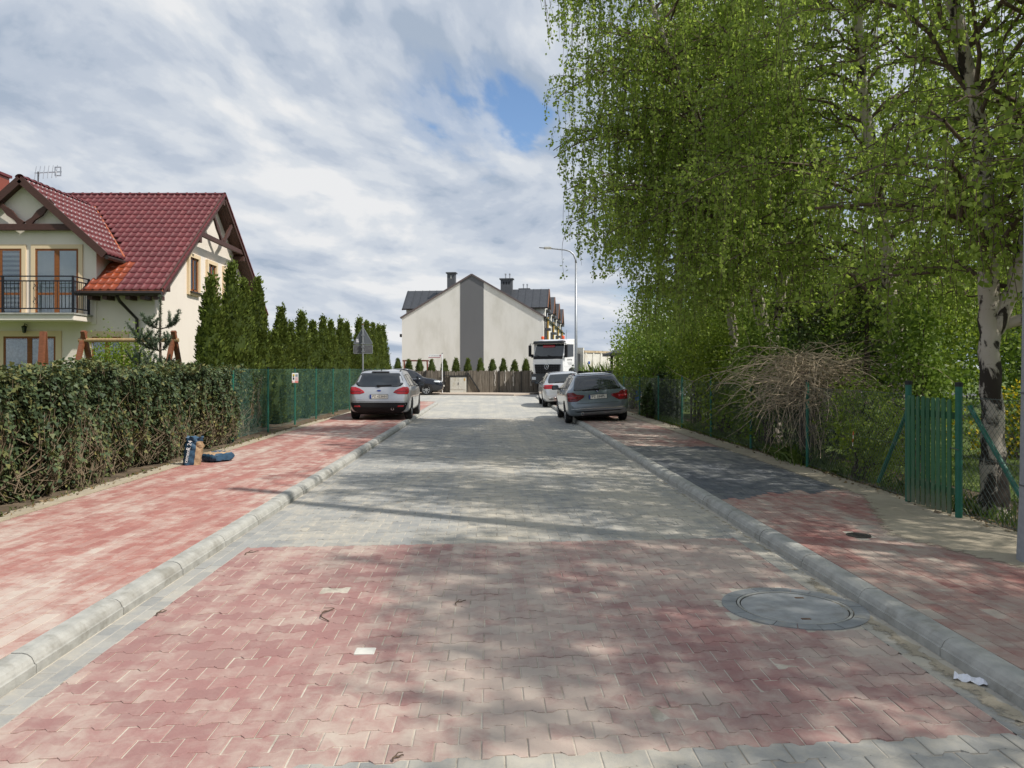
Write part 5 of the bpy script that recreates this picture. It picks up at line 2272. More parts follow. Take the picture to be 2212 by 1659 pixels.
for k, (x, y, sx, sz, m, lab) in enumerate(((13.0, 25.0, 6, 5.5, M_SHRUB, 'mid green tree far behind the gate'), (17.5, 24.0, 6, 6.0, M_DEEP, 'dark tree far behind the near birch'), (11.5, 33.0, 6, 5.0, M_LIME, 'lime green tree beyond the garden bench'),
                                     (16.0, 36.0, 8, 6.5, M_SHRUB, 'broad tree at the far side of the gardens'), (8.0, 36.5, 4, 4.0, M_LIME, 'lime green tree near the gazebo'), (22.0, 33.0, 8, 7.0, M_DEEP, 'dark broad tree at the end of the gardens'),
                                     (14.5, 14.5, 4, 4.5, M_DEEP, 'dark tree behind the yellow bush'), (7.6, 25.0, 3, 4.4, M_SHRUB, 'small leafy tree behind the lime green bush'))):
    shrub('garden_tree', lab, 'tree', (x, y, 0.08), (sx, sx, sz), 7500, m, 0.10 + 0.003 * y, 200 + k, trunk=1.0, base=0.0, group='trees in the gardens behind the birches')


def spruce(loc, label, h, w, seed):
    g = np.random.default_rng(seed)
    o = thing('spruce_tree', label, 'tree', loc)
    mb = MB()
    mb.tube([(0, 0, 0), (0, 0, h)], [0.09, 0.012], 8)
    mb.build('trunk', M_BARKD, o)
    P, D = [], []
    br = MB()
    z = 0.4
    while z < h:
        L = w * (1 - z / h) ** 0.8
        for k in range(6):
            a = g.uniform(0, 6.28)
            e = np.array([math.cos(a) * L, math.sin(a) * L, z - 0.22 * L])
            p = bez((0, 0, z), (e[0] * 0.5, e[1] * 0.5, z + 0.05), e, 6)
            br.tube([tuple(q) for q in p], 0.008, 4, cap=False)
            m = int(70 * L) + 10
            t = g.random(m) ** 0.6
            q = np.array(e)[None, :] * t[:, None] + np.array([0, 0, z])[None, :] * (1 - t[:, None])
            q += g.normal(size=(m, 3)) * np.array([0.09, 0.09, 0.03])
            P.append(q)
            D.append(np.stack([np.full(m, e[0]), np.full(m, e[1]), np.full(m, -0.35)], 1) + g.normal(size=(m, 3)) * 0.5)
        z += 0.16
    P, D = np.vstack(P), np.vstack(D)
    n = len(P)
    v = leaf_verts(P, D, g.normal(size=(n, 3)), g.uniform(0.08, 0.15, n), g.uniform(0.02, 0.035, n))
    link_mesh('crown', np_mesh('crown', v, 4, M_DEEP, g.random(n)), o)
    tagp(br.build('limbs', M_BARKD, o), kind='stuff')


spruce((6.9, 17.6, 0.08), 'dark spruce in the shade behind the leaning birch', 4.6, 1.5, 81)
spruce((6.3, 13.2, 0.08), 'low dark spruce behind the tangle of bare stems', 3.3, 1.2, 82)

# young pine in the front garden
pn = thing('pine_tree', 'young pine with upright shoots between the hedge and the house', 'tree', (-7.55, 18.0, 0.08))
g = np.random.default_rng(31)
tb = MB()
tb.tube([(0, 0, 0), (0.02, 0, 1.2), (0, 0, 2.4), (0.01, 0, 3.2)], [0.05, 0.04, 0.025, 0.01], 8)
P, D = [], []


def shoot(p, q, dens=520):
    p, q = np.array(p), np.array(q)
    L = np.linalg.norm(q - p)
    m = int(dens * L)
    t = g.random(m)
    P.append(p + (q - p) * t[:, None])
    d = (q - p) / L
    D.append(d * 0.75 + g.normal(size=(m, 3)) * 0.55)


shoot((0, 0, 2.1), (0.01, 0, 3.2), 620)
for zz, L, k in ((2.45, 0.42, 4), (1.95, 0.62, 6), (1.45, 0.72, 7), (1.05, 0.8, 6)):
    for i in range(k):
        a = g.uniform(0, 6.28)
        e = np.array([math.cos(a) * L, math.sin(a) * L, zz + L * g.uniform(0.35, 0.8)])
        p = bez((0, 0, zz), (e[0] * 0.7, e[1] * 0.7, zz + 0.05), e, 5)
        tb.tube([tuple(x) for x in p], [0.014, 0.012, 0.01, 0.008, 0.006], 5, cap=False)
        for j in range(2, 5):
            shoot(p[j - 1], p[j])
        for j in range(3):
            b0 = p[int(g.integers(1, 4))]
            e2 = b0 + np.array([g.normal() * 0.14, g.normal() * 0.14, g.uniform(0.12, 0.34)])
            shoot(b0, e2)
            tb.tube([tuple(b0), tuple(e2)], [0.007, 0.004], 4, cap=False)
tb.build('trunk', M_BARKD, pn)
P, D = np.vstack(P), np.vstack(D)
n = len(P)
link_mesh('crown', np_mesh('crown', leaf_verts(P, D, g.normal(size=(n, 3)), g.uniform(0.05, 0.085, n), np.full(n, 0.011)), 4, M_PINE, g.random(n)), pn)

# tangle of bare arching stems
bt = thing('bare_bush', 'tangled mushroom of bare tan stems arching over the mesh fence', 'shrub', (5.12, 12.75, 0.08))
g = np.random.default_rng(77)
tb = MB()
for i in range(9):
    a = g.uniform(0, 6.28)
    tb.tube([(0.10 * math.cos(a), 0.12 * math.sin(a), 0), (0.09 * math.cos(a + 0.5), 0.1 * math.sin(a + 0.5), 0.8), (0.12 * math.cos(a + 1), 0.15 * math.sin(a + 1), 1.5)], [0.035, 0.03, 0.022], 6)
tb.build('trunk', M_BARKD, bt, smooth=True)
tb = MB()
for i in range(430):
    a = g.uniform(0, 6.28)
    L = g.uniform(0.5, 1.7)
    dy = math.sin(a)
    dx = math.cos(a) * 0.85
    p0 = np.array([g.normal() * 0.28, g.normal() * 0.45, g.uniform(0.85, 1.75)])
    p1 = p0 + np.array([dx * L * 0.5 + g.normal() * 0.15, dy * L * 0.5 + g.normal() * 0.15, g.uniform(0.0, 0.5)])
    p2 = p0 + np.array([dx * L, dy * L, g.uniform(-0.55, 0.25)])
    p = bez(p0, p1, p2, 9)
    p += np.cumsum(g.normal(size=(9, 3)) * 0.022, axis=0)
    p[:, 2] = np.minimum(p[:, 2], 2.15 - 0.05 * g.random())
    r = g.uniform(0.003, 0.008)
    tb.tube([tuple(q) for q in p], [r * (1 - 0.08 * j) for j in range(9)], 4, cap=False)
    if g.random() < 0.6:
        j = int(g.integers(3, 8))
        e = p[j] + np.array([g.normal() * 0.25, g.normal() * 0.3, g.normal() * 0.2])
        tb.tube([tuple(p[j]), tuple((p[j] + e) / 2 + g.normal(size=3) * 0.03), tuple(e)], [r * 0.6, r * 0.5, r * 0.3], 3, cap=False)
for i in range(90):
    a = g.uniform(0, 6.28)
    rr = g.uniform(0.1, 0.8)
    p0 = np.array([rr * math.cos(a) * 0.7, rr * math.sin(a) * 1.5, g.uniform(0.8, 1.6)])
    p2 = np.array([p0[0] * 1.2 + g.normal() * 0.1, p0[1] * 1.1 + g.normal() * 0.25, g.uniform(0.0, 0.6)])
    p = bez(p0, (p0 + p2) / 2 + g.normal(size=3) * 0.12, p2, 6)
    tb.tube([tuple(q) for q in p], 0.003, 3, cap=False)
tb.build('bare_stems', M_STEM, bt)


# ------------------------------------------------------------------ grass and weeds
def blades(name, label, pts, h, mat, seed, group=None, w=0.011, lean=0.35, cat=None, kind='stuff'):
    g = np.random.default_rng(seed)
    P = np.asarray(pts, float)
    n = len(P)
    hh = g.uniform(0.5, 1.1, n)[:, None] * h
    d = g.normal(size=(n, 3)) * lean
    d[:, 2] = 1
    d = norm(d)
    s = norm(np.cross(d, g.normal(size=(n, 3))))
    b2 = P + d * hh * 0.6
    tip = P + d * hh + np.concatenate([d[:, :2] * hh * 0.6, -0.15 * hh], 1)
    v = np.stack([P - s * w / 2, P + s * w / 2, b2 + s * w / 2.4, tip, b2 - s * w / 2.4], 1).reshape(-1, 3)
    o = link_mesh(name, np_mesh(name, v, 5, mat, g.random(n)))
    tagp(o, label, cat, group, kind)
    return o


def strip_pts(n, f, seed):
    g = np.random.default_rng(seed)
    return np.array([f(g) for _ in range(n)])


blades('grass', 'rough grass and weeds at the foot of the fence under the birches', strip_pts(4200, lambda g: (4.98 + abs(g.normal()) * 0.28, g.uniform(7.0, 27.0), 0.075), 1), 0.24, M_GRASS, 91)
blades('grass', 'lush day-lily leaves by the second fence post', strip_pts(420, lambda g: (5.0 + g.normal() * 0.10, 12.9 + g.normal() * 0.32, 0.075), 2), 0.42, M_GRASS, 92, w=0.02, lean=0.45)
blades('grass', 'sparse weeds in the soil strip at the foot of the ivy hedge', strip_pts(240, lambda g: (-5.12 + g.normal() * 0.05, 7.5 + 16 * g.random() ** 1.3, 0.075), 3), 0.10, M_GRASS, 93)
blades('grass', 'short lawn grass behind the green gate', strip_pts(9000, lambda g: (g.uniform(6.0, 12.5), g.uniform(8.0, 16.0), 0.083), 4), 0.09, M_GRASS, 94)
# fallen leaves and clods along the soil strips
g = np.random.default_rng(15)
n = 900
P = np.stack([np.where(g.random(n) < 0.5, -5.10 + g.normal(size=n) * 0.07, 4.9 + g.normal(size=n) * 0.10), 6.5 + 20 * g.random(n) ** 1.4, np.full(n, 0.115)], 1)
o = link_mesh('fallen_leaves', np_mesh('fallen_leaves', outline_leaves(P, g.normal(size=(n, 3)) * np.array([1, 1, 0.25]), g.normal(size=(n, 3)) * np.array([1, 1, 0.2]), g.uniform(0.02, 0.05, n), IVY), 10,
                                               leaf_mat('dry_leaf', [(0, (0.10, 0.06, 0.03)), (0.6, (0.24, 0.16, 0.08)), (1, (0.36, 0.29, 0.18))], 0.1), g.random(n)))
tagp(o, 'dry leaves scattered along both fence lines', kind='stuff')
mb = MB()
for i in range(520):
    x = -5.12 + random.gauss(0, 0.05) if i % 2 else 4.86 + random.gauss(0, 0.09)
    y = 6.5 + 20 * random.random() ** 1.5
    r = random.uniform(0.008, 0.03) * (1 if i % 9 else 1.8)
    ph0 = random.random() * 6
    vs = [(x + r * math.cos(k * 1.05 + ph0) * random.uniform(0.7, 1.2), y + r * math.sin(k * 1.05 + ph0) * random.uniform(0.7, 1.2), 0.09) for k in range(6)]
    vs += [(x + r * 0.5 * math.cos(k * 2.1), y + r * 0.5 * math.sin(k * 2.1), 0.09 + r * random.uniform(0.5, 0.9)) for k in range(3)]
    fs = [(0, 1, 6), (1, 2, 7, 6), (2, 3, 7), (3, 4, 8, 7), (4, 5, 8), (5, 0, 6, 8), (6, 7, 8)]
    mb.add(vs, fs)
o = mb.build('rubble', M_SOIL, None)
tagp(o, 'small clods and stones along both soil strips', kind='stuff')
# tall garden grass beyond the dark netting
for (x, lab) in ((4.6, 'tall grass clump above the dark netting fence, the one by the lamp post'), (5.2, 'middle tall grass clump above the dark netting fence'), (5.75, 'tall grass clump above the dark netting fence by the gazebo')):
    blades('tall_grass', lab, strip_pts(260, lambda g: (x + g.normal() * 0.16, 38.2 + g.normal() * 0.2, 0.05), int(x * 10)), 2.2, M_SHRUB, 95 + int(x), w=0.03, lean=0.13, cat='grass clump', kind='thing', group='tall grass clumps')
print('birch leaves', n_tot)
# ================================================================== vehicles
def paint_mat(name, base, metal=0.6, rough=0.32, coat=0.8):
    b = NB(name)
    n = b.noise(b.pos(), 180, 2)
    d = b.noise(b.pos(), 2.0, 4)
    c = b.mix(b.step(n, 0.3, 0.7), tuple(x * 0.93 for x in base), tuple(min(1, x * 1.06) for x in base))
    c = b.mix(b.step(d, 0.5, 0.85, 0, 0.12), c, (0.40, 0.37, 0.32))
    return b.done(b.principled(c, rough, metal, None, 0.5, coat))


M_SILVER = paint_mat('silver_paint', (0.50, 0.51, 0.525), 0.6, 0.30)
M_PEARL = paint_mat('pale_silver_paint', (0.54, 0.555, 0.575), 0.5, 0.28)
M_BLUEG = paint_mat('blue_grey_paint', (0.235, 0.275, 0.315), 0.6, 0.30)
M_BLACKP = paint_mat('black_paint', (0.008, 0.010, 0.018), 0.1, 0.18)
M_CARGL = glass_mat('car_glass', (0.012, 0.015, 0.018), 0.03)
M_PLAST = pm('black_plastic', (0.016, 0.016, 0.018), 0.15, 30, 0.75, spec=0.2)
M_TYRE = pm('tyre_rubber', (0.014, 0.014, 0.015), 0.2, 30, 0.85, grime=(0.09, 0.08, 0.065), gscale=8)
M_RIM = pm('alloy_rim', (0.52, 0.53, 0.54), 0.05, 20, 0.3, metal=0.8)
M_CHROME = pm('chrome', (0.75, 0.76, 0.78), 0.03, 20, 0.12, metal=1.0)
M_RLENS = pm('red_lens', (0.32, 0.008, 0.014), 0.25, 25, 0.18, coat=0.6)
M_DLENS = pm('dark_red_lens', (0.17, 0.006, 0.012), 0.25, 25, 0.18, coat=0.6)
M_WLENS = pm('clear_lens', (0.62, 0.66, 0.70), 0.2, 25, 0.1, coat=0.6)
M_PLATE = pm('plate_white', (0.72, 0.71, 0.64), 0.03, 30, 0.45)
M_EUB = pm('plate_blue', (0.02, 0.06, 0.30), 0.05, 30, 0.4)
M_UNDER = pm('underbody', (0.012, 0.011, 0.011), 0.3, 10, 0.9)


def loft(stations, zs):
    st = np.array(stations, float)
    y0 = st[:, 0]
    ys = []
    for i in range(len(y0) - 1):
        n = max(2, int((y0[i + 1] - y0[i]) / 0.07))
        ys += list(np.linspace(y0[i], y0[i + 1], n, endpoint=False))
    ys.append(y0[-1])
    ys = np.array(ys)
    par = np.stack([np.interp(ys, y0, st[:, k]) for k in range(1, 5)], 1)
    for _ in range(2):
        q = par.copy()
        q[1:-1] = (par[:-2] + 2 * par[1:-1] + par[2:]) / 4
        par = q
    rings = []
    for y, (w, zb, zt, wt) in zip(ys, par):
        a = [(0, zb), (w * .75, zb), (w * .955, zb + .09), (w, zb + .30), (w * .992, zs - .13), (w * .955, zs), (wt + .035, zt - .11), (wt * .94, zt - .025), (wt * .5, zt), (0, zt + .008)]
        z2 = zt - .10
        mid = (zb + .10 + z2) / 2
        b = [(0, zb), (w * .75, zb), (w * .955, zb + .08), (w, mid), (w * .992, (mid + z2) / 2), (w * .97, z2), (w * .92, zt - .035), (w * .8, zt - .01), (w * .45, zt + .004), (0, zt + .010)]
        k = min(max((zt - zs - .04) / .25, 0), 1)
        half = np.array(a) * k + np.array(b) * (1 - k)
        # smooth subdivision of the half section
        pts = []
        m = len(half)
        for i in range(m - 1):
            p0, p1, p2, p3 = half[max(i - 1, 0)], half[i], half[i + 1], half[min(i + 2, m - 1)]
            for t in (0, .33, .67):
                v = 0.5 * ((2 * p1) + (p2 - p0) * t + (2 * p0 - 5 * p1 + 4 * p2 - p3) * t * t + (3 * p1 - p0 - 3 * p2 + p3) * t ** 3)
                pts.append(v)
        pts.append(half[-1])
        pts = np.array(pts)
        full = [(x, y, z) for x, z in pts] + [(-x, y, z) for x, z in pts[-2:0:-1]]
        rings.append(full)
    return rings


class Car:
    def __init__(s, name, label, cat, loc, rot, stations, zs, paint, group):
        s.root = thing(name, label, cat, loc, group)
        s.root.rotation_euler = rot
        rings = loft(stations, zs)
        n = len(rings[0])
        v = [p for r in rings for p in r]
        f = []
        for i in range(len(rings) - 1):
            for k in range(n):
                k2 = (k + 1) % n
                f.append((i * n + k, i * n + k2, (i + 1) * n + k2, (i + 1) * n + k))
        f.append(tuple(range(n)))
        f.append(tuple(reversed(range((len(rings) - 1) * n, len(rings) * n))))
        mb = MB()
        mb.add(v, f)
        s.body = mb.build('body', paint, s.root, smooth=True)
        s.bvh = BVHTree.FromPolygons([Vector(p) for p in v], f)
        s.L = stations[-1][0]

    def hit(s, view, a, b):
        if view == 'rear':
            o, d = Vector((b, -3, a)), Vector((0, 1, 0))
        elif view == 'front':
            o, d = Vector((b, s.L + 3, a)), Vector((0, -1, 0))
        elif view == 'left':
            o, d = Vector((-4, b, a)), Vector((1, 0, 0))
        elif view == 'right':
            o, d = Vector((4, b, a)), Vector((-1, 0, 0))
        else:
            o, d = Vector((b, a, 5)), Vector((0, 0, -1))
        p, nr, i, dist = s.bvh.ray_cast(o, d)
        if p is None:
            p, nr, i, dist = s.bvh.find_nearest(o + d * 3.2)
            return p, -d
        if nr.dot(d) > 0:
            nr = -nr
        return p, nr

    def decal(s, name, mat, view, rows, off=0.006, n=10, parent=None, sub=3, smooth=True):
        """panel lying on the body: rows of (a, b0, b1) seen in the given view"""
        fine = []
        for i in range(len(rows) - 1):
            for k in range(sub):
                t = k / sub
                fine.append([x * (1 - t) + y * t for x, y in zip(rows[i], rows[i + 1])])
        fine.append(list(rows[-1]))
        v, f = [], []
        m = len(fine)
        for (a, b0, b1) in fine:
            for j in range(n + 1):
                p, nr = s.hit(view, a, b0 + (b1 - b0) * j / n)
                v.append(tuple(p + nr * off))
        for i in range(m - 1):
            for j in range(n):
                q = i * (n + 1) + j
                f.append((q, q + 1, q + n + 2, q + n + 1))
        mb = MB()
        mb.add(v, f)
        # skirt back to the body
        ring = [j for j in range(n + 1)] + [i * (n + 1) + n for i in range(1, m)] + [(m - 1) * (n + 1) + j for j in range(n - 1, -1, -1)] + [i * (n + 1) for i in range(m - 2, 0, -1)]
        d = {'rear': (0, 1, 0), 'front': (0, -1, 0), 'left': (1, 0, 0), 'right': (-1, 0, 0), 'top': (0, 0, -1)}[view]
        base = len(mb.v)
        for r in ring:
            p = mb.v[r]
            mb.v.append((p[0] + d[0] * .014, p[1] + d[1] * .014, p[2] + d[2] * .014))
        for k in range(len(ring)):
            k2 = (k + 1) % len(ring)
            mb.f.append((ring[k], ring[k2], base + k2, base + k))
        return mb.build(name, mat, parent or s.root, smooth=smooth)

    def both(s, name, mat, rows, off=0.006, n=8, view='rear', parent=None):
        if view in ('rear', 'front'):
            s.decal(name, mat, view, rows, off, n, parent)
            s.decal(name, mat, view, [(a, -b1, -b0) for a, b0, b1 in rows], off, n, parent)
        else:
            s.decal(name, mat, 'left', rows, off, n, parent)
            s.decal(name, mat, 'right', rows, off, n, parent)

    def wheel(s, x, y, r, side, spokes=10, w=0.21):
        wh = bpy.data.objects.new('wheel', None)
        COL.objects.link(wh)
        wh.parent = s.root
        wh.location = (x, y, r)
        k = side
        mb = MB()
        mb.lathe([(r * .66, -w / 2), (r * .93, -w / 2), (r, -w * .36), (r, w * .36), (r * .93, w / 2), (r * .66, w / 2)], 'X', n=28, close=True)
        mb.build('tyre', M_TYRE, wh, smooth=True)
        mb = MB()
        o = k * w * 0.40
        mb.lathe([(r * .66, o), (r * .69, o + k * .012), (r * .62, o - k * .01), (r * .60, o - k * .07), (0.001, o - k * .075)], 'X', n=28)
        rim = mb.build('rim', M_PLAST if spokes else M_RIM, wh)
        for i in range(spokes):
            a = 2 * math.pi * i / spokes
            M = Matrix.Rotation(a, 3, 'X')
            mb = MB()
            c = M @ Vector((o - k * .012, 0, r * .36))
            mb.box(c, (.03, r * .12, r * .56), M)
            mb.build('spoke', M_RIM, rim)
        mb = MB()
        mb.lathe([(r * .67, o), (r * .67, o + k * .014), (r * .60, o + k * .010), (r * .60, o - k * .03)], 'X', n=28)
        mb.build('rim_edge', M_RIM, rim)
        mb = MB()
        mb.lathe([(r * .13, o - k * .02), (r * .12, o + k * .006), (0.001, o + k * .008)], 'X', n=12)
        mb.build('hub_cap', M_RIM, rim)
        # dark panel laid on the body, painting in the shaded wheel well
        rows = []
        ra = r * 1.14
        for i in range(9):
            z = -0.02 + ra * i / 8 * 0.995
            hw = math.sqrt(max(ra * ra - z * z, 0.0006))
            rows.append((z + r, y - hw, y + hw))
        low = [(s.zlow, y - ra, y + ra)] if s.zlow < r - 0.05 else []
        s.decal('wheel_well_shade', M_UNDER, 'right' if side > 0 else 'left', low + rows, 0.004, 8, sub=1)

    def plate(s, z, txt, tilt=0.0, w=0.52, x=0.0):
        p, nr = s.hit('rear', z, x)
        y = p.y - 0.012
        mb = MB()
        mb.box((x, y, z), (w + 0.02, 0.012, 0.134))
        pf = mb.build('plate_holder', M_PLAST, s.root)
        mb = MB()
        mb.box((x, y - 0.008, z), (w, 0.006, 0.114))
        pl2 = mb.build('number_plate', M_PLATE, pf)
        mb = MB()
        mb.box((x - w / 2 + 0.022, y - 0.0125, z), (0.042, 0.003, 0.108))
        mb.build('country_band', M_EUB, pf)
        text_obj('lettering', txt, 0.098, M_INK, pf, (x + 0.02, y - 0.0125, z))
        return pf


def wagon_stations(L, W, H, tail=0.0):
    h = W / 2
    return [(0.00, h * .77, .40, .60, h * .6), (0.03, h * .88, .32, .76, h * .7), (0.08, h * .945, .27, .92, h * .78), (0.14 + tail * .3, h * .972, .24, 1.02, h * .76),
            (0.26 + tail * .7, h * .988, .22, 1.20, h * .71), (0.38 + tail, h * .995, .21, H * .93, h * .67), (0.50 + tail, h, .20, H * .968, h * .655), (1.0, h, .19, H * .99, h * .665), (1.9, h, .19, H, h * .67),
            (L * .575, h, .19, H * .972, h * .66), (L * .66, h, .19, H * .865, h * .70), (L * .745, h, .19, 1.06, h * .81), (L * .78, h, .19, 1.0, h * .86), (L * .88, h * .98, .19, .91, h * .88),
            (L * .95, h * .92, .21, .79, h * .8), (L * .985, h * .80, .27, .67, h * .7), (L, h * .66, .34, .54, h * .5)]


GRP = 'cars parked half on the pavements'


def common(c, r, yw, W, paint, spokes=10):
    c.zlow = 0.16
    h = W / 2
    for side in (1, -1):
        for y in yw:
            c.wheel(side * (h - 0.105), y, r, side, spokes)
    # side glass
    L = c.L
    for view in ('left', 'right'):
        q = lambda rows, nm: c.decal(nm, M_CARGL, view, rows, 0.005, 8)
        q([(.985, .58, 1.06), (1.12, .60, 1.06), (1.25, .66, 1.06), (1.335, .76, 1.06)], 'quarter_window')
        q([(.975, 1.11, 1.95), (1.1, 1.11, 1.95), (1.25, 1.11, 1.95), (1.365, 1.11, 1.95)], 'side_window')
        q([(.965, 2.0, L * .735), (1.1, 2.0, L * .695), (1.25, 2.0, L * .645), (1.365, 2.0, L * .60)], 'side_window')
        # sills and door handles
        c.decal('sill_trim', M_PLAST, view, [(.215, 1.05, L - 1.45), (.27, 1.05, L - 1.45)], 0.004, 10)
        for y in (1.32, 2.2):
            p, nr = c.hit(view, .86, y)
            mb = MB()
            mb.box(p + nr * .015, (.025, .17, .03))
            mb.build('door_handle', paint, c.root)
    c.decal('windscreen', M_CARGL, 'top', [(L * .585, -.50, .50), (L * .66, -.57, .57), (L * .745, -.66, .66)], 0.005, 12)
    for sx in (1, -1):
        p, nr = c.hit('right' if sx > 0 else 'left', .99, L * .70)
        mb = MB()
        mb.cbox((p.x + sx * .13, p.y + .02, 1.02), (.22, .12, .15), .035)
        m = mb.build('mirror', M_PLAST, c.root, smooth=False)
        mb = MB()
        mb.box((p.x + sx * .02, p.y + .02, .975), (.08, .05, .03))
        mb.build('mirror_arm', M_PLAST, m)
        mb = MB()
        mb.box((p.x + sx * .13, p.y - .042, 1.02), (.17, .006, .11))
        mb.build('mirror_glass', M_CARGL, m)
    # front end
    c.both('headlight', M_WLENS, [(.62, .45, .80), (.68, .42, .82), (.74, .50, .80)], view='front')
    c.decal('grille', M_PLAST, 'front', [(.44, -.38, .38), (.55, -.42, .42), (.62, -.36, .36)], 0.006, 8)
    # underbody
    mb = MB()
    mb.bbox((-h * .7, .35, .16), (h * .7, L - .4, .24))
    mb.build('underbody', M_UNDER, c.root)


def rails(c, W, y0, y1):
    for sx in (1, -1):
        pts = []
        for i in range(9):
            y = y0 + (y1 - y0) * i / 8
            p, nr = c.hit('top', y, sx * W * .305)
            pts.append((p.x, p.y, p.z + (.035 if 0 < i < 8 else .0)))
        mb = MB()
        mb.tube(pts, .014, 6)
        mb.build('roof_rail', M_PLAST, c.root, smooth=True)


# ---- silver estate on the sunny pavement
W = 1.82
c = Car('estate_car', 'silver estate car with black lower bumper parked on the sunny red pavement', 'car', (-3.30, 23.25, PAV), (0, 0, R(0.4)), wagon_stations(4.56, W, 1.50), .95, M_SILVER, GRP)
common(c, .325, (.80, 3.45), W, M_SILVER)
c.decal('rear_window', M_CARGL, 'rear', [(.985, -.50, .50), (1.005, -.62, .62), (1.07, -.70, .70), (1.18, -.675, .675), (1.30, -.625, .625), (1.395, -.56, .56)], 0.006, 16)
for sx in (1, -1):
    rows = [(.775, .56, .84), (.82, .42, .868), (.88, .47, .872), (.94, .58, .865), (.985, .70, .835)]
    t = c.decal('tail_light', M_RLENS, 'rear', rows if sx > 0 else [(a, -b1, -b0) for a, b0, b1 in rows], .009, 10)
    rw = [(.835, .50, .86), (.865, .52, .862)]
    c.decal('lamp_band', M_DLENS, 'rear', rw if sx > 0 else [(a, -b1, -b0) for a, b0, b1 in rw], .012, 6, t)
bm_ = c.decal('lower_bumper', M_PLAST, 'rear', [(.235, -.62, .62), (.28, -.72, .72), (.33, -.77, .77), (.38, -.79, .79), (.43, -.81, .81), (.50, -.83, .83), (.53, -.82, .82)], .010, 16)
c.both('reflector', M_RLENS, [(.40, .54, .72), (.44, .56, .73)], .014, 6, parent=bm_)
c.decal('tailgate_seam', M_PLAST, 'rear', [(.555, -.78, .78), (.562, -.78, .78)], .004, 14)
c.plate(.705, 'PZ 423HH')
p, nr = c.hit('rear', .875, 0)
mb = MB()
mb.lathe([(0.001, -.012), (.06, -.010), (.066, 0), (.06, .004)], 'Y', c=(0, p.y - .004, 0), n=20)
o = mb.build('emblem', M_CHROME, c.root)
o.scale = (1.15, 1, .5)
o.location = (0, 0, .875)
mb = MB()
mb.lathe([(0.001, -.016), (.05, -.014), (.052, 0)], 'Y', c=(0, p.y - .004, 0), n=20)
o2 = mb.build('emblem_field', M_EUB, o)
c.decal('high_brake_light', M_PLAST, 'rear', [(1.405, -.27, .27), (1.432, -.25, .25)], .02, 8)
p, nr = c.hit('rear', 1.02, 0)
mb = MB()
mb.bar((-.08, p.y - .02, 1.015), (.36, p.y + .01, 1.035), .03, .035)
mb.box((-.02, p.y - .03, 1.02), (.10, .05, .05))
mb.build('rear_wiper', M_PLAST, c.root)
mb = MB()
mb.lathe([(.042, -.02), (.042, .2), (.034, .2), (.034, -.02)], 'Y', c=(.40, .02, .345), n=16, close=True)
mb.build('exhaust', M_CHROME, c.root)
mb = MB()
mb.bbox((-.42, .10, .26), (.32, .3, .34))
mb.build('silencer', M_UNDER, c.root)
mb = MB()
mb.tube([(0, .62, 1.47), (0, .60, 1.53)], [.016, .005], 6)
mb.build('aerial', M_PLAST, c.root)
rails(c, W, .62, 2.5)
c.decal('badge', M_CHROME, 'rear', [(.618, -.62, -.46), (.632, -.62, -.46)], .008, 6)

# ---- blue-grey estate under the birches
W = 1.82
c = Car('estate_car', 'blue-grey estate car tilted half on the shaded pavement, nearest on the lamp post side', 'car', (3.14, 22.75, .052), (0, R(-3.4), R(-0.3)), wagon_stations(4.53, W, 1.45, .04), .93, M_BLUEG, GRP)
common(c, .325, (.86, 3.62), W, M_BLUEG)
c.decal('rear_window', M_CARGL, 'rear', [(.965, -.655, .655), (.99, -.68, .68), (1.1, -.655, .655), (1.22, -.62, .62), (1.33, -.58, .58), (1.375, -.54, .54)], 0.006, 16)
for sx in (1, -1):
    rows = [(.66, .60, .835), (.70, .52, .858), (.77, .40, .868), (.83, .38, .872), (.855, .60, .87), (.90, .66, .865), (.92, .70, .85)]
    t = c.decal('tail_light', M_DLENS, 'rear', rows if sx > 0 else [(a, -b1, -b0) for a, b0, b1 in rows], .009, 10)
    rw = [(.73, .60, .85), (.80, .60, .86)]
    c.decal('lamp_band', M_RLENS, 'rear', rw if sx > 0 else [(a, -b1, -b0) for a, b0, b1 in rw], .012, 6, t)
c.plate(.775, 'PZ 594PL')
p, nr = c.hit('rear', .93, 0)
mb = MB()
mb.lathe([(0.001, -.010), (.040, -.010), (.046, -.002), (.046, .004)], 'Y', c=(0, p.y - .004, .93), n=20)
o = mb.build('emblem', M_INK, c.root)
for q in range(4):
    mb = MB()
    a0 = q * math.pi / 2
    mb.prism([(0, .93)] + [(.030 * math.cos(a0 + k * math.pi / 8), .93 + .030 * math.sin(a0 + k * math.pi / 8)) for k in range(5)], 'Y', p.y - .020, p.y - .014)
    mb.build('emblem_quarter', M_WHT if q % 2 else M_EUB, o)
c.decal('spoiler_lip', M_PLAST, 'rear', [(1.385, -.56, .56), (1.40, -.52, .52)], .03, 10)
p, nr = c.hit('rear', .985, 0)
mb = MB()
mb.bar((0.02, p.y - .02, .985), (-.42, p.y + .0, .965), .03, .035)
mb.box((0, p.y - .03, .98), (.10, .05, .05))
mb.build('rear_wiper', M_PLAST, c.root)
mb = MB()
mb.lathe([(.046, -.02), (.046, .2), (.038, .2), (.038, -.02)], 'Y', c=(-.47, .03, .30), n=16, close=True)
mb.build('exhaust', M_CHROME, c.root)
c.decal('bumper_strip', M_CHROME, 'rear', [(.435, -.78, .78), (.45, -.78, .78)], .006, 14)
c.decal('lower_valance', M_PLAST, 'rear', [(.345, -.60, .60), (.375, -.72, .72)], .006, 14)
rails(c, W, .7, 2.5)
c.decal('tailgate_seam', M_PLAST, 'rear', [(.595, -.62, .62), (.601, -.62, .62)], .004, 14)

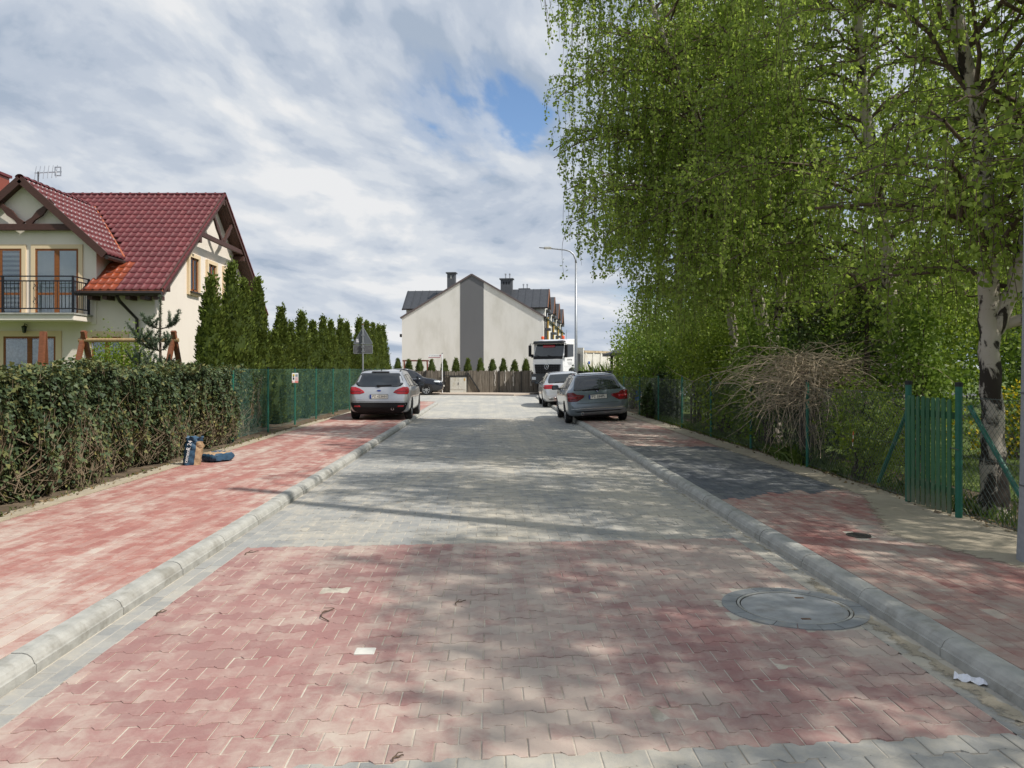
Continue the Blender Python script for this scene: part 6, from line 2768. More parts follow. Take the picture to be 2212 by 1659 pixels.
# ---- pale silver estate behind it
W = 1.81
c = Car('estate_car', 'pale silver estate car parked beyond the blue-grey one at the lamp post', 'car', (3.12, 32.8, .052), (0, R(-3.4), R(-0.5)), wagon_stations(4.70, W, 1.46, .06), .93, M_PEARL, GRP)
common(c, .325, (.88, 3.72), W, M_PEARL)
c.decal('rear_window', M_CARGL, 'rear', [(1.0, -.60, .60), (1.03, -.66, .66), (1.12, -.65, .65), (1.25, -.60, .60), (1.36, -.54, .54)], 0.006, 16)
for sx in (1, -1):
    rows = [(.775, .50, .83), (.81, .42, .862), (.86, .38, .868), (.905, .42, .868), (.94, .52, .855)]
    t = c.decal('tail_light', M_RLENS, 'rear', rows if sx > 0 else [(a, -b1, -b0) for a, b0, b1 in rows], .009, 10)
    rw = [(.85, .42, .865), (.872, .42, .866)]
    c.decal('lamp_band', M_DLENS, 'rear', rw if sx > 0 else [(a, -b1, -b0) for a, b0, b1 in rw], .012, 6, t)
c.both('exhaust_trim', M_CHROME, [(.375, .40, .66), (.40, .36, .70), (.435, .42, .68)], .012, 6)
c.decal('lower_valance', M_PLAST, 'rear', [(.33, -.66, .66), (.37, -.70, .70)], .008, 14)
c.decal('plate_recess', M_CHROME, 'rear', [(.80, -.36, .36), (.815, -.36, .36)], .01, 8)
c.plate(.74, '')
rails(c, W, .7, 2.6)
p, nr = c.hit('rear', 1.03, 0)
mb = MB()
mb.bar((0.02, p.y - .02, 1.02), (-.36, p.y + .0, 1.03), .03, .035)
mb.build('rear_wiper', M_PLAST, c.root)

# ---- black SUV crossing behind
W, L, H = 1.84, 4.60, 1.62
h = W / 2
sst = [(0, h * .8, .50, .70, h * .6), (.06, h * .92, .38, .95, h * .75), (.16, h * .97, .32, 1.15, h * .74), (.40, h, .28, 1.48, h * .68), (.60, h, .27, 1.57, h * .67), (1.9, h, .26, H, h * .68), (2.55, h, .26, H * .98, h * .67),
       (2.95, h, .26, 1.42, h * .70), (3.32, h, .26, 1.13, h * .82), (3.5, h, .26, 1.08, h * .87), (4.1, h * .98, .26, 1.00, h * .88), (4.4, h * .93, .28, .90, h * .8), (4.54, h * .84, .34, .80, h * .7), (L, h * .72, .42, .66, h * .5)]
c = Car('suv', 'black SUV in profile on the cross street behind the silver estate', 'car', (-7.55, 49.65, -0.004), (0, 0, R(-90)), sst, 1.02, M_BLACKP, GRP)
c.zlow = .22
for side in (1, -1):
    for y in (.80, 3.57):
        c.wheel(side * (h - .105), y, .345, side, 8)
for view in ('left', 'right'):
    c.decal('side_window', M_CARGL, view, [(1.06, .55, 1.2), (1.3, .62, 1.2), (1.46, .75, 1.2)], .005, 8)
    c.decal('side_window', M_CARGL, view, [(1.05, 1.25, 2.1), (1.3, 1.25, 2.1), (1.48, 1.25, 2.1)], .005, 8)
    c.decal('side_window', M_CARGL, view, [(1.04, 2.15, 3.2), (1.2, 2.15, 3.0), (1.35, 2.15, 2.8), (1.48, 2.15, 2.6)], .005, 8)
    c.decal('window_trim', M_CHROME, view, [(1.005, .55, 3.25), (1.02, .55, 3.25)], .006, 12)
    c.decal('side_cladding', M_PLAST, view, [(.27, 1.25, 3.1), (.40, 1.25, 3.1)], .006, 12)
    c.decal('headlight', M_WLENS, view, [(.80, 4.12, 4.42), (.85, 4.02, 4.44), (.90, 4.06, 4.38)], .006, 8)
c.decal('windscreen', M_CARGL, 'top', [(2.62, -.5, .5), (2.95, -.57, .57), (3.3, -.66, .66)], .005, 12)
c.decal('grille', M_PLAST, 'front', [(.62, -.4, .4), (.72, -.46, .46), (.82, -.42, .42)], .008, 10)
c.decal('front_plate', M_PLATE, 'front', [(.50, -.26, .26), (.61, -.26, .26)], .02, 4)
c.both('headlight', M_WLENS, [(.80, .46, .72), (.87, .44, .70)], view='front')
for sx in (1, -1):
    p, nr = c.hit('right' if sx > 0 else 'left', 1.08, 3.02)
    mb = MB()
    mb.cbox((p.x + sx * .13, p.y, 1.12), (.22, .13, .16), .035)
    mb.build('mirror', M_BLACKP, c.root)
rails(c, W, .7, 2.5)
for o in c.root.children:
    if o.name.startswith('roof_rail'):
        o.data.materials[0] = M_CHROME
mb = MB()
mb.bbox((-h * .7, .35, .2), (h * .7, L - .4, .3))
mb.build('underbody', M_UNDER, c.root)

# ================================================================== tipper truck
M_TRW = pm('white_cab_paint', (0.80, 0.80, 0.79), 0.03, 4, 0.3, coat=0.5, grime=(0.62, 0.60, 0.55), gscale=1.5, glo=0.55, ghi=0.8)
M_BED = pm('dirty_cream_steel', (0.70, 0.675, 0.60), 0.08, 5, 0.6, grime=(0.52, 0.46, 0.36), gscale=2.5)
M_BEDR = pm('rusty_rail', (0.50, 0.40, 0.26), 0.2, 8, 0.8, grime=(0.20, 0.10, 0.05), gscale=4)
M_GREYP = pm('dark_grey_plastic', (0.045, 0.048, 0.052), 0.1, 15, 0.6)
M_ORANGE = pm('orange_beacon', (0.75, 0.10, 0.02), 0.1, 20, 0.25, coat=0.5)
tk_ = thing('tipper_truck', 'white tipper truck with orange beacons and cream bed behind the lamp post', 'truck', (3.62, 49.9, 0.0), rz=R(142))
HWc = 1.15
prof = [(0.0, 1.29), (0.03, 1.9), (0.0, 2.26), (-.30, 3.24), (-.46, 3.42), (-.9, 3.52), (-1.62, 3.53), (-1.70, 3.3), (-1.72, 1.35), (-1.45, 1.30), (-1.35, 1.62), (-1.05, 1.72), (-.72, 1.62), (-.55, 1.30)]
mb = MB()
mb.prism(prof, 'X', -HWc, HWc)
cabm = mb.build('cab', M_TRW, tk_, bevel=0.05)
sl = Vector((0, -.30, .98)).normalized()
fn = Vector((0, .98, .30)).normalized()


def onglass(x, t, o=0.0):
    p = Vector((x, 0.0, 2.26)) + sl * t + fn * o
    return tuple(p)


mb = MB()
v = [onglass(-1.10, .04, .012), onglass(1.10, .04, .012), onglass(1.04, .98, .012), onglass(-1.04, .98, .012)]
mb.add(v + [tuple(Vector(q) - fn * .03) for q in v], [(0, 1, 2, 3), (7, 6, 5, 4), (0, 4, 5, 1), (1, 5, 6, 2), (2, 6, 7, 3), (3, 7, 4, 0)])
ws = mb.build('windscreen', M_CARGL, tk_)
mb = MB()
v = [onglass(-1.12, -.02, .02), onglass(1.12, -.02, .02), onglass(1.10, .17, .02), onglass(-1.10, .17, .02)]
mb.add(v, [(0, 1, 2, 3)])
mb.build('screen_band', M_PLAST, ws)
for sx in (-.5, .35):
    mb = MB()
    mb.bar(onglass(sx, .10, .03), onglass(sx + .55, .22, .03), .03)
    mb.build('wiper', M_PLAST, ws)
mb = MB()
mb.box((.05, -.21, 3.06), (.9, .02, .16), Matrix.Rotation(R(17), 3, 'X'))
mb.build('sun_strip', M_RLENS, ws)
mb = MB()
mb.cbox((0, -.16, 3.32), (2.3, .34, .16), .05)
vis = mb.build('sun_visor', M_GREYP, tk_)
mb = MB()
mb.bbox((-1.0, .0, 1.90), (1.0, .05, 2.24))
mb.build('front_panel', M_TRW, tk_, bevel=.02)
mb = MB()
mb.prism([(-.98, 1.91), (.98, 1.91), (.90, 1.35), (.72, 1.27), (-.72, 1.27), (-.90, 1.35)], 'Y', .02, .09)
gr = mb.build('grille', M_GREYP, tk_)
for k in range(4):
    for j in range(9):
        mb = MB()
        z = 1.80 - k * .145
        mb.box((-.8 + j * .2, .095, z), (.14, .03, .05))
        mb.build('grille_slot', M_PLAST, gr)
    mb = MB()
    mb.box((0, .105, 1.865 - k * .145), (1.86 - k * .06, .03, .045))
    mb.build('grille_bar', M_PLAST, gr)
mb = MB()
ring = [(.155 * math.cos(a), .155 * math.sin(a)) for a in np.linspace(0, 2 * math.pi, 25)]
mb.tube([(x, .14, 1.76 + z) for x, z in ring], .014, 6)
em = mb.build('emblem_ring', M_CHROME, tk_, smooth=True)
for a in (90, 210, 330):
    mb = MB()
    tip = (.15 * math.cos(R(a)), .14, 1.76 + .15 * math.sin(R(a)))
    s1 = (.03 * math.cos(R(a + 60)), .14, 1.76 + .03 * math.sin(R(a + 60)))
    s2 = (.03 * math.cos(R(a - 60)), .14, 1.76 + .03 * math.sin(R(a - 60)))
    ctr = (0, .16, 1.76)
    mb.add([tip, s1, ctr, s2, (0, .13, 1.76)], [(0, 1, 2), (0, 2, 3), (0, 4, 1), (0, 3, 4)])
    mb.build('star_point', M_CHROME, em)
mb = MB()
mb.prism([(-1.2, .15), (1.2, .15), (1.22, -.35), (1.2, -.6), (-1.2, -.6), (-1.22, -.35)], 'Z', .74, 1.28)
bp = mb.build('bumper', M_GREYP, tk_, bevel=.05)
mb = MB()
mb.bbox((-.62, .10, .66), (.62, .18, .74))
mb.build('bumper_step', M_KERB, bp)
for sx in (1, -1):
    mb = MB()
    mb.cbox((sx * .98, .14, 1.02), (.32, .06, .18), .02)
    mb.build('headlight', M_WLENS, bp)
mb = MB()
mb.bbox((-.26, .155, 1.02), (.26, .17, 1.13))
mb.build('number_plate', M_PLATE, bp)
for sx in (1, -1):
    # doors: window, mirror, mudguard, steps
    mb = MB()
    mb.bbox((sx * HWc - .01, -1.28, 1.75), (sx * HWc + .015, -.12, 3.28))
    d = mb.build('door', M_TRW, tk_, bevel=.01)
    mb = MB()
    mb.prism([(-1.16, 2.42), (-.30, 2.36), (-.22, 2.55), (-.42, 3.18), (-1.16, 3.18)], 'X', sx * (HWc + .012), sx * (HWc + .03))
    mb.build('door_window', M_CARGL, d)
    mb = MB()
    mb.box((sx * (HWc + .03), -1.1, 1.86), (.03, .2, .06))
    mb.build('door_handle', M_PLAST, d)
    mb = MB()
    mb.cbox((sx * (HWc + .22), .02, 2.78), (.20, .12, .72), .03)
    m = mb.build('mirror', M_PLAST, tk_)
    mb = MB()
    mb.tube([(sx * HWc, -.15, 3.22), (sx * (HWc + .2), .02, 3.24), (sx * (HWc + .22), .02, 2.4), (sx * HWc, -.1, 2.38)], .025, 6)
    mb.build('mirror_arm', M_PLAST, m)
    mb = MB()
    mb.cbox((sx * (HWc + .12), -.12, 2.45), (.18, .10, .22), .03)
    mb.build('wide_mirror', M_PLAST, m)
    mb = MB()
    pts = [(-.98 + .62 * math.cos(a), .62 + .05 + 1.0 * .98 * math.sin(a)) for a in np.linspace(0, math.pi, 11)]
    pts = [(-.98 + .66 * math.cos(a), .58 + .95 * math.sin(a)) for a in np.linspace(0.1, math.pi - .1, 11)]
    inn = [(-.98 + .58 * math.cos(a), .58 + .84 * math.sin(a)) for a in np.linspace(math.pi - .1, 0.1, 11)]
    mb.prism(pts + inn, 'X', sx * (HWc - .25), sx * (HWc + .06))
    mb.build('mudguard', M_GREYP, tk_)
    mb = MB()
    mb.lathe([(.10, 0), (.10, .16), (.085, .20), (0.001, .20)], c=(sx * .78, -.55, 3.52), n=12)
    mb.build('beacon', M_ORANGE, tk_, smooth=True)
    text_obj('lettering', 'KAWTRS', .14, M_GREYP, d, (sx * (HWc + .018), -.72, 2.2), (R(90), 0, R(90) * sx))
    for k in range(3):
        mb = MB()
        mb.bbox((sx * (HWc + .014), -1.0, 2.04 - k * .08), (sx * (HWc + .018), -.45 - k * .06, 2.055 - k * .08))
        mb.build('lettering_line', M_GREYP, d)
mb = MB()
mb.tube([(-.5, -1.35, 3.5), (-.52, -1.4, 4.15)], [.012, .006], 5)
mb.build('aerial', M_PLAST, tk_)
# chassis, wheels and bed
mb = MB()
mb.bbox((-.42, -8.3, .78), (.42, -.2, 1.10))
mb.build('chassis', M_UNDER, tk_)
for y in (-.98, -2.7, -5.6, -6.95):
    for sx in (1, -1):
        wh = bpy.data.objects.new('wheel', None)
        COL.objects.link(wh)
        wh.parent = tk_
        wh.location = (sx * 1.02, y, .52)
        mb = MB()
        mb.lathe([(.30, -.15), (.48, -.15), (.52, -.11), (.52, .11), (.48, .15), (.30, .15)], 'X', n=24, close=True)
        mb.build('tyre', M_TYRE, wh, smooth=True)
        mb = MB()
        mb.lathe([(.30, sx * .12), (.26, sx * .06), (.16, sx * .04), (.14, sx * .14), (0.001, sx * .14)], 'X', n=20)
        mb.build('rim', M_KERB, wh)
mb = MB()
mb.bbox((-1.0, -2.25, 1.0), (1.0, -1.85, 2.6))
mb.build('service_rack', M_GREYP, tk_)
B0, B1, BZ0, BZ1 = -2.35, -8.4, 1.45, 2.72
mb = MB()
mb.bbox((-1.22, B1, BZ0), (1.22, B0, BZ0 + .12))
bed = mb.build('tipper_bed', M_BED, tk_)
for sx in (1, -1):
    mb = MB()
    mb.bbox((sx * 1.22, B1, BZ0 + .12), (sx * 1.16, B0, BZ1))
    mb.build('bed_side', M_BED, bed)
    mb = MB()
    mb.bbox((sx * 1.28, B1, BZ1 - .04), (sx * 1.12, B0, BZ1 + .10))
    mb.build('top_rail', M_BEDR, bed)
    mb = MB()
    mb.bbox((sx * 1.28, B1, BZ0), (sx * 1.20, B0, BZ0 + .14))
    mb.build('bottom_rail', M_BED, bed)
    for k in range(7):
        y = B0 - .05 - k * .98
        mb = MB()
        mb.bar((sx * 1.245, y, BZ0 + .1), (sx * 1.245, y - .12, BZ1 - .02), .07, .13)
        mb.build('rib', M_BED, bed)
    mb = MB()
    mb.bbox((sx * 1.225, B0 - .75, 1.95), (sx * 1.235, B0 - .52, 2.12))
    mb.build('sticker', M_EUB, bed)
mb = MB()
mb.bbox((-1.24, B0, BZ0), (1.24, B0 + .12, BZ1 + .28))
mb.build('headboard', M_BED, bed)
mb = MB()
mb.bbox((-1.22, B1 - .06, BZ0), (1.22, B1, BZ1))
mb.build('tailboard', M_BED, bed)
# ================================================================== fences, gate, poles and small things
def green_paint():
    b = NB('green_paint')
    co = b.pos()
    r = b.N('ShaderNodeObjectInfo').outputs['Random']
    c = b.mix(r, (0.020, 0.095, 0.042), (0.042, 0.145, 0.066))
    n = b.noise(b.mapping(co, (9, 9, 0.8)), 3.0, 6, 0.65)
    c = b.mix(b.step(n, 0.52, 0.72, 0, 0.75), c, (0.085, 0.125, 0.085))
    sx = b.N('ShaderNodeSeparateXYZ')
    b.L(co, sx.inputs[0])
    m = b.noise(co, 14, 5, 0.7)
    dirt = b.step(b.math('ADD', sx.outputs[2], b.math('MULTIPLY', m, 0.5)), 0.35, 0.75, 0.7, 0.0)
    c = b.mix(dirt, c, (0.16, 0.15, 0.11))
    return b.done(b.principled(c, 0.6, 0, b.bump(n, 0.3, 0.004), 0.35))


M_GREENP = green_paint()
M_TEAL = pm('teal_green_coating', (0.016, 0.125, 0.085), 0.12, 15, 0.45)
M_WIRE = pm('green_wire', (0.025, 0.14, 0.115), 0.15, 20, 0.5)
M_WIREG = pm('grey_green_wire', (0.09, 0.115, 0.105), 0.15, 20, 0.55)
M_CAPB = pm('black_cap', (0.012, 0.013, 0.014), 0.1, 20, 0.5)
M_GALV = pm('galvanised_steel', (0.34, 0.36, 0.385), 0.08, 12, 0.45, metal=0.6)


def mesh_fence(name, label, loc, line, z0, z1, posts, wire, post_mat, pitch=0.085, wr=0.0017, prad=0.024, ptop=0.03, cut=None, tens=True):
    """chain-link fence: line = list of (x, y); posts = distances along it"""
    f = thing(name, label, 'fence', loc)
    off = loc
    pts = [Vector((x, y, 0)) for x, y in line]
    seg = [0.0]
    for a, b in zip(pts[:-1], pts[1:]):
        seg.append(seg[-1] + (b - a).length)

    def P(s, z):
        s = min(max(s, 0), seg[-1])
        for i in range(len(seg) - 1):
            if s <= seg[i + 1] + 1e-9:
                t = (s - seg[i]) / max(seg[i + 1] - seg[i], 1e-9)
                q = pts[i].lerp(pts[i + 1], t)
                return (q.x, q.y, z)
        return (pts[-1].x, pts[-1].y, z)
    H = z1 - z0
    w = MB(off=off)
    n = int((seg[-1] + H) / pitch)
    for d in (1, -1):
        for k in range(n):
            s0 = k * pitch - (H if d == 1 else 0)
            a, b = (s0, z0), (s0 + d * H, z1)
            if d == -1:
                a, b = (s0, z0), (s0 - H, z1)
            # clip to the fence length
            ss = sorted([(a[0], a[1]), (b[0], b[1])])
            (sa, za), (sb, zb) = ss
            if sb <= 0 or sa >= seg[-1]:
                continue
            if sa < 0:
                za += (zb - za) * (-sa) / (sb - sa)
                sa = 0
            if sb > seg[-1]:
                zb = za + (zb - za) * (seg[-1] - sa) / (sb - sa)
                sb = seg[-1]
            if cut and (cut[0] < (sa + sb) / 2 < cut[1]):
                continue
            w.tube([P(sa, za), P((sa + sb) / 2, (za + zb) / 2), P(sb, zb)], wr, 3, cap=False)
    o = w.build('wire_mesh', wire, f)
    tagp(o, kind='stuff')
    if tens:
        for zz in (z0 + 0.02, (z0 + z1) / 2, z1 - 0.01):
            t = MB(off=off)
            t.tube([P(s, zz) for s in np.linspace(0, seg[-1], 12)], wr * 1.3, 4, cap=False)
            t.build('tension_wire', wire, f)
    for s in posts:
        p = P(s, 0)
        mb = MB(off=off)
        mb.cyl((p[0], p[1], 0.0), (p[0], p[1], z1 + ptop), prad, 10)
        q = mb.build('post', post_mat, f, smooth=False)
        mb = MB(off=off)
        mb.lathe([(prad + .003, -.02), (prad + .003, .012), (0.001, .02)], c=(p[0], p[1], z1 + ptop), n=10)
        mb.build('post_cap', M_CAPB, q)
    return f


lf = mesh_fence('mesh_fence', 'green mesh fence in front of the tall thuja row', (-5.4, 26.0, 0.08), [(-5.43, 16.3), (-5.40, 27.0), (-5.02, 37.2)], 0.14, 1.62, [0.3 + 2.6 * k for k in range(9)], M_WIRE, M_TEAL, pitch=0.078, wr=0.0014)
rf = mesh_fence('mesh_fence', 'sagging mesh fence with teal posts under the birches', (4.92, 15.0, 0.08), [(4.78, 9.04), (4.90, 12.2), (4.95, 15.0), (5.0, 20.6), (4.95, 27.5), (4.9, 34.0)], 0.14, 1.34, [3.16, 5.96, 8.76, 11.56, 14.36, 17.2, 20.2, 23.2], M_WIREG, M_TEAL, pitch=0.072, wr=0.0016, ptop=0.10)
rn_ = mesh_fence('mesh_fence', 'short piece of mesh fence between the green gate and the concrete pole', (4.78, 6.5, 0.08), [(4.78, 8.0), (4.80, 5.0), (4.82, 2.0)], 0.14, 1.34, [3.0, 5.8], M_WIREG, M_TEAL, pitch=0.072, wr=0.0018, ptop=0.10)
# slanting stays beside the gate
for (a, b, par, off) in (((4.83, 7.95, 1.24), (4.86, 6.98, 0.20), rn_, (4.78, 6.5, 0.08)), ((4.83, 9.06, 1.24), (4.88, 9.92, 0.20), rf, (4.92, 15.0, 0.08))):
    mb = MB(off=off)
    mb.cyl(a, b, 0.024, 10)
    mb.build('brace', M_TEAL, par)

# green plank gate
gt = thing('garden_gate', 'green plank gate with black-capped posts in the mesh fence', 'gate', (4.76, 8.52, 0.08))
GO = (4.76, 8.52, 0.08)
for y in (8.05, 9.02):
    mb = MB(off=GO)
    mb.cyl((4.78, y, 0.05), (4.78, y, 1.47), 0.034, 12)
    q = mb.build('post', M_TEAL, gt)
    mb = MB(off=GO)
    mb.lathe([(.038, -.03), (.038, .012), (0.001, .02)], c=(4.78, y, 1.47), n=12)
    mb.build('post_cap', M_CAPB, q)
npl = 9
for k in range(npl):
    y = 8.13 + k * 0.099
    mb = MB(off=GO)
    tz = 1.315 + random.uniform(-0.012, 0.012)
    tl = random.uniform(-0.006, 0.006)
    mb.prism([(y - .033, .13), (y + .033, .13), (y + .033 + tl, tz - .03), (y + .017 + tl, tz), (y - .017 + tl, tz), (y - .033 + tl, tz - .03)], 'X', 4.723, 4.735)
    mb.build('plank', M_GREENP, gt)
for z in (.36, 1.14):
    mb = MB(off=GO)
    mb.bbox((4.738, 8.10, z - .035), (4.768, 8.96, z + .035))
    mb.build('rail', M_GREENP, gt)
mb = MB(off=GO)
mb.tube([(4.72, 8.10, .80), (4.70, 8.06, .82), (4.745, 8.02, .80), (4.82, 8.04, .79), (4.80, 8.10, .80)], 0.006, 5)
mb.build('wire_tie', M_WIREG, gt)

# concrete pole with the high-voltage notice
M_CPOLE = pm('pole_concrete', (0.27, 0.28, 0.295), 0.08, 20, 0.9, bump=0.3, bscale=80, grime=(0.21, 0.215, 0.22), gscale=3)
cp = thing('utility_pole', 'grey concrete utility pole at the edge of the picture with a yellow warning plate', 'pole', (4.385, 6.2, 0.08))
mb = MB()
mb.lathe([(0.225, -0.05), (0.215, 0.02), (0.195, 0.5), (0.180, 1.5), (0.162, 3.0), (0.145, 5.0), (0.10, 10.1), (0.001, 10.12)], n=16)
mb.build('shaft', M_CPOLE, cp, smooth=True)
for z in (0.62, 1.35, 2.1):
    mb = MB()
    mb.lathe([(0.207 - z * .014, -0.006), (0.207 - z * .014, 0.006)], c=(0, 0, z), n=16)
    mb.build('steel_band', M_CHIM, cp)
M_YSIGN = pm('yellow_sign', (0.62, 0.44, 0.01), 0.05, 20, 0.5)
# plate bent round the pole, facing the road
pa = []


def pole_panel(name, mat, z0, z1, a0, a1, r, parent):
    mb = MB()
    n = 6
    for i in range(n + 1):
        a = R(a0 + (a1 - a0) * i / n)
        mb.v.append((r * math.cos(a), r * math.sin(a), z0))
        mb.v.append((r * math.cos(a), r * math.sin(a), z1))
    for i in range(n):
        mb.f.append((2 * i, 2 * i + 2, 2 * i + 3, 2 * i + 1))
    return mb.build(name, mat, parent)


wp = pole_panel('warning_plate', M_WHT, 0.86, 1.09, 185, 265, 0.1935, cp)
pole_panel('yellow_band', M_YSIGN, 0.86, 0.94, 185, 265, 0.195, wp)
for k in range(2):
    pole_panel('text_line', M_INK, 0.875 + k * .03, 0.885 + k * .03, 195, 255, 0.196, wp)


def pole_tri(name, mat, s, zc, r, parent):
    mb = MB()
    ac = R(222)
    pts = [(-s / 2, -s * .42), (s / 2, -s * .42), (0, s * .45)]
    vs = []
    for (t, z) in pts:
        a = ac + t / r
        vs.append((r * math.cos(a), r * math.sin(a), zc + z))
    mb.add(vs, [(0, 1, 2)])
    return mb.build(name, mat, parent)


pole_tri('triangle_border', M_INK, 0.125, 1.015, 0.197, wp)
pole_tri('triangle', M_YSIGN, 0.098, 1.014, 0.198, wp)
mb = MB()
r = 0.199
zz = [(0.0, .038), (-.010, .004), (.002, .006), (-.004, -.03), (.012, .012), (.002, .010), (.012, .036)]
vs = [(r * math.cos(R(222) + t / r), r * math.sin(R(222) + t / r), 1.012 + z) for t, z in zz]
mb.add(vs, [tuple(range(7))])
mb.build('lightning_bolt', M_INK, wp)

# street lamp
lp = thing('street_lamp', 'tall galvanised street lamp with a curved arm reaching over the road', 'street lamp', (3.85, 35.6, PAV))
mb = MB()
mb.tube([(0, 0, 0), (0, 0, 2), (0, 0, 6.3)], [0.075, 0.07, 0.048], 12)
mb.build('post', M_GALV, lp, smooth=True)
arc = [(0, 0, 6.28), (-.01, 0, 6.45), (-.10, 0, 6.68), (-.28, 0, 6.84), (-.5, 0, 6.90), (-1.0, 0, 6.95), (-1.25, 0, 6.97)]
mb = MB()
mb.tube(arc, [.048, .045, .042, .038, .035, .032, .03], 8)
mb.build('arm', M_GALV, lp, smooth=True)
mb = MB()
mb.cbox((-1.28, 0, 6.985), (.34, .2, .09), .03)
hd_ = mb.build('lamp_head', M_KERB, lp)
mb = MB()
mb.box((-1.25, 0, 6.935), (.24, .15, .012))
mb.build('lamp_glass', M_WLENS, hd_)
mb = MB()
mb.tube([(-1.4, 0, 6.98), (-1.66, 0, 7.0)], .022, 6)
mb.build('arm_end', M_CHIM, lp)

# traffic sign seen from behind
ts = thing('traffic_sign', 'grey back of a triangular traffic sign on a steel post beside the thujas', 'traffic sign', (-5.03, 31.0, PAV))
mb = MB()
mb.cyl((0, 0, 0), (0, 0, 3.28), .032, 10)
mb.build('post', M_GALV, ts)
mb = MB()
mb.lathe([(.036, -.03), (.036, .01), (.001, .015)], c=(0, 0, 3.28), n=10)
mb.build('post_cap', M_RUST, ts)
M_SBACK = pm('sign_back_grey', (0.15, 0.165, 0.18), 0.06, 6, 0.55, metal=0.3)
s = .78


def rtri(s, r, n=4):
    out = []
    for k, a in enumerate((90, 210, 330)):
        cx, cz = (s / math.sqrt(3) - 2 * r) * math.cos(R(a)), (s / math.sqrt(3) - 2 * r) * math.sin(R(a))
        for i in range(n + 1):
            t = R(a - 60 + 120 * i / n)
            out.append((cx + r * math.cos(t), cz + r * math.sin(t)))
    return out


mb = MB()
mb.prism([(x, z + 2.72) for x, z in rtri(s, .04)], 'Y', .045, .06)
tp = mb.build('triangle_plate', M_SBACK, ts)
mb = MB()
mb.prism([(x * .93, z * .93 + 2.72) for x, z in rtri(s, .04)], 'Y', .060, .064)
mb.build('sign_face', M_YSIGN, tp)
mb = MB()
mb.tube([(x, .052, z + 2.72) for x, z in rtri(s, .04)] + [(rtri(s, .04)[0][0], .052, rtri(s, .04)[0][1] + 2.72)], .012, 5)
mb.build('folded_rim', M_GALV, tp)
mb = MB()
mb.bbox((-.37, .045, 2.13), (.37, .06, 2.45))
pp = mb.build('supplementary_plate', pm('sign_back_dark', (0.115, 0.12, 0.125), 0.2, 14, 0.6), ts)
mb = MB()
for (a, b) in (((-.37, 2.13), (.37, 2.13)), ((.37, 2.13), (.37, 2.45)), ((.37, 2.45), (-.37, 2.45)), ((-.37, 2.45), (-.37, 2.13))):
    mb.bar((a[0], .052, a[1]), (b[0], .052, b[1]), .02)
mb.build('plate_rim', M_GALV, pp)
for z in (2.2, 2.38, 2.52, 2.85):
    mb = MB()
    mb.bbox((-.055, -.04, z - .02), (.055, .046, z + .02))
    mb.build('clamp', M_GALV, ts)
mb = MB()
mb.bbox((-.26, .040, 2.57), (-.16, .0445, 2.70))
mb.build('sticker', M_PAPER, tp)

# warning notice on the green fence
M_SALM = pm('salmon_print', (0.70, 0.20, 0.17), 0.08, 15, 0.5)
nt_ = thing('notice_board', 'small white and red warning notice wired to the green mesh fence', 'sign', (-5.335, 21.5, 1.24))
nt_.rotation_euler = (R(2), 0, R(24))
mb = MB()
mb.bbox((-.085, -.004, 0), (.085, .004, .27))
nb_ = mb.build('board', M_WHT, nt_)
for (nm, m, x0_, x1_, z0_, z1_) in (('red_panel', M_SALM, -.082, .082, .004, .05), ('pink_panel', pm('pink_print', (0.62, 0.42, 0.42), .05, 20, .5), 0.0, .075, .06, .155), ('grey_text_block', pm('grey_print', (0.25, 0.27, 0.30), .15, 60, .5), 0.005, .07, .165, .235),
                                 ('dog_outline', M_INK, -.062, -.022, .085, .15), ('yellow_badge', M_YSIGN, -.068, -.016, .19, .238), ('dark_badge', M_INK, -.06, -.024, .165, .188), ('white_strip', M_WHT, -.07, -.005, .012, .042)):
    mb = MB()
    yy = -.0075 if nm == 'white_strip' else -.006
    mb.bbox((x0_, yy, z0_), (x1_, -.0041, z1_))
    mb.build(nm, m, nb_)

# cement sacks
M_SACKB = pm('blue_sack_paper', (0.028, 0.072, 0.125), 0.25, 14, 0.55, bump=0.5, bscale=14)
M_SACKK = pm('kraft_paper', (0.36, 0.245, 0.145), 0.18, 18, 0.8, bump=0.5, bscale=18)


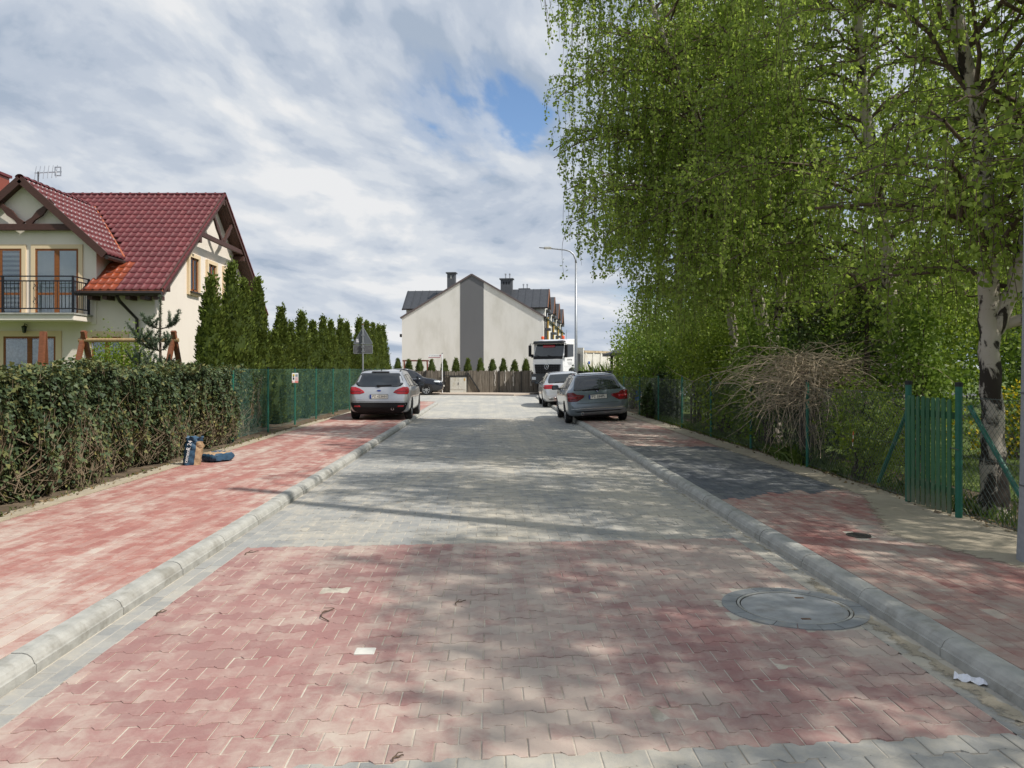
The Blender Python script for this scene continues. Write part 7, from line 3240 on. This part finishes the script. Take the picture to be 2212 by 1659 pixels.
def sack(label, loc, rot, dims, lying, seed):
    g = random.Random(seed)
    root = thing('cement_sack', label, 'sack', loc, 'cement sacks against the hedge')
    root.rotation_euler = rot
    w, d, h = dims
    nu, nv = 28, 14
    vs = []
    for j in range(nv + 1):
        t = j / nv
        for i in range(nu):
            a = 2 * math.pi * i / nu
            cx, cy = math.cos(a), math.sin(a)
            # squarish cross-section, pinched towards the open top
            k = 3.4
            rr = (abs(cx) ** k + abs(cy) ** k) ** (-1 / k)
            if lying:
                fl = 1 - 0.28 * (abs(2 * t - 1) ** 6) * .7
                top = 1 - 0.35 * (abs(2 * t - 1) ** 3)
                x, y = cx * rr * w / 2 * fl, cy * rr * d / 2 * top
            else:
                pin = 1.0 if t < .62 else 1 - .42 * ((t - .62) / .38) ** 1.2 + (.26 * max(0, (t - .85) / .15))
                x, y = cx * rr * w / 2 * (0.94 + .06 * t) * pin, cy * rr * d / 2 * (1.06 - .25 * t) * pin
                x += .03 * t
            wr = .010 * math.sin(i * 1.3 + j * 1.7 + seed) + .006 * math.sin(i * 3.1 - j * 2.3)
            if not lying and t > .6:
                wr *= 2.2
            vs.append((x + wr * cx, y + wr * cy, h * t + (.02 * math.sin(i * 1.1) if (t > .9 and not lying) else 0)))
    fb, fk = [], []
    for j in range(nv):
        for i in range(nu):
            i2 = (i + 1) % nu
            q = (j * nu + i, j * nu + i2, (j + 1) * nu + i2, (j + 1) * nu + i)
            a = 2 * math.pi * (i + .5) / nu
            if lying:
                kraft = math.sin(a) > .55 and .10 < (j + .5) / nv < .90
                if kraft and abs(math.cos(a)) < .45 and .3 < (j + .5) / nv < .72:
                    kraft = False
            else:
                kraft = (math.cos(a) > .25 and math.sin(a) < .75) and j < nv * .8
            (fk if kraft else fb).append(q)
    for nm, m, f in (('blue_paper', M_SACKB, fb), ('kraft_panel', M_SACKK, fk)):
        mb = MB()
        mb.add(vs, f)
        me = mb.mesh(nm, m, smooth=True, fixn=False)
        bm = bmesh.new()
        bm.from_mesh(me)
        loose = [v for v in bm.verts if not v.link_faces]
        bmesh.ops.delete(bm, geom=loose, context='VERTS')
        bmesh.ops.recalc_face_normals(bm, faces=bm.faces)
        bm.to_mesh(me)
        bm.free()
        o = link_mesh(nm, me, root)
    for j in (0, nv):
        mb = MB()
        mb.add(vs[j * nu:(j + 1) * nu], [tuple(range(nu))])
        mb.build('sack_end', M_SACKB, root)
    return root


s1 = sack('upright torn cement sack in blue and brown paper against the ivy hedge', (-4.74, 12.5, PAV + .004), (R(3), R(3), R(20)), (.27, .15, .44), False, 3)
# printed word up the blue side, which faces the camera
t_ = text_obj('lettering', 'cement', .075, M_WHT, s1, (-.075, -.0875, .15), (R(90), R(-82), 0))
t2 = text_obj('lettering', 'R 24', .085, M_WHT, s1, (-.05, -.083, .315), (R(90), R(-80), 0))
s2 = sack('flat blue cement sack lying beside the upright one', (-4.62, 13.12, PAV + .115), (R(90), 0, R(62)), (.46, .16, .36), True, 5)
s2.location = (-4.66, 13.1, PAV + .08)
s2.rotation_euler = (R(90), R(0), R(58))

# torn pieces of barrier tape tied to the right-hand fence
M_TAPER = pm('tape_red', (0.58, 0.045, 0.02), 0.1, 20, 0.5)
M_TAPEW = pm('tape_white', (0.66, 0.64, 0.62), 0.05, 20, 0.5)
for (p, lab, hh, bend) in (((4.94, 15.0, .52), 'red and white tape hanging from the third fence post', .24, .02), ((4.93, 13.35, .16), 'scrap of red and white tape low in the day-lily leaves', .14, .04), ((4.86, 10.45, .62), 'red and white tape caught in the thin bush by the gate stay', .17, .10)):
    tt2 = thing('barrier_tape', lab, 'tape', p, 'scraps of barrier tape on the fence')
    for k in range(4):
        mb = MB()
        z0_, z1_ = hh * (1 - k / 4), hh * (1 - (k + 1) / 4)
        w0 = .022 + .004 * math.sin(k)
        x0_, x1_ = -bend * k / 4 - .05, -bend * (k + 1) / 4 - .05
        y0_, y1_ = -bend * k * .5, -bend * (k + 1) * .5
        mb.add([(x0_ - .02, y0_ - w0, z0_), (x0_ + .012, y0_ + w0, z0_), (x1_ + .012, y1_ + w0, z1_), (x1_ - .02, y1_ - w0, z1_)], [(0, 1, 2, 3)])
        o = mb.build('tape_band', M_TAPER if k % 2 == 0 else M_TAPEW, tt2)
        md = o.modifiers.new('thick', 'SOLIDIFY')
        md.thickness = .001

# wooden swing frame between the hedge and the house
M_SWING = wood_mat('swing_timber', (0.21, 0.075, 0.035))
M_SWBEAM = wood_mat('round_beam', (0.36, 0.24, 0.12), (30, 3, 3))
sf = thing('swing_frame', 'wooden garden swing frame with a round beam behind the ivy hedge', 'swing frame', (-9.2, 20.0, .08))
mb = MB()
mb.tube([(-1.25, 0, 2.27), (1.28, 0, 2.27)], .055, 10)
mb.build('beam', M_SWBEAM, sf)
for sx in (-1.12, 1.16):
    for sy in (-1, 1):
        mb = MB()
        mb.bar((sx + .02 * sy, -.08 * sy, 2.50), (sx + .10 * sy, .85 * sy, 0.0), .11, .09)
        mb.build('leg', M_SWING, sf)
mb = MB()
mb.cyl((-.9, 0, 2.2), (-.9, 0, 2.05), .02, 6)
mb.build('hook', M_GALV, sf)
wp_ = thing('pergola_post', 'leaning pair of brown timber posts in front of the terrace door', 'post', (-11.35, 20.0, .08))
for (a, b) in (((.05, -.1, 2.48), (.12, -.5, 0)), ((.0, .05, 2.48), (-.22, .6, 0))):
    mb = MB()
    mb.bar(a, b, .12, .10)
    mb.build('timber', M_SWING, wp_)
tr_ = thing('trellis', 'small brown lattice panel beside the house wall', 'trellis', (-11.9, 23.6, .08))
mb = MB()
frame_rect(mb, -.3, .3, .9, 1.55, -.02, .02, .05)
mb.build('frame', M_SWING, tr_)
for k in range(4):
    for d in (1, -1):
        mb = MB()
        mb.bar((-.25 + k * .17, 0, .92 if d > 0 else 1.53), (min(-.25 + k * .17 + .3, .28), 0, 1.53 if d > 0 else .92), .025, .02)
        mb.build('slat', M_SWING, tr_)

# behind the parked cars: netting fence, gazebo, cabinet
M_NET = pm('black_netting', (0.018, 0.019, 0.021), 0.2, 30, 0.8, bump=0.5, bscale=60)
nf = thing('netting_fence', 'dark netting fence on the corner behind the parked estates', 'fence', (5.3, 37.6, .06))
for k in range(3):
    mb = MB(off=(5.3, 37.6, .06))
    x0_, x1_ = 4.0 + k * .9, 4.0 + (k + 1) * .9
    n = 8
    for i in range(n):
        a, b = x0_ + .02 + (x1_ - x0_ - .04) * i / n, x0_ + .02 + (x1_ - x0_ - .04) * (i + 1) / n
        za = 1.55 - .035 * math.sin(math.pi * i / n)
        zb = 1.55 - .035 * math.sin(math.pi * (i + 1) / n)
        mb.quad((a, 37.6 + .01 * math.sin(i), .1), (b, 37.6 + .01 * math.sin(i + 1), .1), (b, 37.6, zb), (a, 37.6, za))
    o = mb.build('net_panel', M_NET, nf)
    md = o.modifiers.new('thick', 'SOLIDIFY')
    md.thickness = .01
for k in range(4):
    mb = MB(off=(5.3, 37.6, .06))
    mb.cyl((4.0 + k * .9, 37.57, .05), (4.0 + k * .9, 37.57, 1.62), .025, 8)
    mb.build('post', M_GALV, nf)
gz = thing('gazebo', 'dark timber gazebo corner above the netting fence', 'gazebo', (7.1, 41.0, .05))
for (dx, dy) in ((-.5, 0), (1.4, 0), (-.5, 2), (1.4, 2)):
    mb = MB()
    mb.bar((dx, dy, 0), (dx, dy, 2.4), .14)
    mb.build('post', M_POSTD, gz)
mb = MB()
mb.add([(-.95, -.4, 2.38), (1.9, -.4, 2.38), (1.9, 2.4, 2.38), (-.95, 2.4, 2.38), (.45, 1, 2.85), (-.95, -.4, 2.25), (1.9, -.4, 2.25), (1.9, 2.4, 2.25), (-.95, 2.4, 2.25)],
       [(0, 1, 4), (1, 2, 4), (2, 3, 4), (3, 0, 4), (0, 5, 6, 1), (1, 6, 7, 2), (2, 7, 8, 3), (3, 8, 5, 0), (8, 7, 6, 5)])
mb.build('roof', M_POSTD, gz)
M_BLUE = pm('blue_plastic', (0.02, 0.12, 0.45), 0.08, 10, 0.5)
bx = thing('blue_white_board', 'white board with blue side panels at the fence past the blue-grey estate', 'board', (5.6, 31.8, .08))
mb = MB()
mb.bbox((-.16, 0, .25), (.14, .08, 1.28))
mb.build('white_panel', M_WHT, bx)
mb = MB()
mb.bbox((-.21, -.01, .2), (-.16, .09, 1.32))
mb.build('blue_edge', M_BLUE, bx)
mb = MB()
mb.bbox((.14, -.01, .2), (.46, .09, 1.34))
mb.build('blue_panel', M_BLUE, bx)
mb = MB()
mb.bbox((-.2, .0, 0), (.44, .08, .2))
mb.build('plinth', M_CHIM, bx)
# white slatted bench glimpsed through the leaves
sb = thing('slatted_bench', 'white slatted garden bench in the shade behind the dark bush', 'bench', (7.3, 22.0, .08))
for k in range(6):
    mb = MB()
    mb.bbox((-.6, 0, .45 + k * .11), (.6, .03, .52 + k * .11))
    mb.build('slat', M_WHT, sb)
for sx in (-.55, .55):
    mb = MB()
    mb.bbox((sx - .03, .03, 0), (sx + .03, .08, 1.1))
    mb.build('leg', M_WHT, sb)
mb = MB()
mb.bbox((-.6, -.45, .40), (.6, 0, .44))
mb.build('seat', M_WHT, sb)
